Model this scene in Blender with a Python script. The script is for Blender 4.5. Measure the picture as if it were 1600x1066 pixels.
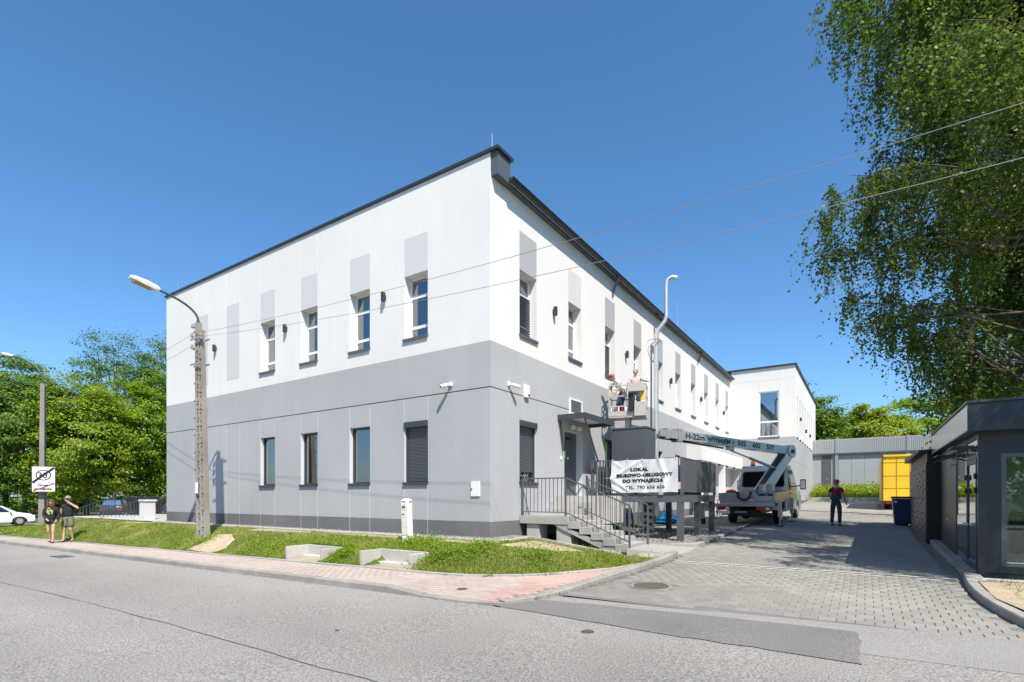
import bpy, bmesh, math, random
import numpy as np
from mathutils import Vector, Matrix, Euler

for o in list(bpy.data.objects): bpy.data.objects.remove(o, do_unlink=True)
SC = bpy.context.scene
COL = SC.collection
RAD = math.radians
random.seed(7)
# ------------------------------------------------------------------ camera, sky, sun, exposure
EYE = 0.98
cam = bpy.data.cameras.new('camera'); cam_o = bpy.data.objects.new('camera', cam); COL.objects.link(cam_o)
cam.lens = 18.53; cam.sensor_width = 36.0; cam.shift_y = 0.1525; cam.clip_start = .1; cam.clip_end = 3000
cam_o.location = (0, 0, EYE); cam_o.rotation_euler = (RAD(90), 0, math.atan2(550, 823.5))
SC.camera = cam_o
SUN = Vector((-1.3, 1.0, -2.2)).normalized()          # direction the sunlight travels
world = bpy.data.worlds.new('World'); SC.world = world; world.use_nodes = True
wn = world.node_tree.nodes; wl = world.node_tree.links
bg = wn['Background']; sky = wn.new('ShaderNodeTexSky'); sky.sky_type = 'NISHITA'; sky.sun_disc = False
sky.sun_elevation = math.asin(-SUN.z); sky.sun_rotation = math.atan2(-SUN.x, -SUN.y)
sky.altitude = 100; sky.air_density = 1.0; sky.dust_density = 0.9; sky.ozone_density = 8.5
hs = wn.new('ShaderNodeHueSaturation'); hs.inputs['Saturation'].default_value = 1.08; hs.inputs['Hue'].default_value = .494
wl.new(sky.outputs[0], hs.inputs['Color']); wl.new(hs.outputs[0], bg.inputs[0]); bg.inputs[1].default_value = 0.115
sl = bpy.data.lights.new('sun', 'SUN'); sl.energy = 4.3; sl.angle = RAD(.53); sl.color = (1, .93, .83)
so = bpy.data.objects.new('sun', sl); COL.objects.link(so); so.location = (20, -20, 40)
so.rotation_euler = SUN.to_track_quat('-Z', 'Y').to_euler()
SC.view_settings.view_transform = 'Standard'; SC.view_settings.look = 'None'
SC.view_settings.exposure = 0.8; SC.view_settings.gamma = 1.0; SC.view_settings.use_curve_mapping = False
SC.render.engine = 'CYCLES'; SC.cycles.transparent_max_bounces = 16; SC.cycles.max_bounces = 8

# ------------------------------------------------------------------ materials
MATS = {}
def M(name, col, rough=.6, metal=0.0, var=.10, scale=6.0, bump=0.0, bscale=60.0, spec=.5, coat=0.0, isl=0.0, fine=0.0, stain=0.0, streak=0.0):
    """Principled material with noise-driven colour variation, optional fine speckle, bump and per-piece variation."""
    if name in MATS: return MATS[name]
    m = bpy.data.materials.new(name); m.use_nodes = True; MATS[name] = m
    nt = m.node_tree; N = nt.nodes; L = nt.links; b = N['Principled BSDF']
    b.inputs['Roughness'].default_value = rough; b.inputs['Metallic'].default_value = metal
    b.inputs['Specular IOR Level'].default_value = spec; b.inputs['Coat Weight'].default_value = coat
    geo = N.new('ShaderNodeNewGeometry')
    def noise(sc, det=4.0):
        n = N.new('ShaderNodeTexNoise'); n.inputs['Scale'].default_value = sc; n.inputs['Detail'].default_value = det
        L.new(geo.outputs['Position'], n.inputs['Vector']); return n.outputs['Fac']
    def math_(op, a, b2, c=None):
        k = N.new('ShaderNodeMath'); k.operation = op
        for i, v in enumerate((a, b2) + ((c,) if c is not None else ())):
            if isinstance(v, (int, float)): k.inputs[i].default_value = v
            else: L.new(v, k.inputs[i])
        return k.outputs[0]
    val = math_('MULTIPLY_ADD', noise(scale), var * 2, 1.0 - var)
    if fine:
        s0 = N.new('ShaderNodeMapRange'); L.new(noise(bscale, 2.0), s0.inputs[0])
        s0.inputs[1].default_value = .32; s0.inputs[2].default_value = .68; s0.inputs[3].default_value = 1 - fine; s0.inputs[4].default_value = 1 + fine
        val = math_('MULTIPLY', val, s0.outputs[0])
    if stain:
        s = N.new('ShaderNodeMapRange'); L.new(noise(scale * .13, 6.0), s.inputs[0])
        s.inputs[1].default_value = .38; s.inputs[2].default_value = .66; s.inputs[3].default_value = 1 - stain; s.inputs[4].default_value = 1 + stain * .5
        val = math_('MULTIPLY', val, s.outputs[0])
    if streak:
        mp = N.new('ShaderNodeMapping'); mp.inputs['Scale'].default_value = (2.2, 2.2, .16); L.new(geo.outputs['Position'], mp.inputs['Vector'])
        n2 = N.new('ShaderNodeTexNoise'); n2.inputs['Scale'].default_value = 1.6; n2.inputs['Detail'].default_value = 7; n2.inputs['Roughness'].default_value = .62; L.new(mp.outputs[0], n2.inputs['Vector'])
        val = math_('MULTIPLY', val, math_('MULTIPLY_ADD', n2.outputs[0], streak * 2, 1 - streak))
    if isl:
        oi = N.new('ShaderNodeObjectInfo')
        r = math_('FRACT', math_('ADD', geo.outputs['Random Per Island'], oi.outputs['Random']), 0)
        val = math_('MULTIPLY', val, math_('MULTIPLY_ADD', r, isl * 2, 1 - isl))
    mx = N.new('ShaderNodeMix'); mx.data_type = 'RGBA'; mx.blend_type = 'MULTIPLY'; mx.inputs[0].default_value = 1
    mx.inputs[6].default_value = (*col, 1); L.new(val, mx.inputs[7]); L.new(mx.outputs[2], b.inputs['Base Color'])
    if bump:
        bp = N.new('ShaderNodeBump'); bp.inputs['Strength'].default_value = bump; bp.inputs['Distance'].default_value = .01
        L.new(noise(bscale, 3.0), bp.inputs['Height']); L.new(bp.outputs[0], b.inputs['Normal'])
    return m
def glass_mat(name, tint=(.55, .6, .62), ior=1.5, extra=.06):
    if name in MATS: return MATS[name]
    m = bpy.data.materials.new(name); m.use_nodes = True; MATS[name] = m
    N = m.node_tree.nodes; L = m.node_tree.links; N.remove(N['Principled BSDF']); out = N['Material Output']
    t = N.new('ShaderNodeBsdfTransparent'); t.inputs[0].default_value = (*tint, 1)
    g = N.new('ShaderNodeBsdfGlossy'); g.inputs['Roughness'].default_value = .015; g.inputs['Color'].default_value = (.9, .93, .95, 1)
    f = N.new('ShaderNodeFresnel'); f.inputs[0].default_value = ior
    a = N.new('ShaderNodeMath'); a.operation = 'MULTIPLY_ADD'; a.inputs[1].default_value = 1.6; a.inputs[2].default_value = extra
    a.use_clamp = True; L.new(f.outputs[0], a.inputs[0])
    x = N.new('ShaderNodeMixShader'); L.new(a.outputs[0], x.inputs[0]); L.new(t.outputs[0], x.inputs[1]); L.new(g.outputs[0], x.inputs[2])
    L.new(x.outputs[0], out.inputs[0]); return m
def leaf_mat(name, c1, c2, trans=.35, gloss=.025):
    m = bpy.data.materials.new(name); m.use_nodes = True; MATS[name] = m
    N = m.node_tree.nodes; L = m.node_tree.links; N.remove(N['Principled BSDF']); out = N['Material Output']
    geo = N.new('ShaderNodeNewGeometry'); rp = N.new('ShaderNodeMix'); rp.data_type = 'RGBA'
    rp.inputs[6].default_value = (*c1, 1); rp.inputs[7].default_value = (*c2, 1)
    n = N.new('ShaderNodeTexNoise'); n.inputs['Scale'].default_value = .5; L.new(geo.outputs['Position'], n.inputs['Vector'])
    ad = N.new('ShaderNodeMath'); ad.operation = 'MULTIPLY_ADD'; ad.inputs[1].default_value = .6; L.new(geo.outputs['Random Per Island'], ad.inputs[0])
    sb = N.new('ShaderNodeMath'); sb.operation = 'SUBTRACT'; L.new(n.outputs[0], sb.inputs[0]); sb.inputs[1].default_value = .3
    L.new(sb.outputs[0], ad.inputs[2]); ad.use_clamp = True; L.new(ad.outputs[0], rp.inputs[0])
    d = N.new('ShaderNodeBsdfDiffuse'); t = N.new('ShaderNodeBsdfTranslucent'); g = N.new('ShaderNodeBsdfGlossy'); g.inputs['Roughness'].default_value = .45
    g.inputs['Color'].default_value = (.6, .65, .6, 1)
    L.new(rp.outputs[2], d.inputs[0])
    br = N.new('ShaderNodeMix'); br.data_type = 'RGBA'; br.blend_type = 'MULTIPLY'; br.inputs[0].default_value = 1
    L.new(rp.outputs[2], br.inputs[6]); br.inputs[7].default_value = (1.5, 1.55, .7, 1); L.new(br.outputs[2], t.inputs[0])
    x = N.new('ShaderNodeMixShader'); x.inputs[0].default_value = trans; L.new(d.outputs[0], x.inputs[1]); L.new(t.outputs[0], x.inputs[2])
    y = N.new('ShaderNodeMixShader'); y.inputs[0].default_value = gloss; L.new(x.outputs[0], y.inputs[1]); L.new(g.outputs[0], y.inputs[2])
    L.new(y.outputs[0], out.inputs[0]); return m
def emit_mat(name, col, s):
    m = bpy.data.materials.new(name); m.use_nodes = True; b = m.node_tree.nodes['Principled BSDF']
    b.inputs['Base Color'].default_value = (*col, 1); b.inputs['Emission Color'].default_value = (*col, 1); b.inputs['Emission Strength'].default_value = s
    return m

WHITE = M('white_render', (.70, .688, .665), .85, var=.03, scale=1.3, bump=.12, bscale=120, spec=.2, stain=.05, streak=.05)
GREY = M('grey_render', (.39, .395, .405), .85, var=.05, scale=1.6, bump=.12, bscale=120, spec=.2, stain=.07, streak=.07)
PLINTH = M('plinth_render', (.165, .165, .17), .85, var=.08, scale=3, bump=.25, bscale=180, spec=.2, stain=.16, streak=.12)
GROOVE = M('groove_light', (.60, .61, .62), .85, var=.04)
CORE_LOW = M('reveal_light', (.55, .56, .575), .85, var=.04)
LGREY = M('panel_light_grey', (.55, .55, .545), .85, var=.03, bump=.12, bscale=160, spec=.2)
MGREY = M('panel_mid_grey', (.36, .365, .37), .85, var=.04, bump=.12, bscale=160, spec=.2)
DARK = M('dark_trim', (.028, .031, .036), .45, var=.1)
ANTH = M('anthracite_metal', (.045, .052, .062), .42, metal=.0, var=.08, scale=3)
ANTH2 = M('slate_grey_metal', (.085, .095, .11), .45, var=.08, scale=3)
SILVER = M('silver_paint', (.42, .435, .45), .32, metal=.55, var=.08, scale=4, coat=.2)
ALU = M('brushed_steel', (.58, .585, .59), .42, metal=.6, var=.1, scale=5)
GALV = M('galvanised_steel', (.42, .44, .46), .45, metal=.6, var=.15, scale=9)
CONC = M('concrete', (.36, .345, .32), .9, var=.14, scale=7, bump=.3, bscale=90, spec=.25, stain=.12)
CONC_L = M('pale_concrete', (.44, .42, .385), .9, var=.12, scale=7, bump=.3, bscale=90, spec=.25, stain=.12)
KERB = M('kerb_concrete', (.30, .285, .26), .92, var=.18, scale=9, bump=.35, bscale=90, spec=.2, stain=.15, isl=.08)
RUBBER = M('rubber', (.018, .018, .019), .75, var=.15)
BLACK = M('black_plastic', (.012, .012, .013), .45, var=.1)
WPLAST = M('white_plastic', (.74, .74, .73), .4, var=.03)
WPVC = M('white_window_frame', (.76, .77, .77), .35, var=.02)
APVC = M('anthracite_window_frame', (.035, .04, .046), .4, var=.05)
GLASS = glass_mat('window_glass', (.84, .89, .90), 1.52, .20)
GLASSC = glass_mat('vehicle_glass', (.18, .22, .23), 1.5, .05)
INTER = M('interior_wall', (.30, .30, .29), .9, var=.05)
CURT = M('roller_blind', (.72, .72, .68), .9, var=.03)
REDL = M('red_lens', (.42, .012, .015), .2, coat=.5)
ORANGE = M('orange_lens', (.85, .16, .01), .25, coat=.4)

# ------------------------------------------------------------------ mesh and object helpers
ORG = {}
def link(o, parent=None):
    COL.objects.link(o)
    if parent is not None: o.parent = parent
    return o
def tag(o, label, cat, group=None):
    o['label'] = label; o['category'] = cat
    if group: o['group'] = group
    return o
def thing(name, label, cat, loc=(0, 0, 0), group=None, rotz=0.0, local=False):
    o = bpy.data.objects.new(name, None); COL.objects.link(o); o.location = loc; o.rotation_euler = (0, 0, rotz)
    o.empty_display_size = .2
    ORG[o.name] = Vector((0, 0, 0)) if local else Vector(loc)
    return tag(o, label, cat, group)
class MB:
    def __init__(s): s.v = []; s.f = []; s.mi = []; s.cur = 0
    def add(s, vs, fs):
        n = len(s.v); s.v += [tuple(v) for v in vs]; s.f += [tuple(i + n for i in f) for f in fs]; s.mi += [s.cur] * len(fs); return s
    def box(s, x0, x1, y0, y1, z0, z1):
        x0, x1 = sorted((x0, x1)); y0, y1 = sorted((y0, y1)); z0, z1 = sorted((z0, z1))
        return s.add([(x, y, z) for z in (z0, z1) for y in (y0, y1) for x in (x0, x1)],
                     [(0, 2, 3, 1), (4, 5, 7, 6), (0, 1, 5, 4), (2, 6, 7, 3), (0, 4, 6, 2), (1, 3, 7, 5)])
    def obox(s, c, size, mat):
        hx, hy, hz = [k / 2 for k in size]; c = Vector(c)
        return s.add([c + mat @ Vector((x, y, z)) for z in (-hz, hz) for y in (-hy, hy) for x in (-hx, hx)],
                     [(0, 2, 3, 1), (4, 5, 7, 6), (0, 1, 5, 4), (2, 6, 7, 3), (0, 4, 6, 2), (1, 3, 7, 5)])
    def beam(s, p0, p1, w, h, up=(0, 0, 1), w1=None, h1=None):
        p0 = Vector(p0); p1 = Vector(p1); d = (p1 - p0).normalized(); sd = d.cross(Vector(up))
        if sd.length < 1e-4: sd = d.cross(Vector((0, 1, 0)))
        sd.normalize(); u = sd.cross(d); vs = []
        for p, ww, hh in ((p0, w, h), (p1, w1 or w, h1 or h)):
            vs += [p + sd * a * ww / 2 + u * b * hh / 2 for a, b in ((-1, -1), (1, -1), (1, 1), (-1, 1))]
        return s.add(vs, [(3, 2, 1, 0), (4, 5, 6, 7), (0, 1, 5, 4), (1, 2, 6, 5), (2, 3, 7, 6), (3, 0, 4, 7)])
    def tube(s, pts, r, n=10, cap=True):
        pts = [Vector(p) for p in pts]; k = len(pts); rs = r if isinstance(r, (list, tuple)) else [r] * k
        rings = []; ref = None
        for i, p in enumerate(pts):
            d = (pts[min(i + 1, k - 1)] - pts[max(i - 1, 0)]).normalized()
            if ref is None:
                ref = Vector((0, 0, 1)) if abs(d.z) < .9 else Vector((1, 0, 0))
            a = d.cross(ref); a.normalize(); b = a.cross(d).normalized(); ref = b
            rings.append([p + (a * math.cos(2 * math.pi * j / n) + b * math.sin(2 * math.pi * j / n)) * rs[i] for j in range(n)])
        vs = [v for rg in rings for v in rg]; fs = []
        for i in range(k - 1):
            for j in range(n):
                j2 = (j + 1) % n; fs.append((i * n + j, i * n + j2, (i + 1) * n + j2, (i + 1) * n + j))
        if cap: fs += [tuple(range(n - 1, -1, -1)), tuple(range((k - 1) * n, k * n))]
        return s.add(vs, fs)
    def cyl(s, p0, p1, r, r1=None, n=14): return s.tube([p0, p1], [r, r if r1 is None else r1], n)
    def prism(s, poly, z0, z1):
        """poly of (x,y); z0,z1 numbers or functions of (x,y)"""
        f0 = z0 if callable(z0) else (lambda x, y: z0); f1 = z1 if callable(z1) else (lambda x, y: z1); n = len(poly)
        return s.add([(x, y, f0(x, y)) for x, y in poly] + [(x, y, f1(x, y)) for x, y in poly],
                     [tuple(range(n - 1, -1, -1)), tuple(range(n, 2 * n))] + [(i, (i + 1) % n, (i + 1) % n + n, i + n) for i in range(n)])
    def ball(s, c, r, nu=10, nv=7):
        rx, ry, rz = r if isinstance(r, (tuple, list)) else (r, r, r); vs = [(c[0], c[1], c[2] - rz)]
        for i in range(1, nv):
            t = math.pi * i / nv - math.pi / 2
            vs += [(c[0] + rx * math.cos(t) * math.cos(2 * math.pi * j / nu), c[1] + ry * math.cos(t) * math.sin(2 * math.pi * j / nu), c[2] + rz * math.sin(t)) for j in range(nu)]
        vs.append((c[0], c[1], c[2] + rz)); e = len(vs) - 1; fs = [(0, 1 + (j + 1) % nu, 1 + j) for j in range(nu)]
        for i in range(nv - 2):
            for j in range(nu):
                a = 1 + i * nu + j; b = 1 + i * nu + (j + 1) % nu; fs.append((a, b, b + nu, a + nu))
        fs += [(e, 1 + (nv - 2) * nu + j, 1 + (nv - 2) * nu + (j + 1) % nu) for j in range(nu)]
        return s.add(vs, fs)
    def mesh(s, name, mats, org, smooth=False, bevel=0.0):
        me = bpy.data.meshes.new(name); o = Vector(org)
        me.from_pydata([tuple(Vector(v) - o) for v in s.v], [], s.f)
        for m in (mats if isinstance(mats, (list, tuple)) else [mats]): me.materials.append(m)
        if any(s.mi): me.polygons.foreach_set('material_index', s.mi)
        bm = bmesh.new(); bm.from_mesh(me); bmesh.ops.recalc_face_normals(bm, faces=bm.faces)
        if bevel:
            ed = [e for e in bm.edges if len(e.link_faces) == 2 and e.calc_face_angle(0) > .5]
            bmesh.ops.bevel(bm, geom=ed, offset=bevel, segments=2, profile=.6, affect='EDGES', clamp_overlap=True)
        bm.to_mesh(me); bm.free()
        if smooth:
            me.polygons.foreach_set('use_smooth', [True] * len(me.polygons))
            try: me.set_sharp_from_angle(angle=RAD(38))
            except Exception: pass
        me.update(); return me
    def build(s, name, mats, parent=None, smooth=False, bevel=0.0, kind=None, label=None, cat=None, group=None):
        if parent is not None: org = ORG[parent.name]; loc = (0, 0, 0)
        else:
            a = np.array(s.v); org = Vector(((a[:, 0].min() + a[:, 0].max()) / 2, (a[:, 1].min() + a[:, 1].max()) / 2, a[:, 2].min())); loc = org
        o = bpy.data.objects.new(name, s.mesh(name, mats, org, smooth, bevel)); o.location = loc
        link(o, parent); ORG[o.name] = Vector(org)
        if kind: o['kind'] = kind
        if label and cat: tag(o, label, cat, group)
        elif label: o['label'] = label
        return o
def copy_tree(o, parent=None):
    c = o.copy(); COL.objects.link(c)
    if parent is not None: c.parent = parent
    for ch in o.children: copy_tree(ch, c)
    return c
def np_mesh(name, V, Fq, mat, parent=None, kind=None, smooth=False, org=None):
    """fast mesh from numpy: V (n,3), Fq (m,k) faces of equal size"""
    org = np.array(org if org is not None else (ORG[parent.name] if parent is not None else (0, 0, 0)), dtype=np.float32)
    V = np.asarray(V, np.float32) - org; Fq = np.asarray(Fq, np.int32); k = Fq.shape[1]; m = len(Fq)
    me = bpy.data.meshes.new(name); me.vertices.add(len(V)); me.vertices.foreach_set('co', V.ravel())
    me.loops.add(m * k); me.loops.foreach_set('vertex_index', Fq.ravel())
    me.polygons.add(m); me.polygons.foreach_set('loop_start', np.arange(0, m * k, k, dtype=np.int32))
    me.polygons.foreach_set('loop_total', np.full(m, k, np.int32))
    if smooth: me.polygons.foreach_set('use_smooth', np.ones(m, bool))
    me.materials.append(mat); me.update(calc_edges=True); me.validate()
    o = bpy.data.objects.new(name, me); link(o, parent); ORG[o.name] = Vector(org)
    if parent is None: o.location = org
    if kind: o['kind'] = kind
    return o
def text(name, body, size, mtx, mat, parent, xs=1.0, bold=0.0, depth=.002, align='LEFT', shear=0.0, spacing=1.0):
    """flat lettering as a thin mesh; mtx places the text plane (x right, y up, z towards the reader) in parent space"""
    cu = bpy.data.curves.new(name, 'FONT'); cu.body = body; cu.size = size; cu.extrude = depth; cu.offset = bold; cu.align_x = align; cu.shear = shear; cu.space_character = spacing
    cu.resolution_u = 3
    t = bpy.data.objects.new(name + '_tmp', cu); COL.objects.link(t)
    dg = bpy.context.evaluated_depsgraph_get(); me = bpy.data.meshes.new_from_object(t.evaluated_get(dg))
    bpy.data.objects.remove(t, do_unlink=True); bpy.data.curves.remove(cu)
    me.transform(mtx @ Matrix.Diagonal((xs, 1, 1, 1))); me.materials.clear(); me.materials.append(mat)
    o = bpy.data.objects.new(name, me); link(o, parent); ORG[o.name] = ORG[parent.name]; return o
def frame_mtx(origin, xdir, ydir):
    x = Vector(xdir).normalized(); y = Vector(ydir).normalized(); z = x.cross(y).normalized(); y = z.cross(x)
    return Matrix(((x.x, y.x, z.x, origin[0]), (x.y, y.y, z.y, origin[1]), (x.z, y.z, z.z, origin[2]), (0, 0, 0, 1)))
def inside(poly, x, y):
    r = False; n = len(poly)
    for i in range(n):
        x0, y0 = poly[i]; x1, y1 = poly[i - 1]
        if (y0 > y) != (y1 > y) and x < (x1 - x0) * (y - y0) / (y1 - y0) + x0: r = not r
    return r
# ------------------------------------------------------------------ terrain heights
XW, YW = -7.49, 10.28            # right and front planes of the office building
def clamp(v, a, b): return a if v < a else b if v > b else v
def zr(x): return -.67 + .0115 * (clamp(x, -150, 60) + 6)              # road falls gently to the left
def zd(y, _=None): 
    if _ is not None: y = _
    return -.62 + .0345 * (clamp(y, 7.7, 47) - 7.7)            # driveway climbs to the rear
KY = 6.40                                                              # road edge of the pavement
def edge(x):                                                           # pavement / lawn edge
    if x < -7: return 7.95 - .0217 * (clamp(-x, 7, 40) - 7)
    for (a, b), (c, d) in zip(LE, LE[1:]):
        if a <= x <= c: return b + (d - b) * (x - a) / (c - a)
    return LE[-1][1]
LE = [(-7, 7.95), (-6.06, 8.15), (-5.18, 8.88), (-4.41, 10.19), (-3.88, 12.2)]
def lawn_top(x):
    if x > -6.8: return -.07 - .36 * clamp((x + 6.8) / 2.9, 0, 1)
    if x < -32: return -.06 - (.86 + .0115 * (clamp(-x, 32, 90) - 32)) * clamp((-x - 32) / 3.5, 0, 1) ** .8
    return -.06
def ground_z(x, y):
    base = zr(x) + .115
    if y <= KY: return zr(x) - .08
    if x > 1.6 and y < 11.4:
        if y < 6.6: return zr(x) - .1 if x < 9 else zr(x) + .08
        return -.56 if x < 9 else zr(x) + .1
    if x > -3.75:
        z = zd(y) - .05 if y > 7.7 else zr(x) - .06
        if y > 45: z += .16 * (min(y, 54) - 45)
        return z if x < 1.6 else (z + .12 if y < 24 else z - .02)
    e = edge(x)
    if y < e: return zr(x) - .10
    if x > XW and y > 13.0: return zd(y) - .03
    if x > -7.0 and y > np.interp(x, [-7, -6.1, -5, -4.5, -3.85], [11.35, 11.30, 11.40, 11.55, 12.75]) + .02: return -.25 - .3 * clamp((x + 6.8) / 2.9, 0, 1)
    if -32 < x < -7.0 and y > YW: return -.08
    if y < 8.74 and (-12.36 < x < -10.84 or -9.56 < x < -7.94): return zr(x) + .13
    t = clamp((y - e) / 2.1, 0, 1); tp = lawn_top(x)
    z = base + (tp - base) * (1 - (1 - t) ** 2)
    if x < -32 and y > 10: z += .018 * (min(y, 60) - 10) * clamp((-x - 32) / 4, 0, 1)
    if -32 < x < XW: z += .018 * math.sin(x * 2.1) * math.sin(y * 3.3)
    return z
def grid_mesh(name, xs, ys, fz, mat, kind='structure', keep=None):
    xs = np.asarray(xs); ys = np.asarray(ys); nx, ny = len(xs), len(ys)
    V = np.array([(x, y, fz(x, y)) for y in ys for x in xs]); F = []
    for j in range(ny - 1):
        for i in range(nx - 1):
            if keep is None or keep((xs[i] + xs[i + 1]) / 2, (ys[j] + ys[j + 1]) / 2):
                F.append((j * nx + i, j * nx + i + 1, (j + 1) * nx + i + 1, (j + 1) * nx + i))
    return np_mesh(name, V, F, mat, kind=kind, smooth=True)

# ground material: soil, straw and short turf mixed by noise
GRD = bpy.data.materials.new('turf_and_soil'); GRD.use_nodes = True
def _grd():
    N = GRD.node_tree.nodes; L = GRD.node_tree.links; b = N['Principled BSDF']; b.inputs['Roughness'].default_value = .95; b.inputs['Specular IOR Level'].default_value = .15
    g = N.new('ShaderNodeNewGeometry')
    def nz(s, d=5):
        n = N.new('ShaderNodeTexNoise'); n.inputs['Scale'].default_value = s; n.inputs['Detail'].default_value = d; L.new(g.outputs['Position'], n.inputs['Vector']); return n
    a = N.new('ShaderNodeValToRGB'); L.new(nz(1.1).outputs[0], a.inputs[0])
    a.color_ramp.elements[0].position = .38; a.color_ramp.elements[0].color = (.055, .095, .016, 1)
    a.color_ramp.elements[1].position = .66; a.color_ramp.elements[1].color = (.24, .20, .10, 1)
    e = a.color_ramp.elements.new(.54); e.color = (.10, .125, .03, 1)
    m = N.new('ShaderNodeMix'); m.data_type = 'RGBA'; m.blend_type = 'MULTIPLY'; m.inputs[0].default_value = 1
    L.new(a.outputs[0], m.inputs[6]); r = N.new('ShaderNodeMapRange'); L.new(nz(38, 3).outputs[0], r.inputs[0]); r.inputs[3].default_value = .55; r.inputs[4].default_value = 1.4
    L.new(r.outputs[0], m.inputs[7]); L.new(m.outputs[2], b.inputs['Base Color'])
    bp = N.new('ShaderNodeBump'); bp.inputs['Strength'].default_value = .7; bp.inputs['Distance'].default_value = .04; L.new(nz(22, 4).outputs[0], bp.inputs['Height']); L.new(bp.outputs[0], b.inputs['Normal'])
_grd()
def span(a, b, st): return list(np.arange(a, b, st))
xs = [-900, -500, -300, -200, -150, -120, -100, -85, -75, -66] + span(-60, -36, 1.0) + span(-36, -3.8, .3) + span(-3.75, 2, .5) + span(2, 16, 1) + [18, 24, 34, 50, 80, 140, 250, 500, 900]
ys = [-600, -200, -60, -20, 0, 6.3, 6.41] + span(6.6, 13, .2) + span(13, 34, 1) + span(34, 62, 2) + [66, 75, 90, 120, 180, 300, 600, 1200]
ground = grid_mesh('ground', xs, ys, ground_z, GRD)

# ------------------------------------------------------------------ road
ROADM = M('asphalt', (.272, .258, .238), .92, var=.08, scale=.7, bump=.8, bscale=48, spec=.25, fine=.42, stain=.10)
ROADD = M('asphalt_patch_dark', (.182, .174, .162), .92, var=.16, scale=1.2, bump=.6, bscale=55, spec=.25, fine=.30, stain=.12)
ROADL = M('asphalt_patch_pale', (.26, .25, .232), .92, var=.10, scale=1.5, bump=.6, bscale=60, spec=.25, fine=.28)
SEAM = M('asphalt_seam', (.045, .043, .042), .9, var=.3, scale=9)
xr = [-400, -200, -150] + span(-120, 60, 6) + [61, 120, 300]
road = grid_mesh('road', xr, [-9, -6, -3, 0, 3, 5, KY], lambda x, y: zr(x), ROADM)
grid_mesh('far_pavement', xr, [-11.5, -9], lambda x, y: zr(x) + .1, M('far_paving', (.3, .28, .27), .9, var=.1))
PATCH = []
_r = random.Random(12)
for (ax, ay), (bx2, by2) in (((-4.7, 6.46), (-2.25, 6.12)), ((-2.25, 6.12), (-.02, 5.98)), ((-.02, 5.98), (-.06, 7.38)), ((-.06, 7.38), (-2.2, 7.34)), ((-2.2, 7.34), (-4.2, 7.2)), ((-4.2, 7.2), (-4.7, 6.46))):
    for k in range(9): PATCH.append((ax + (bx2 - ax) * k / 9 + _r.uniform(-.03, .03), ay + (by2 - ay) * k / 9 + _r.uniform(-.025, .025)))
def road_bands(m):
    """kerb-side dust and worn wheel tracks across the width of the road"""
    N = m.node_tree.nodes; L = m.node_tree.links; b = N['Principled BSDF']; src = b.inputs['Base Color'].links[0].from_socket
    g = N.new('ShaderNodeNewGeometry'); sp = N.new('ShaderNodeSeparateXYZ'); L.new(g.outputs['Position'], sp.inputs[0])
    n = N.new('ShaderNodeTexNoise'); n.inputs['Scale'].default_value = .6; n.inputs['Detail'].default_value = 5; L.new(g.outputs['Position'], n.inputs['Vector'])
    a = N.new('ShaderNodeMath'); a.operation = 'MULTIPLY_ADD'; a.inputs[1].default_value = 1.4; L.new(n.outputs[0], a.inputs[0]); L.new(sp.outputs['Y'], a.inputs[2])
    r = N.new('ShaderNodeMapRange'); L.new(a.outputs[0], r.inputs[0]); r.inputs[1].default_value = -8; r.inputs[2].default_value = 8
    c = N.new('ShaderNodeValToRGB'); L.new(r.outputs[0], c.inputs[0]); e = c.color_ramp.elements
    def v(y): return (y + 8) / 16
    e[0].position = 0; e[0].color = (.9,) * 3 + (1,); e[1].position = 1; e[1].color = (1.0,) * 3 + (1,)
    for y, k in ((1.0, .92), (2.1, .80), (3.2, .93), (4.6, .82), (5.7, .90), (6.5, 1.0), (7.1, 1.0)):
        q = e.new(v(y)); q.color = (k, k, k, 1)
    x = N.new('ShaderNodeMix'); x.data_type = 'RGBA'; x.blend_type = 'MULTIPLY'; x.inputs[0].default_value = 1
    L.new(src, x.inputs[6]); L.new(c.outputs[0], x.inputs[7]); L.new(x.outputs[2], b.inputs['Base Color'])
road_bands(ROADM)
_r = random.Random(31)
for (tx, ty, tr) in ((-3.35, 2.1, .06), (-3.2, 2.2, .03), (-3.55, 1.95, .035), (-1.75, 2.5, .03), (-5.4, 4.2, .03)):
    pts = [(tx + tr * _r.uniform(.5, 1.3) * math.cos(2 * math.pi * k / 11) * 1.5, ty + tr * _r.uniform(.5, 1.3) * math.sin(2 * math.pi * k / 11)) for k in range(11)]
    MB().add([(x, y, zr(x) + .004) for x, y in pts], [tuple(range(11))]).build('tar_spot', SEAM, road)
# apron of asphalt between road and driveway paving
apron = MB(); 
def sheet(poly, fz, dz): return ([(x, y, fz(x, y) + dz) for x, y in poly], [tuple(range(len(poly)))])
apron.add(*sheet([(-4.5, KY - .02), (1.75, KY - .02), (2.6, 7.2), (1.9, 7.86), (-4.2, 7.62)], lambda x, y: zr(x), .0035)).build('apron', ROADL, kind='structure')
MB().add(*sheet(PATCH, lambda x, y: zr(x), .009)).build('asphalt_patch', ROADD, kind='structure')
sm = MB(); rs = random.Random(3); prev = None
for i in range(60):
    x = -34 + i * .55; y = 3.22 + .05 * math.sin(x * .5) + rs.uniform(-.02, .02); w = rs.uniform(.003, .010)
    if prev: sm.add([(prev[0], prev[1] - prev[2], zr(prev[0]) + .004), (x, y - w, zr(x) + .004), (x, y + w, zr(x) + .004), (prev[0], prev[1] + prev[2], zr(prev[0]) + .004)], [(0, 1, 2, 3)])
    prev = (x, y, w)
sm.build('road_seam', SEAM, kind='structure')
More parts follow.
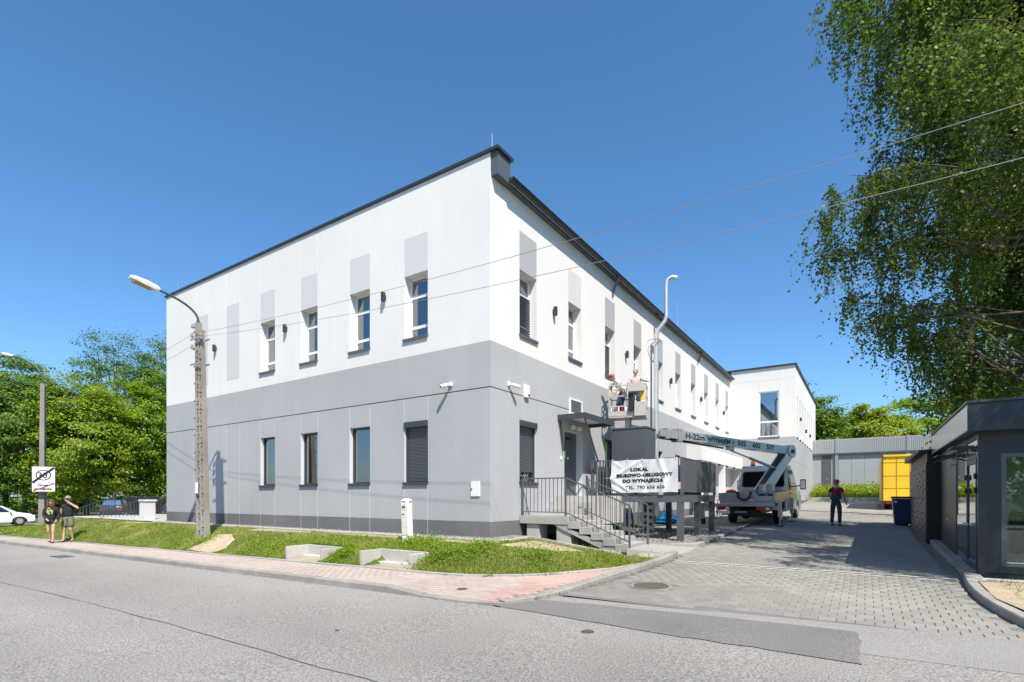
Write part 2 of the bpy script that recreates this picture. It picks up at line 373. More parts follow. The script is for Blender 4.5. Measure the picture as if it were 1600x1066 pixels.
# ------------------------------------------------------------------ pavement (sidewalk) with paving bricks and kerb stones
SIDE = M('pavement_dusty_pink', (.41, .355, .31), .92, var=.10, scale=2.2, bump=.4, bscale=60, spec=.2, fine=.12, stain=.10)
BRICK = M('paving_brick_pink', (.42, .352, .305), .9, var=.08, scale=3, bump=.35, bscale=90, spec=.2, fine=.10, stain=.10, isl=.07)
BRICKR = M('paving_brick_red', (.43, .30, .255), .9, var=.08, scale=3, bump=.35, bscale=90, spec=.2, fine=.10, stain=.10, isl=.07)
DK = [(-4.52, 6.56), (-4.28, 7.2), (-4.12, 7.9), (-3.98, 8.7), (-3.86, 9.6), (-3.76, 10.5), (-3.70, 11.4), (-3.70, 12.2), (-3.78, 12.95)]  # driveway side of the corner kerb
def zs(x, y):
    t = clamp((x + 6.6) / 2.4, 0, 1); a = zr(x) + .12 - .085 * clamp((x + 6.9) / .9, 0, 1) * (1 - clamp((y - 6.55) / 1.5, 0, 1))
    return a + t * clamp((y - 8.5) / 4, 0, 1) * .02
SWP = [(x, KY + .15) for x in (-6.2, -5.5, -4.75)] + [(x - .14, y) for x, y in DK[1:]] + [(x, y) for x, y in reversed(LE)]
fx = [(x, KY + .15) for x in np.arange(-150, -6.5, 2.0)]; 
side = MB(); SB = .02
xl = list(np.arange(-150, -8, 2.0)) + [-8, -7.5, -7]
for a, b in zip(xl, xl[1:]):
    side.add([(a, KY + .15, zs(a, KY) - SB), (b, KY + .15, zs(b, KY) - SB), (b, edge(b), zs(b, 8) - SB), (a, edge(a), zs(a, 8) - SB)], [(0, 1, 2, 3)])
nb = len(side.v)
cor = [(-7, KY + .15), (-6.5, KY + .15), (-6.2, KY + .15), (-5.7, KY + .15), (-5.2, KY + .15), (-4.7, KY + .15)] + [(x - .15, y) for x, y in DK[1:]]
inn = [(-7, 7.95), (-6.7, 8.0), (-6.4, 8.07), (-6.06, 8.15), (-5.8, 8.35), (-5.5, 8.6), (-5.18, 8.88), (-5.0, 9.2), (-4.8, 9.55), (-4.6, 9.9), (-4.41, 10.19), (-4.2, 11), (-4.05, 11.6), (-3.95, 12.1)]
for i in range(len(cor) - 1):
    q = [cor[i], cor[i + 1], inn[i + 1], inn[i]]
    side.add([(x, y, zs(x, y) - SB) for x, y in q], [(0, 1, 2, 3)])
sidewalk = side.build('sidewalk', SIDE, kind='structure')
def brick_mesh(name, lx, ly, h, ch, mat):
    b = MB(); a, c = lx / 2, ly / 2
    b.add([(-a, -c, -h), (a, -c, -h), (a, c, -h), (-a, c, -h), (-a, -c, -ch), (a, -c, -ch), (a, c, -ch), (-a, c, -ch),
           (-a + ch, -c + ch, 0), (a - ch, -c + ch, 0), (a - ch, c - ch, 0), (-a + ch, c - ch, 0)],
          [(0, 1, 5, 4), (1, 2, 6, 5), (2, 3, 7, 6), (3, 0, 4, 7), (4, 5, 9, 8), (5, 6, 10, 9), (6, 7, 11, 10), (7, 4, 8, 11), (8, 9, 10, 11)])
    return b.mesh(name, mat, (0, 0, 0))
def lay(parent, name, cells, lx, ly, mat_of, h=.03, top=.012, ch=.005, single=300, key=None, slope=(0, 0), rot=0.0, stuffmat=None):
    """cells: list of (x,y,z). The nearest `single` become objects, the rest one stuff part."""
    cells = sorted(cells, key=key or (lambda c: c[0] ** 2 + c[1] ** 2)); meshes = {}; rg = random.Random(5)
    po = ORG[parent.name]; R = Euler((math.atan(slope[1]), -math.atan(slope[0]), rot))
    for (x, y, z) in cells[:single]:
        m = mat_of(x, y)
        if m.name not in meshes: meshes[m.name] = brick_mesh(name, lx, ly, h, ch, m)
        o = bpy.data.objects.new(name, meshes[m.name]); link(o, parent)
        o.location = Vector((x, y, z + top + rg.uniform(-.0015, .0015))) - po; o.rotation_euler = R
    rest = cells[single:]
    if rest:
        g = brick_mesh('tmp', lx, ly, h, ch, cells and mat_of(*cells[0][:2])); bv = np.array([v.co[:] for v in g.vertices]); bf = np.array([p.vertices[:] for p in g.polygons])
        bpy.data.meshes.remove(g); RM = np.array(R.to_matrix()); bv = bv @ RM.T
        by = {}
        for c in rest: by.setdefault(mat_of(c[0], c[1]).name, []).append(c)
        for mn, cs in by.items():
            C = np.array(cs); C[:, 2] += top + np.random.RandomState(1).uniform(-.0015, .0015, len(C)); n = len(bv)
            V = (C[:, None, :] + bv[None]).reshape(-1, 3); F = (np.arange(len(C))[:, None, None] * n + bf[None]).reshape(-1, 4)
            np_mesh(name + '_field', V, F, bpy.data.materials[mn], parent, kind='stuff')
cells = []
row = 0; y = KY + .2
while y < 12.2:
    off = .1 * (row % 2); x = -46.0 + off
    while x < -3.7:
        if x < -6.9: ok = KY + .19 < y < edge(x) - .05
        else: ok = inside([(cx_, cy_) for cx_, cy_ in cor] + inn[::-1], x, y) and inside([(cx_, cy_) for cx_, cy_ in cor] + inn[::-1], x + .08, y) and inside([(cx_, cy_) for cx_, cy_ in cor] + inn[::-1], x - .08, y)
        if ok: cells.append((x, y, zs(x, y)))
        x += .203
    y += .103; row += 1
lay(sidewalk, 'paving_brick', cells, .198, .098, lambda x, y: BRICKR if x > -5.0 + .14 * math.sin(y * 5.1) - .16 * (y - 7) else BRICK, slope=(.0115, 0), top=.006, ch=.004)
def kerb_run(parent, pts, zt, zb, w=.15, seg=1.0, name='kerb_stone', mat=KERB, gap=.008, side_=1):
    """stones along a polyline; zt/zb give top and bottom at (x,y); body lies to the left (+) or right (-) of travel"""
    P = [Vector((x, y, 0)) for x, y in pts]; L = [0]
    for a, b in zip(P, P[1:]): L.append(L[-1] + (b - a).length)
    def at(s):
        for i in range(len(P) - 1):
            if s <= L[i + 1] or i == len(P) - 2:
                t = (s - L[i]) / max(L[i + 1] - L[i], 1e-6); d = (P[i + 1] - P[i]).normalized(); return P[i].lerp(P[i + 1], t), Vector((-d.y, d.x, 0)) * side_
    n = max(1, round(L[-1] / seg))
    for i in range(n):
        a, na = at(L[-1] * i / n + gap / 2); b, nb_ = at(L[-1] * (i + 1) / n - gap / 2); j = random.uniform(-.003, .003)
        a2 = a + na * w; b2 = b + nb_ * w; c = .02
        vs = []
        for p, q, nn in ((a, a2, na), (b, b2, nb_)):
            tz = zt(p.x, p.y) + j; bz = zb(p.x, p.y); cc = min(c, max(.004, (tz - bz) * .4))
            vs += [(p.x, p.y, bz - .06), (p.x, p.y, tz - cc), (p.x + nn.x * cc * .7, p.y + nn.y * cc * .7, tz), (q.x, q.y, tz), (q.x, q.y, bz - .06)]
        MB().add(vs, [(0, 1, 6, 5), (1, 2, 7, 6), (2, 3, 8, 7), (3, 4, 9, 8), (0, 4, 3, 2, 1), (5, 6, 7, 8, 9), (0, 5, 9, 4)]).build(name, mat, parent)
kerb_run(sidewalk, [(-60, KY), (-6.9, KY)], lambda x, y: zr(x) + .122, lambda x, y: zr(x))
kerb_run(sidewalk, [(-6.9, KY), (-5.9, KY), (-4.9, KY + .02), (-4.52, 6.56)], lambda x, y: zr(x) + .122 - .087 * clamp((x + 6.9) / .9, 0, 1), lambda x, y: zr(x), seg=.8)
def zdk(x, y): return max(zd(y), zr(x)) if y < 8 else zd(y)
kerb_run(sidewalk, DK, lambda x, y: zdk(x, y) + .03 + .09 * clamp((y - 6.8) / 2.6, 0, 1), zdk, seg=.62)
kerb_run(sidewalk, [(-60, edge(-40) )] + [(x, edge(x)) for x in np.arange(-40, -7, 3.0)] + inn[::1], lambda x, y: zs(x, y) + .03, zs, w=.06, seg=.98, name='edging_stone', mat=CONC)
# ------------------------------------------------------------------ driveway
DRV = M('driveway_joint_sand', (.17, .16, .145), .95, var=.15, scale=4, fine=.2)
PAVE = M('paver_grey', (.262, .25, .222), .88, var=.10, scale=1.4, bump=.4, bscale=90, spec=.25, fine=.13, stain=.20, isl=.09)
DRVF = M('driveway_far_paving', (.262, .25, .222), .9, var=.10, scale=1.4, fine=.1, stain=.12)
RK = [(1.46, 24.3), (1.46, 18.2), (1.48, 12.6), (1.38, 11.2), (1.37, 10.4), (1.42, 9.6), (1.58, 8.65), (1.95, 7.9), (2.6, 7.25), (3.6, 6.75), (5.2, KY + .05), (12, KY)]
drv = MB()
DP = [(-4.1, 7.62), (1.9, 7.86)] + [(1.6, 8.65), (1.45, 9.6), (1.4, 10.4), (1.42, 11.2), (1.5, 12.6), (1.5, 24.3)]
for (yl, xl0, xr0), (yh, xl1, xr1) in zip(
        [(7.62, -4.15, 1.98), (8.7, -3.97, 1.6), (9.6, -3.85, 1.45), (10.4, -3.76, 1.4), (11.2, -3.7, 1.42), (12.6, -3.76, 1.5), (13.4, -6.6, 1.5), (24.4, -7.45, 1.5), (24.41, -7.45, 9.0), (37.9, -7.45, 9.0), (37.92, -3.6, 9.0), (45.5, -3.6, 9.0)],
        [(8.7, -3.97, 1.6), (9.6, -3.85, 1.45), (10.4, -3.76, 1.4), (11.2, -3.7, 1.42), (12.6, -3.76, 1.5), (13.4, -6.6, 1.5), (24.4, -7.45, 1.5), (24.41, -7.45, 9.0), (37.9, -7.45, 9.0), (37.92, -3.6, 9.0), (45.5, -3.6, 9.0)]):
    drv.add([(xl0, yl, zd(yl)), (xr0, yl, zd(yl)), (xr1, yh, zd(yh)), (xl1, yh, zd(yh))], [(0, 1, 2, 3)])
driveway = drv.build('driveway', DRV, kind='structure')
MB().add(*sheet([(-7.3, 29.9), (8.9, 29.9), (8.9, 37.8), (8.9, 45.4), (-3.55, 45.4), (-3.55, 37.95), (-7.3, 37.8)], lambda x, y: zd(y), .010)).build('driveway_rear', DRVF, kind='structure')
cells = []; y = 7.80; row = 0
def drive_ok(x, y):
    if y < 13.0:
        l = np.interp(y, [p[1] for p in DK], [p[0] for p in DK]) + .10; r = np.interp(y, [7.8, 8.65, 9.6, 10.4, 11.2, 12.6, 30], [1.9, 1.55, 1.38, 1.33, 1.36, 1.42, 1.4]) - .1
    elif y < 14.75: l, r = -4.35, 1.33
    elif y < 24.3: l, r = -3.62, 1.33
    else: l, r = -3.62, 5.5
    if 11.76 < y < 12.0: return False
    if y < 7.86 + .04 * x + .02: return False
    if (x + 3.08) ** 2 + (y - 8.97) ** 2 < .40 ** 2: return False
    return l < x < r
while y < 29.8:
    off = .1025 * (row % 2); x = -4.4 + off
    while x < 5.6:
        if drive_ok(x, y): cells.append((x, y, zd(y)))
        x += .205
    y += .170; row += 1
lay(driveway, 'paving_stone', cells, .198, .163, lambda x, y: PAVE, slope=(0, .0345), top=.014, ch=.006, key=lambda c: ((c[0] - .4) * 1.0) ** 2 + c[1] ** 2)
# paved bay to the left of the inner kerb
cells = []; y = 19.2; row = 0
while y < 29.8:
    x = -7.2 + .1025 * (row % 2)
    while x < -3.9: cells.append((x, y, zd(y) + .004)); x += .205
    y += .17; row += 1
lay(driveway, 'bay_paving', cells, .198, .163, lambda x, y: PAVE, slope=(0, .0345), top=.014, single=0)
# kerb right of the driveway
kerb_run(driveway, RK[::-1], lambda x, y: max(zd(y), zr(x)) + .12, lambda x, y: max(zd(y), zr(x)), w=.14, seg=.6, side_=-1)
kerb_run(driveway, [(-4.45, 14.45), (-3.9, 14.5), (-3.74, 15.0), (-3.68, 16.5), (-3.66, 21.6), (-3.78, 30)], lambda x, y: zd(y) + .085, zd, w=.13, seg=.95, side_=1, name='inner_kerb_stone')
kerb_run(driveway, [(-4.45, 14.47), (-6.0, 14.10)], lambda x, y: -.32, lambda x, y: -.5, w=.12, seg=.8, side_=-1, name='inner_kerb_stone')
kerb_run(driveway, [(-3.5, 44.6), (9, 45.2)], lambda x, y: zd(y) + .30, zd, w=.2, seg=1.2, name='rear_kerb_stone', mat=CONC)
# foot path from the stairs to the drive
_pp = [(-4.5, 11.45, -.2), (-3.8, 12.95, zd(12.95) + .02), (-3.62, 13.4, zd(13.4) + .03), (-3.7, 14.4, zd(14.4) + .03), (-4.4, 14.45, -.34), (-5.95, 14.1, -.26), (-5.2, 12.95, -.2), (-4.55, 12.9, -.19)]
MB().add(_pp + [(x, y, z - .4) for x, y, z in _pp], [tuple(range(8)), tuple(range(15, 7, -1))] + [(k, (k + 1) % 8, (k + 1) % 8 + 8, k + 8) for k in range(8)]).build('stair_path', M('path_paving', (.32, .305, .275), .9, var=.1, scale=3, fine=.1, stain=.1, bump=.3, bscale=70), kind='structure')
# line drain across the drive
dr = thing('channel_drain', 'rusty slotted line drain with pale concrete borders across the driveway', 'drain', (-1, 11.88, zd(11.9)))
b = MB(); b.add([(-3.55, 11.762, zd(11.762) + .0165), (1.36, 11.762, zd(11.762) + .0165), (1.36, 11.83, zd(11.83) + .0165), (-3.55, 11.83, zd(11.83) + .0165)], [(0, 1, 2, 3)])
b.add([(-3.55, 11.93, zd(11.93) + .0165), (1.36, 11.93, zd(11.93) + .0165), (1.36, 12.0, zd(12.0) + .0165), (-3.55, 12.0, zd(12.0) + .0165)], [(0, 1, 2, 3)]); b.build('border', M('drain_border', (.5, .48, .44), .9, var=.1, scale=6), dr)
b = MB()
for i in range(163): x = -3.53 + i * .03; b.box(x, x + .016, 11.832, 11.928, zd(11.88) - .01, zd(11.88) + .012)
g_ = b.build('grating', M('rusty_iron', (.10, .062, .045), .8, metal=.3, var=.3, scale=12), dr); g_['kind'] = 'stuff'
def cover(name, label, x, y, z, r, slx=0, sly=0, rim=KERB):
    t = thing(name, label, 'manhole cover', (x, y, z)); t.rotation_euler = (math.atan(sly), -math.atan(slx), 0); ORG[t.name] = Vector((0, 0, 0))
    MB().cyl((0, 0, -.05), (0, 0, .006), r * 1.1, n=28).build('rim', rim, t)
    MB().cyl((0, 0, -.03), (0, 0, .011), r, n=28).build('lid', M('cast_iron', (.14, .115, .095), .8, metal=.2, var=.45, scale=10), t)
    b = MB()
    for i in range(-5, 6):
        w = math.sqrt(max(0, r * r * .86 - (i * r / 6) ** 2)); b.box(-w, w, i * r / 6 - r * .045, i * r / 6 + r * .045, .009, .017)
    b.build('ribs', M('cast_iron', (.07, .06, .052)), t)
cover('manhole_cover', 'large round cast iron manhole cover in the driveway paving by the kerb', -3.08, 8.97, zd(8.97) + .008, .31, 0, .0345)
cover('valve_cover', 'small round iron cover set in the pink pavement', -5.72, 7.03, zs(-5.72, 7.03) + .004, .09, .0115)
cover('road_valve_cover', 'small dark iron valve cap in the asphalt road', -2.75, 5.75, zr(-2.75) - .002, .07, .0115, 0, SEAM)
gl = thing('road_gully', 'slotted rectangular iron gully grate in the road by the kerb', 'drain', (-20.3, 5.75, zr(-20.3)))
b = MB(); b.box(-20.75, -19.85, 5.55, 5.95, zr(-20.3) - .02, zr(-20.3) + .008); b.build('frame', SEAM, gl)
for i in range(6): MB().box(-20.7 + i * .15, -20.6 + i * .15, 5.58, 5.92, zr(-20.3), zr(-20.3) + .016).build('bar', MATS['cast_iron'], gl)

# dry leaf litter gathered along the kerbs
rgl = np.random.RandomState(8); Q = []
for k in range(420):
    u = rgl.rand() ** .8; yy = 7.0 + 5.6 * u; xx = np.interp(yy, [p[1] for p in DK], [p[0] for p in DK]) + .015 + abs(rgl.normal()) * .05; Q.append((xx, yy, zdk(xx, yy) + .022))
for k in range(260):
    xx = -30 * rgl.rand() ** 1.6 - 5; Q.append((xx, KY - .02 - abs(rgl.normal()) * .05, zr(xx) + .008))
Q = np.array(Q); n_ = len(Q); a_ = rgl.uniform(0, 6.28, n_); s_ = rgl.uniform(.006, .02, n_); d1 = np.stack([np.cos(a_), np.sin(a_), rgl.normal(size=n_) * .3], 1) * s_[:, None]; d2 = np.stack([-np.sin(a_), np.cos(a_), rgl.normal(size=n_) * .3], 1) * s_[:, None] * .6
lt = np_mesh('leaf_litter', np.stack([Q - d1, Q + d2, Q + d1, Q - d2], 1).reshape(-1, 3), np.arange(4 * n_).reshape(-1, 4), M('dry_leaf', (.16, .10, .05), .9, var=.3, isl=.5), kind='stuff', org=Q.mean(0)); lt['label'] = 'dry leaf litter lying along the kerbs'; lt['category'] = 'litter'
# ------------------------------------------------------------------ office building
XL, YB = -24.2, 37.9
Z_PL, Z_ST, Z_GR, Z_PAR, Z_EAVE = .38, 3.65, 4.77, 9.30, 8.86
bld = thing('office_building', 'long two storey office block, white above and grey below, with dark roof edge', 'building', (XW, YW, 0))
class Fac:
    """a facade: a runs along it, d is depth into the building, z up"""
    def __init__(s, P): s.P = P
    def box(s, mb, a0, a1, d0, d1, z0, z1):
        p = s.P(a0, d0, z0); q = s.P(a1, d1, z1); return mb.box(p[0], q[0], p[1], q[1], p[2], q[2])
    def wall(s, name, a0, a1, z0, z1, holes, d, depth, mat, parent):
        A = sorted({a0, a1, *[h[0] for h in holes], *[h[1] for h in holes]}); Z = sorted({z0, z1, *[h[2] for h in holes], *[h[3] for h in holes]}); b = MB()
        for i in range(len(A) - 1):
            for j in range(len(Z) - 1):
                am, zm = (A[i] + A[i + 1]) / 2, (Z[j] + Z[j + 1]) / 2
                if any(h[0] < am < h[1] and h[2] < zm < h[3] for h in holes): continue
                for dd, fl in ((d, 0), (depth, 1)):
                    q = [s.P(A[i], dd, Z[j]), s.P(A[i + 1], dd, Z[j]), s.P(A[i + 1], dd, Z[j + 1]), s.P(A[i], dd, Z[j + 1])]
                    b.add(q, [(0, 1, 2, 3)])
        for h in list(holes) + [(a0, a1, z0, z1)]:
            c = [(h[0], h[2]), (h[1], h[2]), (h[1], h[3]), (h[0], h[3])]
            for k in range(4):
                (u, w), (u2, w2) = c[k], c[(k + 1) % 4]
                b.add([s.P(u, d, w), s.P(u2, d, w2), s.P(u2, depth, w2), s.P(u, depth, w)], [(0, 1, 2, 3)])
        return b.build(name, mat, parent)
    def panel(s, a0, a1, z0, z1, mat, parent, g=.011, name='render_panel', d0=0.0, d1=.0075):
        b = MB(); s.box(b, a0 + g, a1 - g, d0, d1, z0 + g * .3, z1 - g * .3); return b.build(name, mat, parent)
FR = Fac(lambda a, d, z: (a, YW + d, z))
RT = Fac(lambda a, d, z: (XW - d, a, z))
COLS = [(-10.38, -9.53), (-12.63, -11.76), (-15.0, -14.15), (-17.28, -16.43), (-19.48, -18.62), (-21.66, -20.80)]
UZ0, UZ1, PZ = 5.24, 6.95, 7.96
LZ0, LZ1 = 1.37, 3.01
RC = [(11.57 + 2.735 * k, 12.43 + 2.735 * k) for k in range(10)]
up_f = [(a, b, UZ0, UZ1) for a, b in COLS[:4]]; lo_f = [(a, b, LZ0, LZ1) for a, b in COLS[:4]]
up_r = [(a, b, UZ0, UZ1) for a, b in RC]
DOOR = (14.05, 15.3, 1.02, 3.01)
lo_r = [(RC[0][0], RC[0][1], LZ0, LZ1), DOOR] + [(a, b, LZ0, LZ1) for a, b in RC[2:6]]
DP_ = .30
FR.wall('front_wall_core_lower', XL, XW - .0085, -.3, Z_GR, lo_f, .008, DP_, CORE_LOW, bld)
FR.wall('front_wall_core_upper', XL, XW - .0085, Z_GR, Z_PAR, up_f, .008, DP_, WHITE, bld)
RT.wall('side_wall_core_lower', YW + DP_ + .001, YB, -.3, Z_GR, lo_r, .008, DP_, CORE_LOW, bld)
RT.wall('side_wall_core_upper', YW + DP_ + .001, YB, Z_GR, Z_EAVE + .1, up_r, .008, DP_, WHITE, bld)
b = MB(); b.box(XL, XL + .3, YW + DP_, YB, -.3, Z_EAVE); b.box(XL + .3, XW - DP_, YB - .3, YB, -.3, Z_EAVE); b.build('rear_wall', GREY, bld)
b = MB(); b.box(XL + .31, XW - 2.4, YW + 2.4, YB - .31, -.3, 8.8); b.build('interior_core', INTER, bld)
b = MB(); b.box(XL + .31, XW - .31, YW + .31, YB - .31, 4.15, 4.4); b.box(XL + .31, XW - .31, YW + .31, YB - .31, .75, .95); b.build('floor_slab', INTER, bld)
# front panels: columns between grooves
edges_ = sorted([v for c in COLS for v in c] + [XL, XW])
def is_col(a): return next((i for i, c in enumerate(COLS) if abs(c[0] - a) < .01), None)
for a0, a1 in zip(edges_, edges_[1:]):
    k = is_col(a0)
    FR.panel(a0, a1, -.25, Z_PL, PLINTH, bld, name='plinth_panel')
    if k is not None and k < 4:
        FR.panel(a0, a1, Z_PL, LZ0, GREY, bld); FR.panel(a0, a1, LZ1, Z_ST - .012, GREY, bld)
        FR.panel(a0, a1, Z_GR, UZ0, WHITE, bld, .006); FR.panel(a0, a1, UZ1, PZ, LGREY, bld, .006); FR.panel(a0, a1, PZ, Z_PAR, WHITE, bld, .006)
    elif k is not None:
        FR.panel(a0, a1, Z_PL, Z_ST - .012, GREY, bld)
        FR.panel(a0, a1, Z_GR, UZ0, WHITE, bld, .006); FR.panel(a0, a1, UZ0, UZ1, LGREY, bld, .006); FR.panel(a0, a1, UZ1, PZ, LGREY, bld, .006); FR.panel(a0, a1, PZ, Z_PAR, WHITE, bld, .006)
    else:
        FR.panel(a0, a1, Z_PL, Z_ST - .012, GREY, bld); FR.panel(a0, a1, Z_GR, Z_PAR, WHITE, bld, .006)
FR.panel(XL, XW, Z_ST + .012, Z_GR, GREY, bld, .0)
b = MB(); FR.box(b, XL, XW, .002, .0085, Z_ST - .014, Z_ST + .014); b.build('shadow_joint', DARK, bld)
# side panels
def rpan(a0, a1, z0, z1, holes, mat, g=.0):
    A = sorted({a0, a1, *[h[0] for h in holes], *[h[1] for h in holes]})
    for i in range(len(A) - 1):
        am = (A[i] + A[i + 1]) / 2; hs = sorted([h for h in holes if h[0] < am < h[1]], key=lambda h: h[2]); z = z0
        for h in hs: RT.panel(A[i], A[i + 1], z, h[2], mat, bld, g); z = h[3]
        RT.panel(A[i], A[i + 1], z, z1, mat, bld, g)
PT0 = 27.2
rpan(YW + .0076, YB, Z_PL, Z_ST - .012, lo_r, GREY, .004)
RT.panel(YW + .0076, YB, -.25, Z_PL, PLINTH, bld, 0, name='plinth_panel')
RT.panel(YW + .0076, YB, Z_ST + .012, Z_GR, GREY, bld, 0)
rpan(YW + .0076, YB, Z_GR, Z_EAVE - .02, [(a, b_, UZ0, PZ) for a, b_ in RC], WHITE)
for k, (a, b_) in enumerate(RC): RT.panel(a, b_, UZ1, PZ, [MGREY, LGREY, MGREY][k] if k < 3 else MGREY, bld, .004)
b = MB(); RT.box(b, YW + .0076, 14.35, .002, .0085, Z_ST - .014, Z_ST + .014); b.build('shadow_joint', DARK, bld)
# windows
def window(F, a0, a1, z0, z1, style, jl=1):
    dep = DP_ if style == 'upper' else .19; d0 = dep - .07; d1 = dep; m = WPVC if style == 'upper' else APVC; fw = .055; b = MB(); e = .003
    F.box(b, a0 + e, a0 + fw, d0, d1, z0 + e, z1 - e); F.box(b, a1 - fw, a1 - e, d0, d1, z0 + e, z1 - e)
    F.box(b, a0 + fw, a1 - fw, d0, d1, z0 + e, z0 + fw); F.box(b, a0 + fw, a1 - fw, d0, d1, z1 - fw, z1 - e)
    bars = []
    if style == 'upper':
        bars = [z0 + .36, z0 + 1.19]
        for zb in bars: F.box(b, a0 + fw, a1 - fw, d0 + .004, d1, zb - .04, zb + .04)
    w = b.build('window', m, bld)
    zz = [z0 + fw] + [v for zb in bars for v in (zb - .04, zb + .04)] + [z1 - fw]
    for i in range(0, len(zz), 2):
        b = MB(); F.box(b, a0 + fw, a1 - fw, d0 + .03, d0 + .038, zz[i], zz[i + 1]); b.build('pane', GLASS, w)
    b = MB(); F.box(b, a0 - .03, a1 + .03, -.05, d0, z0 - .005, z0 + .012); F.box(b, a0 - .03, a1 + .03, -.05, -.035, z0 - .06, z0 - .005)
    b.build('sill', ANTH if style != 'upper' else ANTH2, w)
    if style == 'upper':
        b = MB(); am = a0 + (a1 - a0) * (.5 if jl > 0 else .55)
        F.box(b, a0 + .03, am, d1 + .05, d1 + .06, z0 + .05, z0 + 1.15); b.build('blind', CURT, w)
    elif style == 'blind':
        b = MB(); F.box(b, a0 + .03, a0 + (a1 - a0) * .6, d1 + .12, d1 + .13, z0 + .05, z0 + (z1 - z0) * .62); b.build('blind', CURT, w)
    return w
def shutter(F, a0, a1, z0, z1, zlow, w, box=True):
    n = int((z1 - .12 - zlow) / .038); b = MB()
    for i in range(n):
        z = zlow + i * .038
        p = [F.P(a0 + .05, .1, z), F.P(a1 - .05, .1, z), F.P(a1 - .05, .088, z + .026), F.P(a0 + .05, .088, z + .026), F.P(a1 - .05, .1, z + .036), F.P(a0 + .05, .1, z + .036)]
        b.add(p, [(0, 1, 2, 3), (3, 2, 4, 5)])
    s = b.build('roller_shutter', ANTH2, w); s['kind'] = 'stuff'
    for u0, u1 in ((a0 + .006, a0 + .05), (a1 - .05, a1 - .006)): b = MB(); F.box(b, u0, u1, .06, .118, z0 + .015, z1 - .17); b.build('guide_rail', ANTH, w)
    b = MB(); F.box(b, a0 + .004, a1 - .004, -.045, .115, z1 - .165, z1 - .004); b.build('shutter_box', ANTH, w, bevel=.02)
for i, (a, c) in enumerate(COLS[:4]):
    window(FR, a, c, UZ0, UZ1, 'upper')
    w = window(FR, a, c, LZ0, LZ1, 'plain' if i in (0, 3) else 'blind')
    if i == 0: shutter(FR, a, c, LZ0, LZ1, LZ0 + .02, w)
for k, (a, c) in enumerate(RC):
    w = window(RT, a, c, UZ0, UZ1, 'upper', -1)
    if k in (0, 2):
        b = MB()
        for i in range(16):
            z = UZ0 + .06 + i * .07; b.add([RT.P(a + .05, .20, z), RT.P(c - .05, .20, z), RT.P(c - .05, .17, z + .045), RT.P(a + .05, .17, z + .045)], [(0, 1, 2, 3)])
        s = b.build('louvre_blind', MATS['slate_grey_metal'], w); s['kind'] = 'stuff'
for i, h in enumerate(lo_r):
    if h is DOOR: continue
    w = window(RT, *h, 'plain')
    if i == 0:
        shutter(RT, *h, LZ0 + .28, w)
        b = MB(); RT.box(b, h[0] + .06, h[1] - .06, DP_ - .09, DP_ - .07, LZ0 + .08, LZ0 + .3); b.build('cardboard', M('cardboard', (.5, .3, .1), .8), w)
# entrance door
a0, a1, z0, z1 = DOOR
b = MB(); RT.box(b, a0 + .01, a1 - .01, DP_ - .06, DP_ - .0, z0, z1 - .01); door = b.build('door', ANTH2, bld)
b = MB(); RT.box(b, a0 + .3, a0 + .52, DP_ - .068, DP_ - .06, 2.2, 2.42); b.build('notice', M('green_paper', (.22, .62, .16), .7), door)
b = MB(); RT.box(b, a0 + .62, a0 + .72, DP_ - .066, DP_ - .06, 2.16, 2.24); b.build('label_plate', WPLAST, door)
b = MB(); RT.box(b, a0 + .12, a0 + .15, DP_ - .11, DP_ - .06, 1.95, 2.10); RT.box(b, a0 + .12, a0 + .28, DP_ - .125, DP_ - .105, 2.04, 2.07); b.build('handle', ALU, door)
b = MB(); RT.box(b, a0 + .55, a0 + .85, DP_ - .10, DP_ - .06, 2.78, 2.84); b.build('door_closer', BLACK, door)
b = MB(); RT.box(b, 13.78, 13.88, -.02, .001, 2.1, 2.2); b.build('doorbell', WPLAST, bld)
# vent grille
b = MB(); va, vb, vz0, vz1 = 14.35, 15.2, 3.52, 4.02
for q in ((va, va + .06, vz0, vz1), (vb - .06, vb, vz0, vz1), (va + .06, vb - .06, vz0, vz0 + .05), (va + .06, vb - .06, vz1 - .05, vz1)): RT.box(b, q[0], q[1], -.04, .001, q[2], q[3])
vent = b.build('vent_grille', WPLAST, bld)
b = MB(); RT.box(b, va + .06, vb - .06, -.012, -.008, vz0 + .05, vz1 - .05); b.build('vent_back', DARK, vent)
for i in range(7):
    z = vz0 + .06 + i * .056; b = MB(); b.add([RT.P(va + .06, -.014, z), RT.P(vb - .06, -.014, z), RT.P(vb - .06, -.035, z + .026), RT.P(va + .06, -.035, z + .026)], [(0, 1, 2, 3)]); b.build('louvre', WPLAST, vent)
# canopy over the door
b = MB(); cz0, cz1, cy0, cy1, cx = 3.24, 3.40, 13.62, 15.75, -6.60
b.box(XW + .002, cx, cy0, cy0 + .06, cz0, cz1); b.box(XW + .002, cx, cy1 - .06, cy1, cz0, cz1); b.box(cx - .06, cx, cy0 + .06, cy1 - .06, cz0, cz1); b.box(XW + .002, cx - .06, cy0 + .06, cy1 - .06, cz1 - .03, cz1 - .01)
can = b.build('canopy', ANTH, bld)
b = MB(); b.box(XW + .05, cx - .07, cy0 + .07, cy1 - .07, cz1 - .05, cz1 - .035); b.build('soffit', M('frosted_panel', (.7, .7, .7), .5), can)
b = MB(); b.beam((-7.43, 13.68, 3.24), (-7.43, 13.9, 2.35), .04, .04); b.build('strut', ANTH, can)
b = MB(); b.beam((-6.63, 13.68, 3.24), (-6.95, 15.28, 2.1), .045, .045); b.build('strut', ANTH, can)
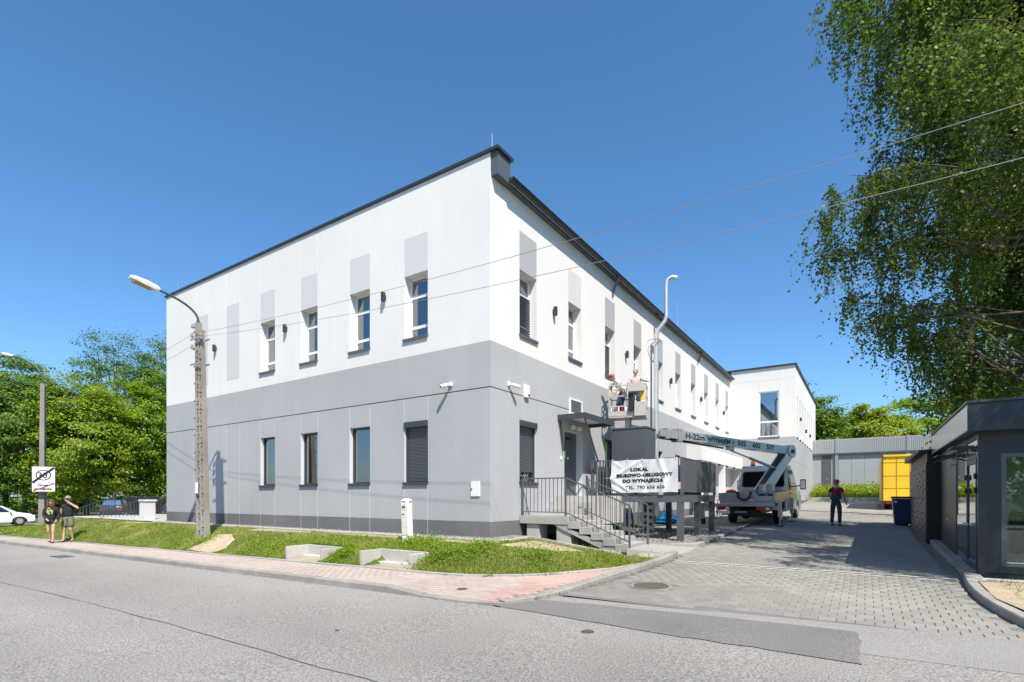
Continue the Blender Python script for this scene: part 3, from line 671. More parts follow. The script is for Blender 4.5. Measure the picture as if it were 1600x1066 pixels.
# parapet, roof, gutter
b = MB(); b.box(XL - .06, XW + .26, YW - .05, YW + .62, Z_PAR, Z_PAR + .075); b.build('parapet_cap', DARK, bld)
b = MB(); b.box(XW - .02, XW + .2, YW + .02, YW + .56, Z_EAVE - .12, Z_PAR); b.build('parapet_end_cladding', ANTH2, bld)
b = MB(); b.box(XL, XW - .02, YW + DP_, YW + .56, 8.3, Z_PAR); b.build('parapet_back', ANTH, bld)
b = MB(); b.add([(XW + .12, YW + .56, Z_EAVE + .06), (XW + .12, YB, Z_EAVE + .06), (-16, YB, 9.25), (-16, YW + .56, 9.25), (XL, YB, 8.9), (XL, YW + .56, 8.9)], [(0, 1, 2, 3), (3, 2, 4, 5)]); b.build('roof', ANTH, bld)
b = MB(); b.box(XW + .002, XW + .13, YW + .60, YB - .3, Z_EAVE - .1, Z_EAVE + .03); b.build('eaves_board', ANTH2, bld)
b = MB(); gx, gz, gr = XW + .24, Z_EAVE + .0, .085
for y0, y1 in ((YW + .5, YB - .45),):
    pts = [(gx + gr * math.cos(t), gz + gr * math.sin(t)) for t in np.linspace(math.pi, 2 * math.pi, 9)]
    for (xa, za), (xb, zb) in zip(pts, pts[1:]): b.add([(xa, y0, za), (xb, y0, zb), (xb, y1, zb), (xa, y1, za)], [(0, 1, 2, 3)])
    b.add([(x, y0, z) for x, z in pts], [tuple(range(9))]); b.tube([(gx + gr, y0, gz), (gx + gr, y1, gz)], .014, 6)
gut = b.build('gutter', DARK, bld, smooth=True)
brm = None
for i in range(38):
    y = YW + .9 + i * .70
    b = MB(); b.beam((gx - gr - .03, y, gz + .04), (gx + gr + .01, y, gz + .015), .022, .012); b.build('gutter_bracket', GALV, gut)
for i, y in enumerate((17.6, 29.2)):
    b = MB(); b.tube([(gx, y, gz - .05), (gx, y, gz - .2), (XW + .1, y + .02, gz - .45), (XW + .08, y + .02, gz - .6)], .045, 10); b.build('gutter_outlet', DARK, gut, smooth=True)
# steel flue and its twin downpipe
b = MB(); b.tube([(-7.2, 21.6, .2), (-7.2, 21.6, 7.75), (-7.12, 21.62, 7.95), (-6.86, 21.7, 8.3), (-6.82, 21.72, 8.5), (-6.82, 21.72, 9.85), (-6.76, 21.74, 10.0), (-6.6, 21.78, 10.08), (-6.42, 21.84, 10.0)], [.098, .098, .09, .085, .08, .08, .08, .085, .11], 14)
flue = b.build('flue_pipe', ALU, bld, smooth=True)
for z in (1.5, 2.5, 3.5, 4.5, 5.5, 6.5, 7.5): MB().cyl((-7.2, 21.6, z - .025), (-7.2, 21.6, z + .025), .106).build('joint_collar', ALU, flue, smooth=True)
for z in (3.6, 7.5):
    b = MB(); b.beam((-7.48, 21.35, z), (-7.05, 21.35, z), .03, .03); b.beam((-7.48, 21.85, z), (-7.05, 21.85, z), .03, .03); b.beam((-7.06, 21.33, z), (-7.06, 21.87, z), .03, .03); b.beam((-7.46, 21.3, z - .35), (-7.1, 21.36, z), .02, .02); b.build('wall_bracket', GALV, flue)
# entrance portico further back
b = MB(); b.box(XW + .003, -6.77, PT0, YB - .003, 2.86, 3.56); por = b.build('portico', WHITE, bld)
for y in (28.6, 30.6, 32.6, 34.6): MB().cyl((-6.72, y, 2.80), (-6.6, y, 2.74), .055).build('spotlight', BLACK, por, smooth=True)
for y in (PT0 + .2, 32.5): MB().box(-7.1, -6.8, y, y + .35, .1, 2.855).build('pillar', WHITE, por)
for y0, y1 in ((28.2, 29.3), (30.5, 31.6)): MB().box(XW + .003, XW + .04, y0, y1, .3, 2.5).build('glazed_door', APVC, por)
MB().box(-7.0, -5.4, 31.0, 37.5, .15, .95).build('ramp_wall', WHITE, por)
# lightning rods
for p in ((-7.6, 10.5, 9.37), (-23.6, 10.45, 9.37), (-7.6, 26.0, 8.95), (-7.6, 32.0, 8.95)):
    b = MB(); b.cyl(p, (p[0], p[1], p[2] + (.55 if p[1] < 11 else 1.6)), .012, .006, 6); b.build('lightning_rod', GALV, bld)
# ------------------------------------------------------------------ things fixed to the walls
def wall_light(label, F, a, z):
    t = thing('wall_light', label, 'wall light', F.P(a, 0, z), 'up and down lights on the upper walls')
    b = MB(); F.box(b, a - .03, a + .03, -.04, 0, z - .06, z + .06); b.build('back_plate', DARK, t)
    b = MB(); F.box(b, a - .045, a + .045, -.13, -.04, z - .13, z + .13); b.build('lamp_body', DARK, t, bevel=.01)
wall_light('dark wall light between the two white windows nearest the building corner', FR, -11.12, 6.55)
wall_light('dark wall light on the front wall right of the farthest upper window', FR, -15.75, 6.5)
wall_light('dark wall light on the front wall just right of the concrete pole', FR, -20.2, 6.55)
for k, (y, s) in enumerate(((13.35, 'between the first and second'), (18.9, 'between the third and fourth'), (24.35, 'between the fifth and sixth'), (29.8, 'between the seventh and eighth'), (35.4, 'between the ninth and last'))):
    wall_light('dark driveway-side wall light %s upper windows from corner' % s, RT, y, 6.35)
def camera_unit(label, F, a, z, rot):
    t = thing('security_camera', label, 'security camera', F.P(a, 0, z))
    b = MB(); F.box(b, a - .05, a + .05, -.05, 0, z - .05, z + .06); b.build('mount', WPLAST, t, bevel=.012)
    p = Vector(F.P(a, -.05, z)); d = Vector((F.P(a + rot, -1, z)[0] - p.x, F.P(a + rot, -1, z)[1] - p.y, -.35)).normalized()
    b = MB(); b.tube([p - Vector((0, 0, .01)), p + d * .06], .02, 8); b.build('arm', WPLAST, t, smooth=True)
    b = MB(); b.tube([p + d * .05, p + d * .06, p + d * .26], [.03, .045, .048], 12); b.build('camera_body', WPLAST, t, smooth=True)
    b = MB(); b.tube([p + d * .262, p + d * .268], .035, 12); b.build('lens', BLACK, t)
camera_unit('white bullet security camera on the grey front wall near the corner', FR, -8.72, 3.84, -.6)
camera_unit('white bullet security camera on the driveway side just past the corner', RT, 11.05, 3.84, .9)
al = thing('alarm_siren', 'white alarm siren box with red strobe above the shuttered side window', 'alarm', RT.P(11.86, 0, 3.65))
b = MB(); RT.box(b, 11.76, 11.96, -.08, 0, 3.62, 3.96); b.build('housing', WPLAST, al, bevel=.015)
b = MB(); b.ball(RT.P(11.9, -.08, 3.69), .04); b.build('strobe', REDL, al, smooth=True)
fl = thing('flood_light', 'small twin floodlight over the grey entrance door', 'wall light', RT.P(14.6, 0, 3.1))
b = MB(); RT.box(b, 14.55, 14.7, -.06, 0, 3.06, 3.14); b.build('sensor', BLACK, fl)
for s in (-1, 1):
    b = MB(); RT.box(b, 14.62 + s * .2 - .08, 14.62 + s * .2 + .08, -.16, -.05, 3.04, 3.16); b.build('lamp_head', WPLAST, fl, bevel=.01)
b = MB(); FR.box(b, -8.07, -7.80, -.03, 0, 1.0, 1.37); mb_ = b.build('meter_box', WPLAST, None, bevel=.006, label='small white meter box low on the grey front wall by the corner', cat='meter box')
b = MB(); FR.box(b, -8.05, -8.03, -.04, -.03, 1.15, 1.2); b.build('lock', BLACK, mb_)
t = thing('wall_lamp', 'small teal lamp on the grey front wall right of the concrete pole', 'wall light', FR.P(-20.9, 0, 4.3))
b = MB(); b.tube([FR.P(-20.9, 0, 4.35), FR.P(-20.9, -.12, 4.38)], .03, 8); b.build('arm', DARK, t)
b = MB(); b.tube([FR.P(-20.9, -.1, 4.42), FR.P(-20.9, -.14, 4.2)], [.05, .11], 10); b.build('lamp_shade', M('teal_enamel', (.1, .25, .28), .4), t, smooth=True)
# ------------------------------------------------------------------ rear wing
WX, WZ = -3.66, 9.42
wing = thing('building_wing', 'white and grey rear wing with a tall window, jutting towards the driveway', 'building', (WX, YB, .4))
WF = Fac(lambda a, d, z: (a, YB + d, z)); WS = Fac(lambda a, d, z: (WX - d, a, z))
WW = (-5.75, -4.57, 4.92, 7.88)
slits = [(YB + 1.2 + i * 1.85, YB + 1.75 + i * 1.85, 4.92, 7.6) for i in range(9)]
WF.wall('front_wall', -7.49, WX - .0085, -.3, WZ, [WW], .008, .28, WHITE, wing)
WS.wall('side_wall', YB + .281, 55, -.3, WZ, slits, .008, .28, WHITE, wing)
MB().box(-12, WX - .29, 54.7, 55, -.3, WZ).build('rear_wall', WHITE, wing)
MB().box(-12, WX - 2, YB + 2.2, 54.6, -.3, WZ - .2).build('interior_core', INTER, wing)
MB().box(-12, WX - .29, YB + .29, 54.6, 4.3, 4.5).build('floor_slab', INTER, wing)
MB().box(-14, WX + .1, YB - .1, 55.1, WZ, WZ + .10).build('roof_edge', DARK, wing)
for z0, z1, m in ((-.2, .75, PLINTH), (.75, 3.3, GREY), (3.31, 4.84, GREY)):
    WF.panel(-7.49, WX, z0, z1, m, wing, .004); WS.panel(YB + .0076, 55, z0, z1, m, wing, .004)
for x0, x1 in ((-7.49, -5.75), (-5.75, -4.57), (-4.57, WX)):
    for z0, z1 in (((4.86, 4.92), (7.88, 8.62), (8.63, WZ)) if x0 == -5.75 else ((4.86, 8.62), (8.63, WZ))): WF.panel(x0, x1, z0, z1, WHITE, wing, .008)
sb = MB(); WS.panel(YB + .0076, 55, 7.62, WZ, WHITE, wing, 0); 
pr = YB
for s0, s1, _, _ in slits: WS.panel(pr, s0, 4.86, 7.62, WHITE, wing, 0); pr = s1
WS.panel(pr, 55, 4.86, 7.62, WHITE, wing, 0)
b = MB(); a0, a1, z0, z1 = WW
for q in ((a0, a0 + .07, z0, z1), (a1 - .07, a1, z0, z1), (a0 + .07, a1 - .07, z0, z0 + .07), (a0 + .07, a1 - .07, z1 - .07, z1), (a0 + .07, a1 - .07, 5.85, 5.95)): WF.box(b, q[0], q[1], .04, .10, q[2], q[3])
w = b.build('window', WPVC, wing)
for za, zb in ((z0 + .07, 5.85), (5.95, z1 - .07)):
    b = MB(); WF.box(b, a0 + .07, a1 - .07, .066, .074, za, zb); b.build('pane', GLASS, w)
b = MB(); WF.box(b, a0 - .05, a1 + .05, -.06, .04, z0 - .05, z0 - .003); b.build('sill', ANTH2, w)
b = MB()
for i in range(8):
    x = a0 + .1 + i * .13; b.add([(x, YB + .2, 5), (x + .065, YB + .26, 5), (x + .13, YB + .2, 5), (x, YB + .2, 7.0), (x + .065, YB + .26, 7.0), (x + .13, YB + .2, 7.0)], [(0, 1, 4, 3), (1, 2, 5, 4)])
b.build('curtain', CURT, w)
for s0, s1, z0, z1 in slits:
    b = MB(); WS.box(b, s0, s1, .22, .24, z0, z1); b.build('pane', GLASS, wing)
    b = MB(); WS.box(b, s0 - .03, s1 + .03, -.06, .2, z0 - .05, z0 - .005); b.build('sill', DARK, wing)
for y, z in ((41.0, 6.3), (45.0, 5.9), (48.6, 5.9)):
    b = MB(); WS.box(b, y - .06, y + .06, -.12, 0, z - .12, z + .12); b.build('lamp', DARK, wing)
# ------------------------------------------------------------------ gravel, lower edging
GRAV = M('gravel_stone', (.215, .205, .19), .9, var=.2, scale=20, isl=.4)
def pebbles(name, label, n, sample, r0, r1, seed):
    rg = np.random.RandomState(seed); P = np.array([sample(rg) for _ in range(n)]); R = rg.uniform(r0, r1, (n, 1, 1))
    u = np.array([(1, 0, 0), (-1, 0, 0), (0, 1, 0), (0, -1, 0), (0, 0, 1), (0, 0, -1)], float)[None] * rg.uniform(.55, 1.2, (n, 6, 1)) + rg.uniform(-.25, .25, (n, 6, 3))
    V = (P[:, None, :] + u * R).reshape(-1, 3); f = np.array([(0, 2, 4), (2, 1, 4), (1, 3, 4), (3, 0, 4), (2, 0, 5), (1, 2, 5), (3, 1, 5), (0, 3, 5)])
    F = (np.arange(n)[:, None, None] * 6 + f[None]).reshape(-1, 3); o = np_mesh(name, V, F, GRAV, kind='stuff', org=P.mean(0)); o['label'] = label; o['category'] = 'gravel'; return o
MB().add([(XL - .3, 9.88, -.02), (-7.06, 9.88, -.02), (-7.06, 11.3, -.03), (XW, 11.3, -.03), (XW, YW, -.02), (XL - .3, YW, -.02)], [(0, 1, 2, 3, 4, 5)]).build('gravel_strip_base', M('gravel_bed', (.22, .21, .2), .95, var=.2, scale=20, fine=.3), kind='structure')
def smp(rg):
    if rg.rand() < .2: return (rg.uniform(XW, -7.05), rg.uniform(YW, 11.3), -.012)
    return (XW - 17 * rg.rand() ** 1.5 + .4, rg.uniform(9.9, YW - .01), -.012)
pebbles('gravel_strip', 'strip of pale gravel along the foot of the front wall', 5200, smp, .012, .03, 2)
gb = [(-6.0, 14.1), (-4.45, 14.5), (-3.8, 14.9), (-3.78, 19.1), (-7.4, 19.1), (-7.4, 15.5), (-6.3, 15.5)]
MB().add([(x, y, zd(y) + .035) for x, y in gb] , [tuple(range(len(gb)))]).build('gravel_bed_base', MATS['gravel_bed'], kind='structure')
def smp2(rg):
    while 1:
        x, y = rg.uniform(-7.3, -3.8), rg.uniform(14.2, 19) if rg.rand() < .4 else rg.uniform(14.2, 16.5)
        if inside(gb, x, y): return (x, y, zd(y) + .045)
pebbles('gravel_bed', 'bed of grey gravel under the steel platform', 5000, smp2, .015, .035, 3)
kerb_run(sidewalk, [(XL - .3, 9.88), (-7.05, 9.88)], lambda x, y: .0, lambda x, y: -.1, w=.06, seg=1.0, name='edging_stone', mat=CONC_L)
kerb_run(sidewalk, [(-7.05, 9.88), (-7.0, 11.35)], lambda x, y: -.01, lambda x, y: -.1, w=.06, seg=.75, name='edging_stone', mat=CONC_L)
kerb_run(sidewalk, [(-7.0, 11.35), (-6.1, 11.30), (-5.0, 11.40), (-4.5, 11.55), (-3.85, 12.75)], lambda x, y: .0 - .40 * clamp((x + 6.9) / 3.1, 0, 1), lambda x, y: -.6, w=.07, seg=.9, name='edging_stone', mat=CONC_L, side_=-1)
# ------------------------------------------------------------------ entrance stairs
st = thing('entrance_stairs', 'concrete stairs with landings leading up to the grey entrance door', 'stairs', (-6, 12, -.2))
SY0, SY1 = 11.56, 12.92
MB().box(XW + .012, -6.07, SY0, SY1, .30, .50).build('landing', CONC, st, bevel=.006)
for k in range(5):
    x = -6.07 + .31 * k; z = .375 - .125 * k
    MB().add([(x + .001, SY0, z), (x + .31, SY0, z), (x + .31, SY0, z - .17), (x + .001, SY0, z - .17 - (.0 if k else .0)),
              (x + .001, SY1, z), (x + .31, SY1, z), (x + .31, SY1, z - .17), (x + .001, SY1, z - .17)],
             [(0, 1, 2, 3), (7, 6, 5, 4), (0, 4, 5, 1), (1, 5, 6, 2), (2, 6, 7, 3), (3, 7, 4, 0)]).build('step', CONC, st, bevel=.006)
MB().add([(-6.5, SY0 + .02, .30), (-6.07, SY0 + .02, .30), (-6.07, SY0 + .02, .2), (-4.52, SY0 + .02, -.30), (-4.9, SY0 + .02, -.36), (-6.2, SY0 + .02, .16),
          (-6.5, SY1 - .02, .30), (-6.07, SY1 - .02, .30), (-6.07, SY1 - .02, .2), (-4.52, SY1 - .02, -.30), (-4.9, SY1 - .02, -.36), (-6.2, SY1 - .02, .16)],
         [(0, 1, 2, 3, 4, 5), (11, 10, 9, 8, 7, 6), (0, 6, 7, 1), (2, 8, 9, 3), (3, 9, 10, 4), (4, 10, 11, 5), (5, 11, 6, 0)]).build('flight_slab', CONC, st)
for x0, x1 in ((-7.3, -6.93), (-6.42, -6.02)): MB().box(x0, x1, SY0 + .06, SY0 + .5, -.45, .3).build('support_block', CONC_L, st, bevel=.01)
for k in range(3): MB().box(XW + .012, -6.2, SY1 + .002 + .3 * k, 15.5, .5 + .173 * k + (.001 if k else -.3), .5 + .173 * (k + 1)).build('upper_step', CONC_L, st, bevel=.006)
def railing(name, label, pts, base, mat, n_gap=.115, low=.10, posts=True, r=.02, bw=.014):
    """pts: top rail polyline; base(x,y): height of the foot of the balusters under the bottom rail"""
    P = [Vector(p) for p in pts]; t = thing(name, label, 'railing', (P[0].x, P[0].y, base(P[0].x, P[0].y)))
    for si, (a, b2) in enumerate(zip(P, P[1:])):
        d = (b2 - a); h = Vector((d.x, d.y, 0)); n = max(2, round(h.length / n_gap)); off = Vector((0, 0, r))
        MB().beam(a, b2, .042, .03).build('top_rail', mat, t)
        la = Vector((a.x, a.y, base(a.x, a.y) + low)); lb = Vector((b2.x, b2.y, base(b2.x, b2.y) + low))
        MB().beam(la, lb, .03, .022).build('bottom_rail', mat, t)
        for i in range(1, n):
            p = a.lerp(b2, i / n); q = la.lerp(lb, i / n)
            MB().beam(q + Vector((0, 0, .011)), p - Vector((0, 0, .015)), bw, bw).build('baluster', mat, t)
        if posts:
            for p, q in (((a, la), (b2, lb)) if si == 0 else ((b2, lb),)): MB().beam((p.x, p.y, q.z - low - .12), (p.x, p.y, p.z - .015), .038, .038).build('post', mat, t)
    return t
RAIL = ANTH2
sb_ = lambda x, y: .50 if x < -6.15 else .50 - .401 * (x + 6.15)
railing('stair_railing', 'grey steel railing on the near side of the entrance stairs', [(-7.42, SY0 + .06, 1.46), (-6.16, SY0 + .06, 1.46), (-4.5, SY0 + .06, .79)], sb_, RAIL)
railing('stair_railing', 'grey steel railing on the far side of the entrance stairs by the banner', [(-6.16, SY1 - .06, 1.46), (-4.5, SY1 - .06, .79)], sb_, RAIL)
# ------------------------------------------------------------------ steel platform with slatted screens
PX0, PX1, PY0, PY1, PZ0, PZ1 = -7.2, -4.35, 15.38, 19.35, .83, 1.05
pf = thing('steel_platform', 'grey steel equipment platform on legs with slatted screens round it', 'platform', (-5.7, 17.3, -.3))
for q in ((PX0, PX1, PY0, PY0 + .12), (PX0, PX1, PY1 - .12, PY1), (PX0, PX0 + .12, PY0 + .121, PY1 - .121), (PX1 - .12, PX1, PY0 + .121, PY1 - .121)): MB().box(*q, PZ0, PZ1).build('beam', ANTH2, pf)
b = MB()
for i in range(36): y = PY0 + .14 + i * .103; b.box(PX0 + .12, PX1 - .12, y, y + .03, PZ1 - .06, PZ1 - .02)
b.build('deck_grating', GALV, pf)['kind'] = 'stuff'
for x, y in ((PX1 - .09, PY0 + .09), (PX1 - .09, 17.35), (PX1 - .09, PY1 - .09), (-5.95, PY0 + 1.9), (-5.95, PY1 - .09), (-6.8, PY0 + .09), (-6.8, PY1 - .09)):
    MB().box(x - .085, x + .085, y - .085, y + .085, zd(y) - .1, PZ0 - .001).build('leg', ANTH2, pf)
SZ0, SZ1 = 1.13, 2.14
for x0, x1, y in ((PX0, PX1, PY0 + .02),):
    MB().box(x0, x1, y, y + .04, SZ1 - .03, SZ1).build('screen_rail', ANTH2, pf); MB().box(x0, x1, y, y + .04, SZ0, SZ0 + .03).build('screen_rail', ANTH2, pf)
    n = 26
    for i in range(n): x = x0 + .03 + (x1 - x0 - .06) * i / (n - 1); MB().box(x - .022, x + .022, y + .006, y + .034, SZ0 + .03, SZ1 - .03).build('slat', ANTH2, pf)
MB().box(PX1 - .05, PX1 - .01, PY0 + .07, PY1, SZ1 - .03, SZ1).build('screen_rail', ANTH2, pf); MB().box(PX1 - .05, PX1 - .01, PY0 + .07, PY1, SZ0, SZ0 + .03).build('screen_rail', ANTH2, pf)
n = 44
for i in range(n): y = PY0 + .1 + (PY1 - PY0 - .12) * i / (n - 1); MB().box(PX1 - .044, PX1 - .016, y - .03, y + .03, SZ0 + .03, SZ1 - .03).build('slat', ANTH2, pf)
for x, y in ((PX1 - .03, PY0 + .03), (PX1 - .03, PY1 + .03), (PX0 + .02, PY0 - .03), (-5.8, PY0 + .08)): MB().box(x - .04, x + .04, y - .04, y + .04, PZ1, SZ1 + .005).build('post', ANTH2, pf)
MB().box(PX1 - .14, PX1 - .06, PY0 - .012, PY0 - .002, 1.22, 1.42).build('warning_label', M('red_white_label', (.75, .45, .4), .6, var=.3, scale=25), pf)
# enclosure box standing on the platform
bx_ = thing('equipment_cabinet', 'large plain dark grey equipment cabinet standing on the steel platform', 'cabinet', (-6.2, 16.4, 1.05))
MB().box(-6.78, -5.64, 15.95, 16.85, 1.05, 3.14).build('body', M('cabinet_dark_grey', (.075, .082, .095), .5, var=.05), bx_, bevel=.012)
MB().box(-6.80, -5.62, 15.93, 16.87, 3.141, 3.2).build('lid', M('cabinet_dark_grey', (.1, .1, .1)), bx_, bevel=.01)
# louvred chiller units behind the screens
for k, (x0, x1, y0, y1, h, s) in enumerate(((-7.1, -6.85, 15.6, 15.9, .9, 'left end of the platform behind the slats'), (-5.5, -4.7, 17.2, 18.9, .98, 'back of the platform behind the slats'))):
    t = thing('cooling_unit', 'dark cooling unit at the ' + s, 'cooling unit', ((x0 + x1) / 2, (y0 + y1) / 2, 1.05))
    MB().box(x0, x1, y0, y1, 1.05, 1.05 + h).build('casing', ANTH, t, bevel=.01)
    for i in range(6): MB().box(x0 + .03, x1 - .03, y0 - .012, y0 - .001, 1.15 + i * .12, 1.19 + i * .12).build('louvre', BLACK, t)
# ------------------------------------------------------------------ banner
BAN = M('vinyl_banner', (.60, .61, .62), .5, var=.02, scale=3)
INK = M('black_print', (.012, .012, .014), .6)
ban = thing('banner', 'creased white vinyl rental banner with black lettering tied to the platform screen', 'banner', (-5.48, PY0 - .06, 1.1))
nx, ny = 60, 32; bxa, bxb = -6.52, -4.47
def ban_top(x): return 2.105 + .025 * (x - bxa) / 2.05 - .012 * abs(math.sin((x - bxa) * math.pi / .52))
def ban_bot(x): return 1.10 + .02 * (x - bxa) / 2.05 + .014 * abs(math.sin((x - bxa) * math.pi / .52))
def ridge(u, v, p, q, w, h):
    px_, py_ = q[0] - p[0], q[1] - p[1]; L2 = px_ * px_ + py_ * py_; t = clamp(((u - p[0]) * px_ + (v - p[1]) * py_) / L2, 0, 1)
    d = math.hypot(u - p[0] - t * px_, v - p[1] - t * py_); return h * math.exp(-(d / w) ** 2)
def ban_y(u, v):
    y = .010 * math.sin(u * 9 + v * 2) * math.sin(v * math.pi) + .006 * math.sin(u * 21 - v * 6)
    for p, q, w, h in (((0, .45), (.95, .98), .05, .026), ((0, .45), (.5, .1), .05, .022), ((.0, .45), (.7, .6), .03, .012), ((.95, .98), (1.1, .1), .05, -.018), ((1.5, .98), (1.66, .5), .06, .03), ((1.66, .5), (1.6, 0), .07, .03), ((0, 1), (.3, .8), .04, .015), ((.02, .3), (.5, -.0), .03, -.015), ((.5, .02), (.95, .5), .04, .010)):
        y += ridge(u, v, p, q, w, h)
    return PY0 - .05 - y
b = MB(); vs = []
for j in range(ny + 1):
    for i in range(nx + 1):
        u = i / nx; v = j / ny; x = bxa + (bxb - bxa) * u; z = ban_bot(x) + (ban_top(x) - ban_bot(x)) * v
        vs.append((x + (.03 * math.exp(-((v - .45) / .16) ** 2) - .0) * (1 - u) ** 8 * -1, ban_y(u * 2.05, v), z))
b.add(vs, [(j * (nx + 1) + i, j * (nx + 1) + i + 1, (j + 1) * (nx + 1) + i + 1, (j + 1) * (nx + 1) + i) for j in range(ny) for i in range(nx)])
sheet_o = b.build('vinyl_sheet', BAN, ban, smooth=True)
def ban_text(body, x, z, size, xs, bold):
    m = frame_mtx(Vector((x, PY0 - .05, z)) - ORG[ban.name], (1, 0, .018), (0, 0, 1))
    o = text('lettering', body, size, m, INK, ban, xs=xs, bold=bold, depth=0, spacing=1.10)
    bm = bmesh.new(); bm.from_mesh(o.data); bmesh.ops.triangulate(bm, faces=bm.faces); bmesh.ops.subdivide_edges(bm, edges=[e for e in bm.edges if e.calc_length() > .03], cuts=1)
    for v in bm.verts:
        w = v.co + ORG[ban.name]; v.co.y = ban_y((w.x - bxa), clamp((w.z - ban_bot(w.x)) / (ban_top(w.x) - ban_bot(w.x)), 0, 1)) - .008 - ORG[ban.name].y
    bm.to_mesh(o.data); bm.free(); return o
ban_text('LOKAL', -5.90, 1.765, .135, 1.20, .009)
ban_text('BIUROWO-USŁUGOWY', -6.34, 1.585, .135, 1.10, .009)
ban_text('DO WYNAJĘCIA', -6.16, 1.42, .135, 1.17, .009)
ban_text('TEL. 790 656 656', -6.06, 1.225, .135, 1.14, .002)
for u in (0, .24, .48, .72, .99):
    x = bxa + .02 + u * 1.99
    MB().cyl((x, PY0 - .068, ban_top(x) - .03), (x, PY0 - .052, ban_top(x) - .03), .013, n=10).build('eyelet', GALV, ban)
    MB().tube([(x, PY0 - .065, ban_top(x) - .03), (x, PY0 - .01, SZ1 + .012), (x, PY0 + .05, SZ1 + .01)], .004, 5).build('tie', WPLAST, ban)
    MB().tube([(x, PY0 - .065, ban_bot(x) + .03), (x, PY0 - .02, SZ0 - .02)], .004, 5).build('tie', WPLAST, ban)
MB().tube([(bxa - .02, PY0 - .06, 1.58), (bxa - .25, PY0 - .0, 1.57)], .004, 5).build('tie', WPLAST, ban)
# blue tarpaulin heap and small things seen under the platform
rg = random.Random(4); b = MB(); nn = 18; vs = []
for j in range(7):
    for i in range(nn):
        a = 2 * math.pi * i / nn; r = (1 - j / 6.5) ** .6; vs.append((-6.95 + .42 * r * math.cos(a) * rg.uniform(.8, 1.15), 22.4 + 1.1 * r * math.sin(a) * rg.uniform(.8, 1.15), zd(22.4) + .06 + .42 * (j / 6) * rg.uniform(.8, 1.1)))
b.add(vs, [(j * nn + i, j * nn + (i + 1) % nn, (j + 1) * nn + (i + 1) % nn, (j + 1) * nn + i) for j in range(6) for i in range(nn)] + [tuple(range(6 * nn, 7 * nn))])
b.build('tarpaulin', M('blue_tarp', (.02, .42, .75), .4, var=.15, scale=10), None, label='crumpled bright blue tarpaulin heaped by the wall behind the platform', cat='tarpaulin')
def bicycle(label, x, y, z):
    t = thing('bicycle', label, 'bicycle', (x, y, z), local=True)
    for s in (-.5, .5):
        pts = [(0, s + .32 * math.cos(a), .33 + .32 * math.sin(a)) for a in np.linspace(0, 2 * math.pi, 21)]
        w = MB().tube(pts, .016, 6, cap=False).build('wheel', RUBBER, t)
        b = MB()
        for k in range(8): a = k * math.pi / 4; b.beam((0, s, .33), (0, s + .31 * math.cos(a), .33 + .31 * math.sin(a)), .004, .004)
        b.build('spokes', GALV, w)
    b = MB(); 
    for p, q in (((0, -.5, .33), (0, -.1, .30)), ((0, -.1, .30), (0, -.22, .8)), ((0, -.22, .78), (0, -.5, .33)), ((0, -.2, .74), (0, .36, .78)), ((0, -.1, .3), (0, .38, .7)), ((0, .35, .88), (0, .5, .33))): b.tube([p, q], .016, 6)
    b.build('frame', M('bicycle_paint', (.05, .06, .08), .3), t)
    MB().box(-.06, .06, -.34, -.1, .83, .88).build('saddle', BLACK, t, bevel=.02); MB().tube([(-.28, .3, .98), (-.1, .36, 1.0), (0, .35, .9), (.1, .36, 1.0), (.28, .3, .98)], .012, 6).build('handlebar', BLACK, t)
bicycle('dark bicycle standing behind the legs of the steel platform', -5.6, 25.6, zd(25.6))
# ------------------------------------------------------------------ lawn furniture
post = thing('gas_marker_post', 'white plastic utility post leaning slightly in the grass before the wall', 'utility post', (-9.35, 9.38, -.25), local=True)
post.rotation_euler = (0, RAD(-2.2), RAD(12))
MB().box(-.105, .105, -.105, .105, .1, 1.14).build('body', WPLAST, post, bevel=.03); MB().box(-.12, .12, -.12, .12, -.3, .12).build('foot', M('grey_plastic', (.45, .45, .44), .5), post, bevel=.02)
MB().ball((0, 0, 1.14), (.135, .135, .06), 14, 8).build('cap', WPLAST, post, smooth=True)
for z0, z1 in ((.30, .50), (.51, .72), (.73, .90), (.91, 1.08)): MB().box(-.085, .085, -.112, -.104, z0, z1).build('plate', M('post_plate', (.56, .55, .48), .6, var=.12, scale=15), post)
MB().box(-.06, .03, -.118, -.113, .96, 1.02).build('print', M('faded_print', (.1, .1, .1), .7), post); MB().box(-.07, .0, -.118, -.113, .80, .83).build('print', MATS['faded_print'], post)
def surround(label, x0, x1, y0, y1, zt, zb):
    t = thing('concrete_surround', label, 'retaining wall', ((x0 + x1) / 2, y1, zb), 'U-shaped concrete surrounds in the lawn')
    w = .09
    MB().box(x0 + w, x1 - w, y1 - w, y1, zb - .2, zt).build('back_wall', CONC_L, t, bevel=.006); MB().box(x0, x0 + w - .001, y0, y1 + .002, zb - .2, zt + .003).build('side_wall', CONC_L, t, bevel=.006); MB().box(x1 - w + .001, x1, y0, y1 + .002, zb - .2, zt + .003).build('side_wall', CONC_L, t, bevel=.006)
    MB().box(x0 + w + .001, x1 - w - .001, y1 - w - .16, y1 - w - .001, zb - .1, zb + .07).build('ledge', M('white_concrete', (.55, .53, .49), .9, var=.1), t)
surround('U-shaped concrete surround in the lawn, the one farther from the marker post', -12.35, -10.85, 8.02, 8.72, -.28, -.60)
surround('U-shaped concrete surround in the lawn, the one beside the marker post', -9.55, -7.95, 8.05, 8.72, -.24, -.58)
SAND = M('sandy_soil', (.37, .305, .215), .95, var=.22, scale=4, bump=.9, bscale=30, spec=.1, fine=.2, stain=.15)
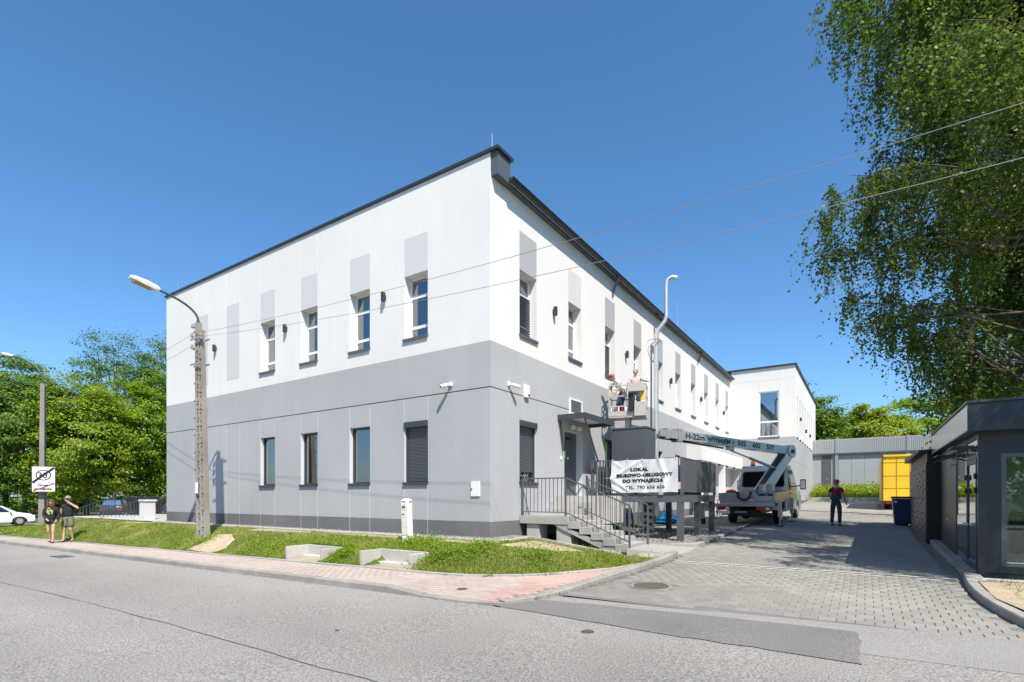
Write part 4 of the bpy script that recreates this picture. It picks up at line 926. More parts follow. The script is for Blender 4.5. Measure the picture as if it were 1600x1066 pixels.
def sand_patch(poly, dz=.012):
    b = MB(); c = (sum(p[0] for p in poly) / len(poly), sum(p[1] for p in poly) / len(poly)); rr = 6
    vs = [(c[0], c[1], ground_z(*c) + dz)]
    for k in range(1, rr + 1):
        for x, y in poly:
            px_, py_ = c[0] + (x - c[0]) * k / rr, c[1] + (y - c[1]) * k / rr; vs.append((px_, py_, ground_z(px_, py_) + dz - (.03 if k == rr else 0)))
    n = len(poly); fs = [(0, 1 + i, 1 + (i + 1) % n) for i in range(n)]
    for k in range(rr - 1): fs += [(1 + k * n + i, 1 + k * n + (i + 1) % n, 1 + (k + 1) * n + (i + 1) % n, 1 + (k + 1) * n + i) for i in range(n)]
    return b.add(vs, fs).build('soil_patch', SAND, kind='structure', smooth=True)
SANDS = [[(-17.2, 7.75), (-15.6, 7.76), (-15.3, 8.1), (-15.7, 8.6), (-16.6, 9.0), (-17.4, 8.9), (-17.0, 8.3)],
         [(-12.3, 7.86), (-11.6, 7.87), (-10.9, 7.9), (-10.95, 8.5), (-12.25, 8.5)], [(-9.5, 7.93), (-8.7, 7.94), (-7.95, 7.96), (-8.05, 8.55), (-9.45, 8.55)],
         [(-16.8, 9.35), (-14.8, 9.45), (-13.4, 9.6), (-13.6, 9.8), (-16.8, 9.8)], [(-26.2, 9.0), (-24.4, 9.3), (-23, 9.7), (-24, 9.85), (-26, 9.5)],
         [(-6.9, 9.6), (-6.3, 9.75), (-5.6, 10.3), (-5.2, 10.9), (-5.8, 11.1), (-6.8, 11.1)], [(-12.6, 9.62), (-7.3, 9.55), (-7.2, 9.8), (-12.6, 9.85)]]
for p in SANDS: sand_patch(p)
uc = thing('utility_cabinet', 'light grey street cabinet with double doors beside the left railing', 'utility cabinet', (-26.9, 10.65, -.08))
MB().box(-27.2, -26.6, 10.45, 10.85, -.1, .78).build('body', M('cabinet_light_grey', (.55, .56, .55), .55, var=.05), uc, bevel=.01)
MB().box(-27.25, -26.55, 10.40, 10.90, .781, .87).build('lid', MATS['cabinet_light_grey'], uc, bevel=.03); MB().box(-27.23, -26.57, 10.42, 10.88, -.35, -.06).build('plinth', CONC, uc)
for x0, x1 in ((-27.17, -26.91), (-26.89, -26.63)):
    d = MB().box(x0, x1, 10.43, 10.449, -.02, .74).build('door', MATS['cabinet_light_grey'], uc, bevel=.005)
    for i in range(4): MB().box(x0 + .03 + i * .055, x0 + .05 + i * .055, 10.422, 10.43, .1, .65).build('rib', MATS['cabinet_light_grey'], d)
MB().add([(-34.6, 9.9, -.02), (XL, 9.9, -.02), (XL, 15, 0), (-34.6, 15, -.02)], [(0, 1, 2, 3)]).build('terrace', CONC_L, kind='structure')
hb = lambda x, y: 0.0 if y > 12.2 else .0 - .47 * (12.2 - y)
railing('railing', 'long dark railing along the raised path left of the building', [(-24.4, 12.9, 1.0), (-30, 12.9, 1.0), (-34.9, 12.6, 1.0)], lambda x, y: 0.0, ANTH, n_gap=.19, bw=.028)
railing('railing', 'dark handrail sloping down to the pavement, nearest the couple', [(-34.9, 12.2, 1.0), (-34.2, 10.4, .42)], lambda x, y: hb(x, y) + .02, ANTH, n_gap=.17, bw=.028)
railing('railing', 'dark handrail sloping down behind the utility cabinet', [(-31.6, 12.6, .95), (-32.2, 10.6, .3)], lambda x, y: hb(x, y) - .05, ANTH, n_gap=.16, bw=.028)
# ------------------------------------------------------------------ concrete poles, lamps, wires, sign
POLE = M('weathered_pole_concrete', (.27, .245, .215), .92, var=.22, scale=6, bump=.5, bscale=60, spec=.2, stain=.15)
def pole_post(b, base, top, w0, w1, rot):
    """I-section precast post: two flanges and a recessed web"""
    R = Matrix.Rotation(rot, 3, 'Z'); base = Vector(base); top = Vector(top); vs = []
    prof = [(-1, -1), (-.45, -1), (-.3, -.72), (.3, -.72), (.45, -1), (1, -1), (1, 1), (.45, 1), (.3, .72), (-.3, .72), (-.45, 1), (-1, 1)]; n = len(prof)
    for p, w in ((base, w0), (top, w1)): vs += [p + R @ Vector((x * w / 2, y * w / 2, 0)) for x, y in prof]
    b.add(vs, [tuple(range(n - 1, -1, -1)), tuple(range(n, 2 * n))] + [(i, (i + 1) % n, (i + 1) % n + n, i + n) for i in range(n)])
def lamp_arm(t, p, dirv, rise, reach, thick=1.0):
    p = Vector(p); d = Vector((dirv[0], dirv[1], 0)).normalized(); pts = []
    for k in range(13):
        u = k / 12; a = u * RAD(62); pts.append(p + Vector((0, 0, rise * (math.sin(a) / math.sin(RAD(62))))) + d * reach * (1 - math.cos(a)) / (1 - math.cos(RAD(62))))
    e = pts[-1]; dd = (pts[-1] - pts[-2]).normalized()
    GRN = M('green_oxide_steel', (.055, .085, .07), .55, metal=.2, var=.2, scale=8)
    MB().tube([p + Vector((0, 0, -.55)), p], .055, 10).build('arm_socket', GRN, t, smooth=True)
    MB().tube([p + Vector((0, 0, -.1))] + pts + [e + dd * .18], .034 * thick, 10).build('lamp_arm', GRN, t, smooth=True)
    h = (d + Vector((0, 0, .22))).normalized(); sd = h.cross(Vector((0, 0, 1))).normalized(); u = sd.cross(h)
    Rm = Matrix((h, sd, u)).transposed(); c = e + dd * .12 + h * .33
    b = MB(); pr = [(-.36, .07, -.03, .06), (-.28, .11, -.06, .09), (0, .15, -.07, .11), (.3, .15, -.05, .085), (.42, .11, -.03, .05)]; vs = []
    for x, w, z0, z1 in pr: vs += [c + Rm @ Vector(q) for q in ((x, -w, 0), (x, -w * .6, z1), (x, w * .6, z1), (x, w, 0), (x, w * .9, z0), (x, -w * .9, z0))]
    n = 6; b.add(vs, [(i * n + j, i * n + (j + 1) % n, (i + 1) * n + (j + 1) % n, (i + 1) * n + j) for i in range(4) for j in range(n)] + [tuple(range(n)), tuple(range(4 * n, 5 * n))])
    hd = b.build('lamp_head', M('lamp_housing', (.62, .62, .58), .5, var=.08), t)
    b = MB(); b.obox(c + Rm @ Vector((.08, 0, -.075)), (.5, .22, .05), Rm); b.build('lamp_glass', M('lamp_glass_amber', (.33, .24, .12), .25, var=.2, scale=15), hd, bevel=.02)
pp = thing('lamp_post', 'twin precast concrete utility pole with curved green street lamp arm on the lawn', 'lamp post', (-17.4, 8.45, -.5))
for k, (dx, top, w0) in enumerate(((-.115, 6.55, .225), (.115, 6.3, .205))):
    b = MB(); base = Vector((-17.38 + dx * 1.0, 8.45, -.6)); tp = Vector((-17.62 + dx * .8, 8.45, top)); pole_post(b, base, tp, w0, .15, RAD(8)); po = b.build('post', POLE, pp)
    b = MB()
    for i in range(24):
        q = base.lerp(tp, (i + 1.5 + .5 * k) / 26); w = w0 + (.17 - w0) * (i + 1.5) / 26
        b.box(q.x - .015, q.x + .015, q.y - w / 2 * .74 - .005, q.y - w / 2 * .70, q.z - .02, q.z + .02)
        b.beam((q.x + (-1) ** i * w * .42, q.y - w / 2 - .035, q.z + .1), (q.x + (-1) ** i * w * .42, q.y - w / 2 + .02, q.z + .1), .035, .03)
    b.build('step_holes', DARK, po)['kind'] = 'stuff'
MB().box(-17.55, -17.40, 8.27, 8.29, 1.1, 1.45).build('number_plate', WPLAST, pp)
for z in (5.2, 6.0):
    b = MB(); b.box(-17.9, -17.3, 8.29, 8.31, z - .025, z + .025); b.box(-17.9, -17.3, 8.59, 8.61, z - .025, z + .025); b.build('clamp_band', GALV, pp)
INS = [(-17.90, 8.35, 6.12), (-17.88, 8.35, 5.75), (-17.34, 8.35, 6.08), (-17.34, 8.35, 5.98), (-17.86, 8.35, 6.42)]
for x, y, z in INS:
    b = MB(); s = -1 if x < -17.6 else 1
    b.beam((x - s * .12, y, z), (x, y, z), .025, .025); b.build('insulator_pin', GALV, pp)
    MB().tube([(x, y, z - .03), (x, y, z + .02), (x, y, z + .05), (x, y, z + .1)], [.045, .05, .03, .035], 10).build('insulator', M('porcelain', (.2, .19, .18), .3), pp, smooth=True)
lamp_arm(pp, (-17.72, 8.45, 6.62), (-.12, -1.0), .64, .98)
def wire(label, a, b2, sag, r=.0048):
    a = Vector(a); b2 = Vector(b2); pts = [a.lerp(b2, k / 24) - Vector((0, 0, 4 * sag * (k / 24) * (1 - k / 24))) for k in range(25)]
    MB().tube(pts, r, 6).build('overhead_wire', M('aluminium_wire', (.30, .30, .29), .5, metal=.2), None, label=label, cat='wire')
wire('upper overhead wire running from the concrete pole across the facade to the right', (-17.34, 8.35, 6.16), (22, 8.35, 6.9), .98)
wire('lower overhead wire running from the concrete pole across the facade to the right', (-17.34, 8.35, 6.04), (22, 8.35, 6.0), 1.12)
wire('upper thin wire running left from the concrete pole towards the trees', (-17.9, 8.35, 6.2), (-48.4, 12.4, 8.6), .75, .005)
wire('lower thin wire running left from the concrete pole towards the trees', (-17.9, 8.35, 5.83), (-48.4, 12.4, 8.2), .75, .005)
fpx, fpy = -48.5, 12.6; fz = ground_z(fpx, fpy)
fp = thing('lamp_post', 'far single concrete lamp post at the left carrying the square road sign', 'lamp post', (fpx, fpy, fz))
b = MB(); pole_post(b, (fpx, fpy, fz - .3), (fpx + .15, fpy, 9.0), .36, .24, RAD(-38)); fo = b.build('post', POLE, fp)
lamp_arm(fp, (fpx + .15, fpy, 9.2), (-.83, -.56), 1.75, 2.0, 1.7)
# road sign on the far pole, facing the camera
sc_ = Vector((-47.85, 12.5, 0)); sd = Vector((.79, -.61, 0)).normalized(); sr = Vector((.61, .79, 0)).normalized()
sg = thing('road_sign', 'square white end-of-zone sign with crossed-out 30 on the far lamp post', 'sign', (sc_.x, sc_.y, 1.3))
O = Vector((sc_.x, sc_.y, 1.38)); W2 = .64
def splate(x0, x1, z0, z1, d0, d1):
    b = MB(); b.add([O + sr * x + sd * d + Vector((0, 0, z)) for d in (d0, d1) for z in (z0, z1) for x in (x0, x1)], [(0, 2, 3, 1), (4, 5, 7, 6), (0, 1, 5, 4), (2, 6, 7, 3), (0, 4, 6, 2), (1, 3, 7, 5)]); return b
splate(-W2, W2, 0, 1.72, 0, .03).build('panel', WPLAST, sg); splate(-W2 - .02, W2 + .02, -.02, 1.74, -.02, -.002).build('backing', GALV, sg)
splate(-W2, W2, .575, .60, .031, .034).build('dividing_line', INK, sg)
def sign_stroke(p, q, w, mat, d=.04, name='stroke'):
    p = Vector(p); q = Vector(q); n = (q - p).normalized(); m = Vector((-n.y, n.x)) * w / 2
    MB().add([O + sr * v.x + Vector((0, 0, v.y)) + sd * d for v in (p - m, q - m, q + m, p + m)], [(0, 1, 2, 3)]).build(name, mat, sg)
b = MB(); n = 40
for i in range(n):
    a, c = 2 * math.pi * i / n, 2 * math.pi * (i + 1) / n
    b.add([O + sr * (r * .98 * math.cos(t)) + Vector((0, 0, 1.15 + r * .82 * math.sin(t))) + sd * .036 for r, t in ((.385, a), (.46, a), (.46, c), (.385, c))], [(0, 1, 2, 3)])
b.build('ring', INK, sg)
def sign_text(body, x, z, size, xs=1.0, bold=0.0):
    text('lettering', body, size, frame_mtx(O + sr * x + Vector((0, 0, z)) + sd * .037 - ORG[sg.name], sr, (0, 0, 1)), INK, sg, xs=xs, bold=bold, depth=0)
sign_text('30', -.33, .93, .58, .95, .014)
sign_text('Droga', -.30, .37, .23, 1.0, .010); sign_text('wewnętrzna', -.55, .11, .23, .88, .010)
sign_stroke((-.62, .62), (.62, 1.68), .15, INK, .042, 'black_bar'); sign_stroke((-.58, .04), (.60, .55), .07, M('sign_red', (.45, .02, .03), .5), .042, 'red_bar')
# ------------------------------------------------------------------ vehicles
def wheel(t, x, y, r, w, side):
    b = MB(); b.tube([(x - w / 2, y, r), (x - w * .42, y, r), (x + w * .42, y, r), (x + w / 2, y, r)], [r * .92, r, r, r * .92], 22); tr = b.build('wheel', RUBBER, t, smooth=True)
    s = side; b = MB(); b.tube([(x + s * w * .30, y, r), (x + s * (w * .5 + .008), y, r)], [r * .62, r * .60], 18); rm = b.build('rim', ALU, tr, smooth=True)
    b = MB(); b.tube([(x + s * (w * .5 + .009), y, r), (x + s * (w * .5 + .02), y, r)], [r * .2, r * .16], 10); b.build('hub', GALV, rm)
    for k in range(5):
        a = 2 * math.pi * k / 5; b2 = MB(); b2.cyl((x + s * (w * .5 + .009), y + r * .42 * math.cos(a), r + r * .42 * math.sin(a)), (x + s * (w * .5 + .012), y + r * .42 * math.cos(a), r + r * .42 * math.sin(a)), r * .1, n=8); b2.build('slot', BLACK, rm)
    return tr
def extrude_profile(prof, half, tumble, zb, zt, mat, t, name, bevel=.03):
    """side profile (y,z) swept across the width, narrowing above zb"""
    n = len(prof); hw = lambda z: half * (1 - tumble * clamp((z - zb) / (zt - zb), 0, 1))
    b = MB(); b.add([(-hw(z), y, z) for y, z in prof] + [(hw(z), y, z) for y, z in prof], [tuple(range(n)), tuple(range(2 * n - 1, n - 1, -1))] + [(i, (i + 1) % n, (i + 1) % n + n, i + n) for i in range(n)])
    return b.build(name, mat, t, smooth=True, bevel=bevel)
def car(label, loc, rotz, paint, L=4.3, H=1.47, group=None, cat='car', tall=0.0):
    t = thing('parked_car', label, cat, loc, group, rotz, local=True); hw = .89; zb = .92 + tall * .3; zt = H
    k = L / 4.3
    prof = [(-2.1, .3), (-2.13, .55), (-2.08, .88 + tall * .3), (-1.95, .98 + tall * .35), (-1.45, H - .06), (-.9, H - .005), (.1, H), (.42, H - .05), (1.15, .98 + tall * .3), (1.85, .86 + tall * .2), (2.1, .70), (2.14, .45), (2.08, .28),
            (1.72, .26), (1.68, .48), (1.5, .62), (1.3, .65), (1.1, .62), (.93, .48), (.9, .24), (-.9, .24), (-.93, .48), (-1.1, .62), (-1.3, .65), (-1.5, .62), (-1.68, .48), (-1.72, .28)]
    prof = [(y * k, z) for y, z in prof]; body = extrude_profile(prof, hw, .20, zb, zt, paint, t, 'body', .025)
    hwz = lambda z: hw * (1 - .20 * clamp((z - zb) / (zt - zb), 0, 1)) + .006
    for s in (-1, 1):
        for q in ([(-1.62, 1.0 + tall * .3), (-.78, .99 + tall * .3), (-.78, H - .10), (-1.30, H - .12)], [(-.70, .99 + tall * .3), (.86, .97 + tall * .3), (.34, H - .10), (-.70, H - .09)]):
            MB().add([(s * hwz(z), y * k, z) for y, z in q], [(0, 1, 2, 3)]).build('side_window', GLASSC, t)
        MB().box(s * (hw + .004), s * (hw - .01), -.72 * k, -.70 * k, .45, .98).build('door_gap', BLACK, t)
        MB().box(s * (hw + .02), s * (hw + .0), -.62 * k, -.42 * k, .82, .85).build('door_handle', paint, t)
        MB().ball((s * (hw + .1), .78 * k, 1.02 + tall * .3), (.09, .06, .07), 10, 6).build('mirror', paint, t, smooth=True)
        MB().box(s * .45, s * .8, 2.06 * k, 2.135 * k, .62, .74).build('headlight', M('headlamp', (.8, .82, .85), .15, coat=.6), t, bevel=.015)
        MB().box(s * .5, s * .84, -2.12 * k, -2.05 * k, .72, .90).build('tail_light', REDL, t, bevel=.015)
        for y in (-1.3, 1.3): wheel(t, s * (hw - .11), y * k, .325, .2, s)
    MB().add([(-hwz(1) * .86, 1.10 * k, 1.035 + tall * .3), (hwz(1) * .86, 1.10 * k, 1.035 + tall * .3), (hwz(H) * .9, .50 * k, H - .055), (-hwz(H) * .9, .50 * k, H - .055)], [(0, 1, 2, 3)]).build('windscreen', GLASSC, t)
    MB().add([(-hwz(1) * .86, -1.93 * k, 1.03 + tall * .3), (hwz(1) * .86, -1.93 * k, 1.03 + tall * .3), (hwz(H) * .88, -1.53 * k, H - .10), (-hwz(H) * .88, -1.53 * k, H - .10)], [(0, 1, 2, 3)]).build('rear_window', GLASSC, t)
    MB().box(-hw + .03, hw - .03, 1.9 * k, 2.12 * k, .2, .32).build('front_bumper', BLACK, t); MB().box(-hw + .03, hw - .03, -2.1 * k, -1.9 * k, .2, .32).build('rear_bumper', BLACK, t)
    return t
PW = M('car_paint_white', (.74, .75, .76), .25, coat=.6, var=.02); PB = M('car_paint_dark', (.03, .035, .045), .22, coat=.7, var=.05); PR = M('car_paint_red', (.42, .03, .03), .25, coat=.6, var=.05); PN = M('car_paint_navy', (.02, .035, .09), .25, coat=.6, var=.05); PS = M('car_paint_silver', (.4, .42, .44), .3, metal=.6, coat=.4, var=.05)
def carz(x, y): return ground_z(x, y) + .012
car('white hatchback on the side road at the left edge behind the lamp post', (-51.9, 10.7, -1.08), RAD(-4), PW, 4.4)
G = 'cars parked under the left trees'
car('dark van-like car parked just left of the far lamp post under trees', (-64.0, 22.5, carz(-64, 22.5)), RAD(60), PB, 4.6, 1.8, G, tall=.6)
car('dark blue car parked under the trees behind the man in black', (-60.5, 26.5, carz(-60.5, 26.5)), RAD(75), PN, 4.4, 1.5, G)
car('red car parked under the trees behind the man in black', (-60.0, 29.8, carz(-60, 29.8)), RAD(70), PR, 4.3, 1.45, G)
car('dark estate car parked behind the sloping handrail', (-49.5, 25.5, carz(-49.5, 25.5)), RAD(40), PB, 4.6, 1.6, G, tall=.2)
car('silver car parked behind the railing near the utility cabinet', (-46, 28.0, carz(-46, 28)), RAD(62), PS, 4.4, 1.5, G)
car('dark car parked behind the railing close to the building', (-41.5, 29.5, carz(-41.5, 29.5)), RAD(80), PB, 4.3, 1.5, G)
umb = thing('parasol', 'small orange parasol beyond the railing by the building edge', 'parasol', (-50.5, 40.0, carz(-50.5, 40)), local=True)
MB().tube([(0, 0, 1.9), (0, 0, 2.7)], [1.6, .06], 8).build('canopy', M('orange_fabric', (.62, .16, .04), .8), umb); MB().cyl((0, 0, 0), (0, 0, 2.7), .03).build('pole', GALV, umb)
# side road and parking apron at the left
MB().add([(x, y, ground_z(x, y) + .02) for x, y in ((-54.5, KY), (-49.4, KY), (-49.2, 16), (-49.3, 22), (-54.6, 24), (-54.5, 14))], [tuple(range(6))]).build('side_road', ROADM, kind='structure')
MB().add([(x, y, ground_z(x, y) + .025) for x, y in ((-90, 19), (-54.6, 20), (-49.3, 20), (-36, 24), (-36, 32), (-60, 34), (-90, 30))], [tuple(range(7))]).build('car_park', ROADM, kind='structure')
MB().add([(x, y, ground_z(x, y) + .02) for x, y in ((-43, 6.9), (-36.5, 7.4), (-33.5, 10.6), (-34.6, 11.2), (-37, 8.6), (-43, 8.0))], [tuple(range(6))]).build('foot_path', CONC_L, kind='structure')
# ---- truck with boom lift
TO = Vector((-3.66, 23.15, zd(23.15) + .02)); TR = Euler((math.atan(.0345), 0, RAD(-3.5)))
tk = thing('lift_truck', 'silver flatbed truck with a rear-mounted boom lift parked in the driveway', 'truck', TO, local=True); tk.rotation_euler = TR
TM = TR.to_matrix(); TI = TM.inverted()
def tl(p): return TI @ (Vector(p) - TO)
cab = extrude_profile([(1.42, .55), (1.42, 1.25), (1.46, 2.22), (1.6, 2.34), (2.55, 2.34), (2.85, 2.24), (3.62, 1.36), (4.25, 1.12), (4.42, .95), (4.44, .5), (4.3, .36), (4.02, .36), (3.98, .62), (3.82, .78), (3.6, .82), (3.38, .78), (3.22, .62), (3.18, .40)], 1.0, .14, 1.25, 2.34, SILVER, tk, 'cab', .05)
chw = lambda z: 1.0 * (1 - .14 * clamp((z - 1.25) / 1.09, 0, 1)) + .006
for x0, x1 in ((-.72, -.08), (.08, .72)):
    MB().add([(x0, 1.455, 1.52), (x1, 1.455, 1.52), (x1 * .98, 1.475, 2.06), (x0 * .98, 1.475, 2.06)], [(0, 1, 2, 3)])
b = MB(); q = [(-.78, 1.50), (-.70, 1.46), (.70, 1.46), (.78, 1.50), (.75, 2.0), (.68, 2.06), (-.68, 2.06), (-.75, 2.0)]
b.add([(x, 1.418 + (z - 1.25) * .041 - .006, z) for x, z in q], [tuple(range(8))]); b.build('rear_window', GLASSC, cab)
b = MB(); b.add([(x * 1.07, 1.418 + (z - 1.25) * .041 - .003 - .0, 1.76 + (z - 1.76) * 1.12) for x, z in q], [tuple(range(8))]); b.build('window_seal', BLACK, cab)
for x0, x1, z0, z1 in ((-.8, .8, 1.28, 1.32), (-.6, .6, .98, 1.16)): MB().box(x0, x1, 1.395, 1.425, z0, z1).build('panel_rib', SILVER, cab, bevel=.01)
for s in (-1, 1):
    MB().add([(s * chw(z), y, z) for y, z in ((1.75, 1.32), (3.35, 1.30), (2.75, 2.1), (1.78, 2.14))], [(0, 1, 2, 3)]).build('side_window', GLASSC, cab)
    MB().box(s * 1.006, s * .99, 1.68, 1.7, .6, 2.1).build('door_gap', BLACK, cab); MB().box(s * 1.03, s * 1.0, 1.8, 2.02, 1.12, 1.17).build('door_handle', BLACK, cab)
    b = MB(); b.beam((s * .95, 3.0, 1.42), (s * 1.28, 2.95, 1.46), .05, .05); b.box(s * 1.18, s * 1.40, 2.88, 3.0, 1.28, 1.72); b.build('mirror', BLACK, tk, bevel=.02)
    MB().box(s * 1.205, s * 1.375, 2.872, 2.879, 1.33, 1.67).build('mirror_glass', ALU, tk)
    wheel(tk, s * .86, 3.6, .345, .23, s); wheel(tk, s * .84, 0, .345, .24, s)
    MB().box(s * .3, s * .42, -1.3, 2.2, .55, .72).build('chassis_rail', BLACK, tk)
    b = MB(); pts = [(0 + .42 * math.cos(a), .345 + .42 * math.sin(a)) for a in np.linspace(RAD(15), RAD(165), 9)]
    for (ya, za), (yb_, zb_) in zip(pts, pts[1:]): b.add([(s * .70, ya, za), (s * .99, ya, za), (s * .99, yb_, zb_), (s * .70, yb_, zb_)], [(0, 1, 2, 3)])
    b.build('mudguard', BLACK, tk)
MB().add([(-chw(1.4) * .88, 3.56, 1.45), (chw(1.4) * .88, 3.56, 1.45), (chw(2.2) * .9, 2.92, 2.2), (-chw(2.2) * .9, 2.92, 2.2)], [(0, 1, 2, 3)]).build('windscreen', GLASSC, cab)
MB().box(-.98, .98, -1.38, 1.36, .86, .95).build('deck', GALV, tk); MB().box(-1.02, -.94, -1.40, 1.34, .951, 1.26).build('side_board', SILVER, tk, bevel=.01); MB().box(.94, 1.02, -1.40, 1.34, .951, 1.26).build('side_board', SILVER, tk, bevel=.01)
MB().box(-.935, .1, -1.42, -1.37, .951, 1.26).build('tail_board', SILVER, tk, bevel=.01); MB().box(.28, .935, -1.42, -1.37, .951, 1.14).build('tail_board', SILVER, tk, bevel=.01)
MB().box(-1.0, 1.0, -1.46, -1.385, .74, .86).build('rear_beam', SILVER, tk, bevel=.015)
for x in (-.82, .62):
    l = MB().box(x - .24, x + .24, -1.50, -1.40, .60, .735).build('tail_light', REDL, tk, bevel=.02); MB().box(x + .10, x + .22, -1.51, -1.501, .62, .71).build('reverse_lens', WPLAST, l)
pl = MB().box(-1.08, -.58, -1.49, -1.47, .46, .58).build('number_plate', WPLAST, tk); MB().box(-1.075, -1.03, -1.494, -1.4905, .465, .575).build('euro_band', M('plate_blue', (.02, .06, .35), .5), pl)
MB().box(-.9, .9, -1.36, -1.26, .40, .50).build('underrun_bar', BLACK, tk); MB().box(-.4, .4, -1.2, 1.2, .42, .6).build('gearbox_and_axle', BLACK, tk); MB().cyl((-.7, 0, .345), (.7, 0, .345), .08).build('rear_axle', BLACK, tk)
MB().ball((-.1, -1.0, .45), (.22, .12, .22), 12, 8).build('spare_wheel', RUBBER, tk)
MB().box(-.42, .02, -1.40, -1.3, .5, .55).build('tow_bar', GALV, tk)
for s, y in ((1, -1.15), (1, 1.28), (-1, 1.28)):
    MB().box(s * .5, s * 1.16, y - .07, y + .07, .62, .76).build('outrigger_beam', SILVER, tk); MB().box(s * 1.06, s * 1.18, y - .06, y + .06, .35, .98).build('outrigger_leg', SILVER, tk); MB().cyl((s * 1.12, y, .02), (s * 1.12, y, .4), .03).build('jack_ram', ALU, tk); MB().cyl((s * 1.12, y, -.02), (s * 1.12, y, .03), .12).build('foot_plate', BLACK, tk)
MB().box(-1.75, -.5, -1.2, -1.06, .70, .84).build('outrigger_beam', SILVER, tk); MB().box(-1.78, -1.66, -1.2, -1.06, .2, .86).build('outrigger_leg', SILVER, tk); MB().cyl((-1.72, -1.13, -.02), (-1.72, -1.13, .22), .1).build('foot_plate', BLACK, tk)
MB().box(.72, 1.03, -.9, -.5, .58, .85).build('tool_box', SILVER, tk, bevel=.03); MB().box(.97, 1.04, .5, 1.3, .45, .85).build('side_locker', SILVER, tk, bevel=.02)
b = MB(); b.cyl((-.45, 1.75, 2.345), (-.45, 1.75, 2.40), .09); b.build('beacon_base', BLACK, tk); MB().tube([(-.45, 1.75, 2.40), (-.45, 1.75, 2.52), (-.45, 1.75, 2.57)], [.085, .08, .05], 14).build('beacon', ORANGE, tk, smooth=True)
MB().ball((-.62, -1.1, 1.30), (.2, .12, .09), 10, 6).build('red_wrap', M('red_fabric', (.6, .04, .02), .7), tk)
MB().tube([(-.3, -1.43, 1.3), (-.26, -1.5, 1.08), (-.05, -1.53, .99), (.14, -1.5, 1.08), (.18, -1.43, 1.3)], .055, 8).build('bundled_hose', BLACK, tk, smooth=True)
# turntable, arms, boom, basket in world coordinates brought to truck space
PB0 = Vector((-3.25, 23.35, 0)); EL = Vector((-2.62, 24.45, 2.86)); BE = Vector((-5.72, 17.38, 3.10))
bd = (BE - EL).normalized(); bh = Vector((bd.x, bd.y, 0)).normalized(); bs = Vector((-bh.y, bh.x, 0))      # bs: to the right of view = away
def tbeam(name, p, q, w, h, mat, parent=tk, up=(0, 0, 1), **k): return MB().beam(tl(p), tl(q), w, h, TI @ Vector(up), **k).build(name, mat, parent, bevel=.008)
b = MB(); b.cyl(tl(PB0 + Vector((0, 0, .95))), tl(PB0 + Vector((0, 0, 1.12))), .36, n=24); b.build('slew_ring', BLACK, tk, smooth=True)
tbeam('turntable', PB0 + Vector((0, 0, 1.1)), PB0 + Vector((0, 0, 1.5)), .5, .62, SILVER)
for s in (-1, 1): tbeam('lower_arm', PB0 + bs * .17 * s + bh * .45 + Vector((0, 0, 1.12)), EL + bs * .17 * s - bh * .08 + Vector((0, 0, .08)), .06, .42, SILVER, w1=.06, h1=.36)
tbeam('lower_arm_web', PB0 + bh * .3 + Vector((0, 0, 1.2)), EL - bh * .25 - Vector((0, 0, .1)), .26, .10, BLACK)
b = MB(); b.cyl(tl(EL + bs * .24), tl(EL - bs * .24), .09, n=14); b.build('elbow_pin', BLACK, tk, smooth=True)
b = MB(); b.cyl(tl(EL + bs * .205), tl(EL - bs * .205), .27, n=20); b.build('elbow_housing', SILVER, tk, smooth=True)
M1 = EL.lerp(BE, .875); M2 = EL.lerp(BE, .955); off = Vector((0, 0, .03))
bm_ = tbeam('boom', EL + off, M1 + off, .27, .32, SILVER); tbeam('boom_extension', M1 + off, M2 + off, .22, .28, GALV); tbeam('boom_tip', M2 + off, BE + off, .17, .22, GALV)
tbeam('boom_collar', M1 - bd * .06 + off, M1 + bd * .14 + off, .34, .44, GALV); tbeam('boom_collar', M2 - bd * .05 + off, M2 + bd * .10 + off, .28, .36, GALV)
tbeam('hose_tray', EL.lerp(BE, .55) - Vector((0, 0, .2)), BE - Vector((0, 0, .13)), .08, .05, BLACK)
CB = EL.lerp(BE, .50) - Vector((0, 0, .24)); tbeam('cylinder_bracket', CB + bd * .16 + Vector((0, 0, .06)), CB - bd * .16 + Vector((0, 0, .06)), .16, .14, SILVER)
CE = PB0 + bh * .05 + Vector((0, 0, 1.55)); CE = EL - bh * -.55 - Vector((0, 0, .62))
CE = Vector((-3.0, 23.6, 2.15))
b = MB(); b.tube([tl(CB), tl(CB.lerp(CE, .5))], .03, 10); b.build('ram_rod', ALU, tk, smooth=True); b = MB(); b.tube([tl(CB.lerp(CE, .42)), tl(CE)], .055, 12); b.build('ram_cylinder', SILVER, tk, smooth=True)
# lettering on the boom face towards the camera
fn = -bs if (-bs).dot(Vector((0, 0, 0)) - (EL + BE) / 2) > 0 else bs; xd = -bd                              # reads left to right towards the elbow
def boom_text(body, u, size, xs, bold=.009):
    p = EL.lerp(BE, u) + off + fn * .1365 + Vector((0, 0, -.075)); m = frame_mtx(tl(p), TI @ xd, TI @ Vector((0, 0, 1)))
    text('boom_lettering', body, size, m, INK, bm_, xs=xs, bold=bold, depth=.001)
boom_text('H-22m', .845, .25, 1.45); boom_text('WYNAJEM', .69, .225, 1.25); boom_text('502', .465, .25, 1.4); boom_text('602', .345, .25, 1.4); boom_text('577', .225, .25, 1.4)
MB().tube([tl(EL.lerp(BE, .50) + off + fn * .142), tl(EL.lerp(BE, .50) + off + fn * .145)], .075, 10).build('round_sticker', M('sticker_grey_green', (.25, .32, .22), .5, var=.3, scale=20), bm_)
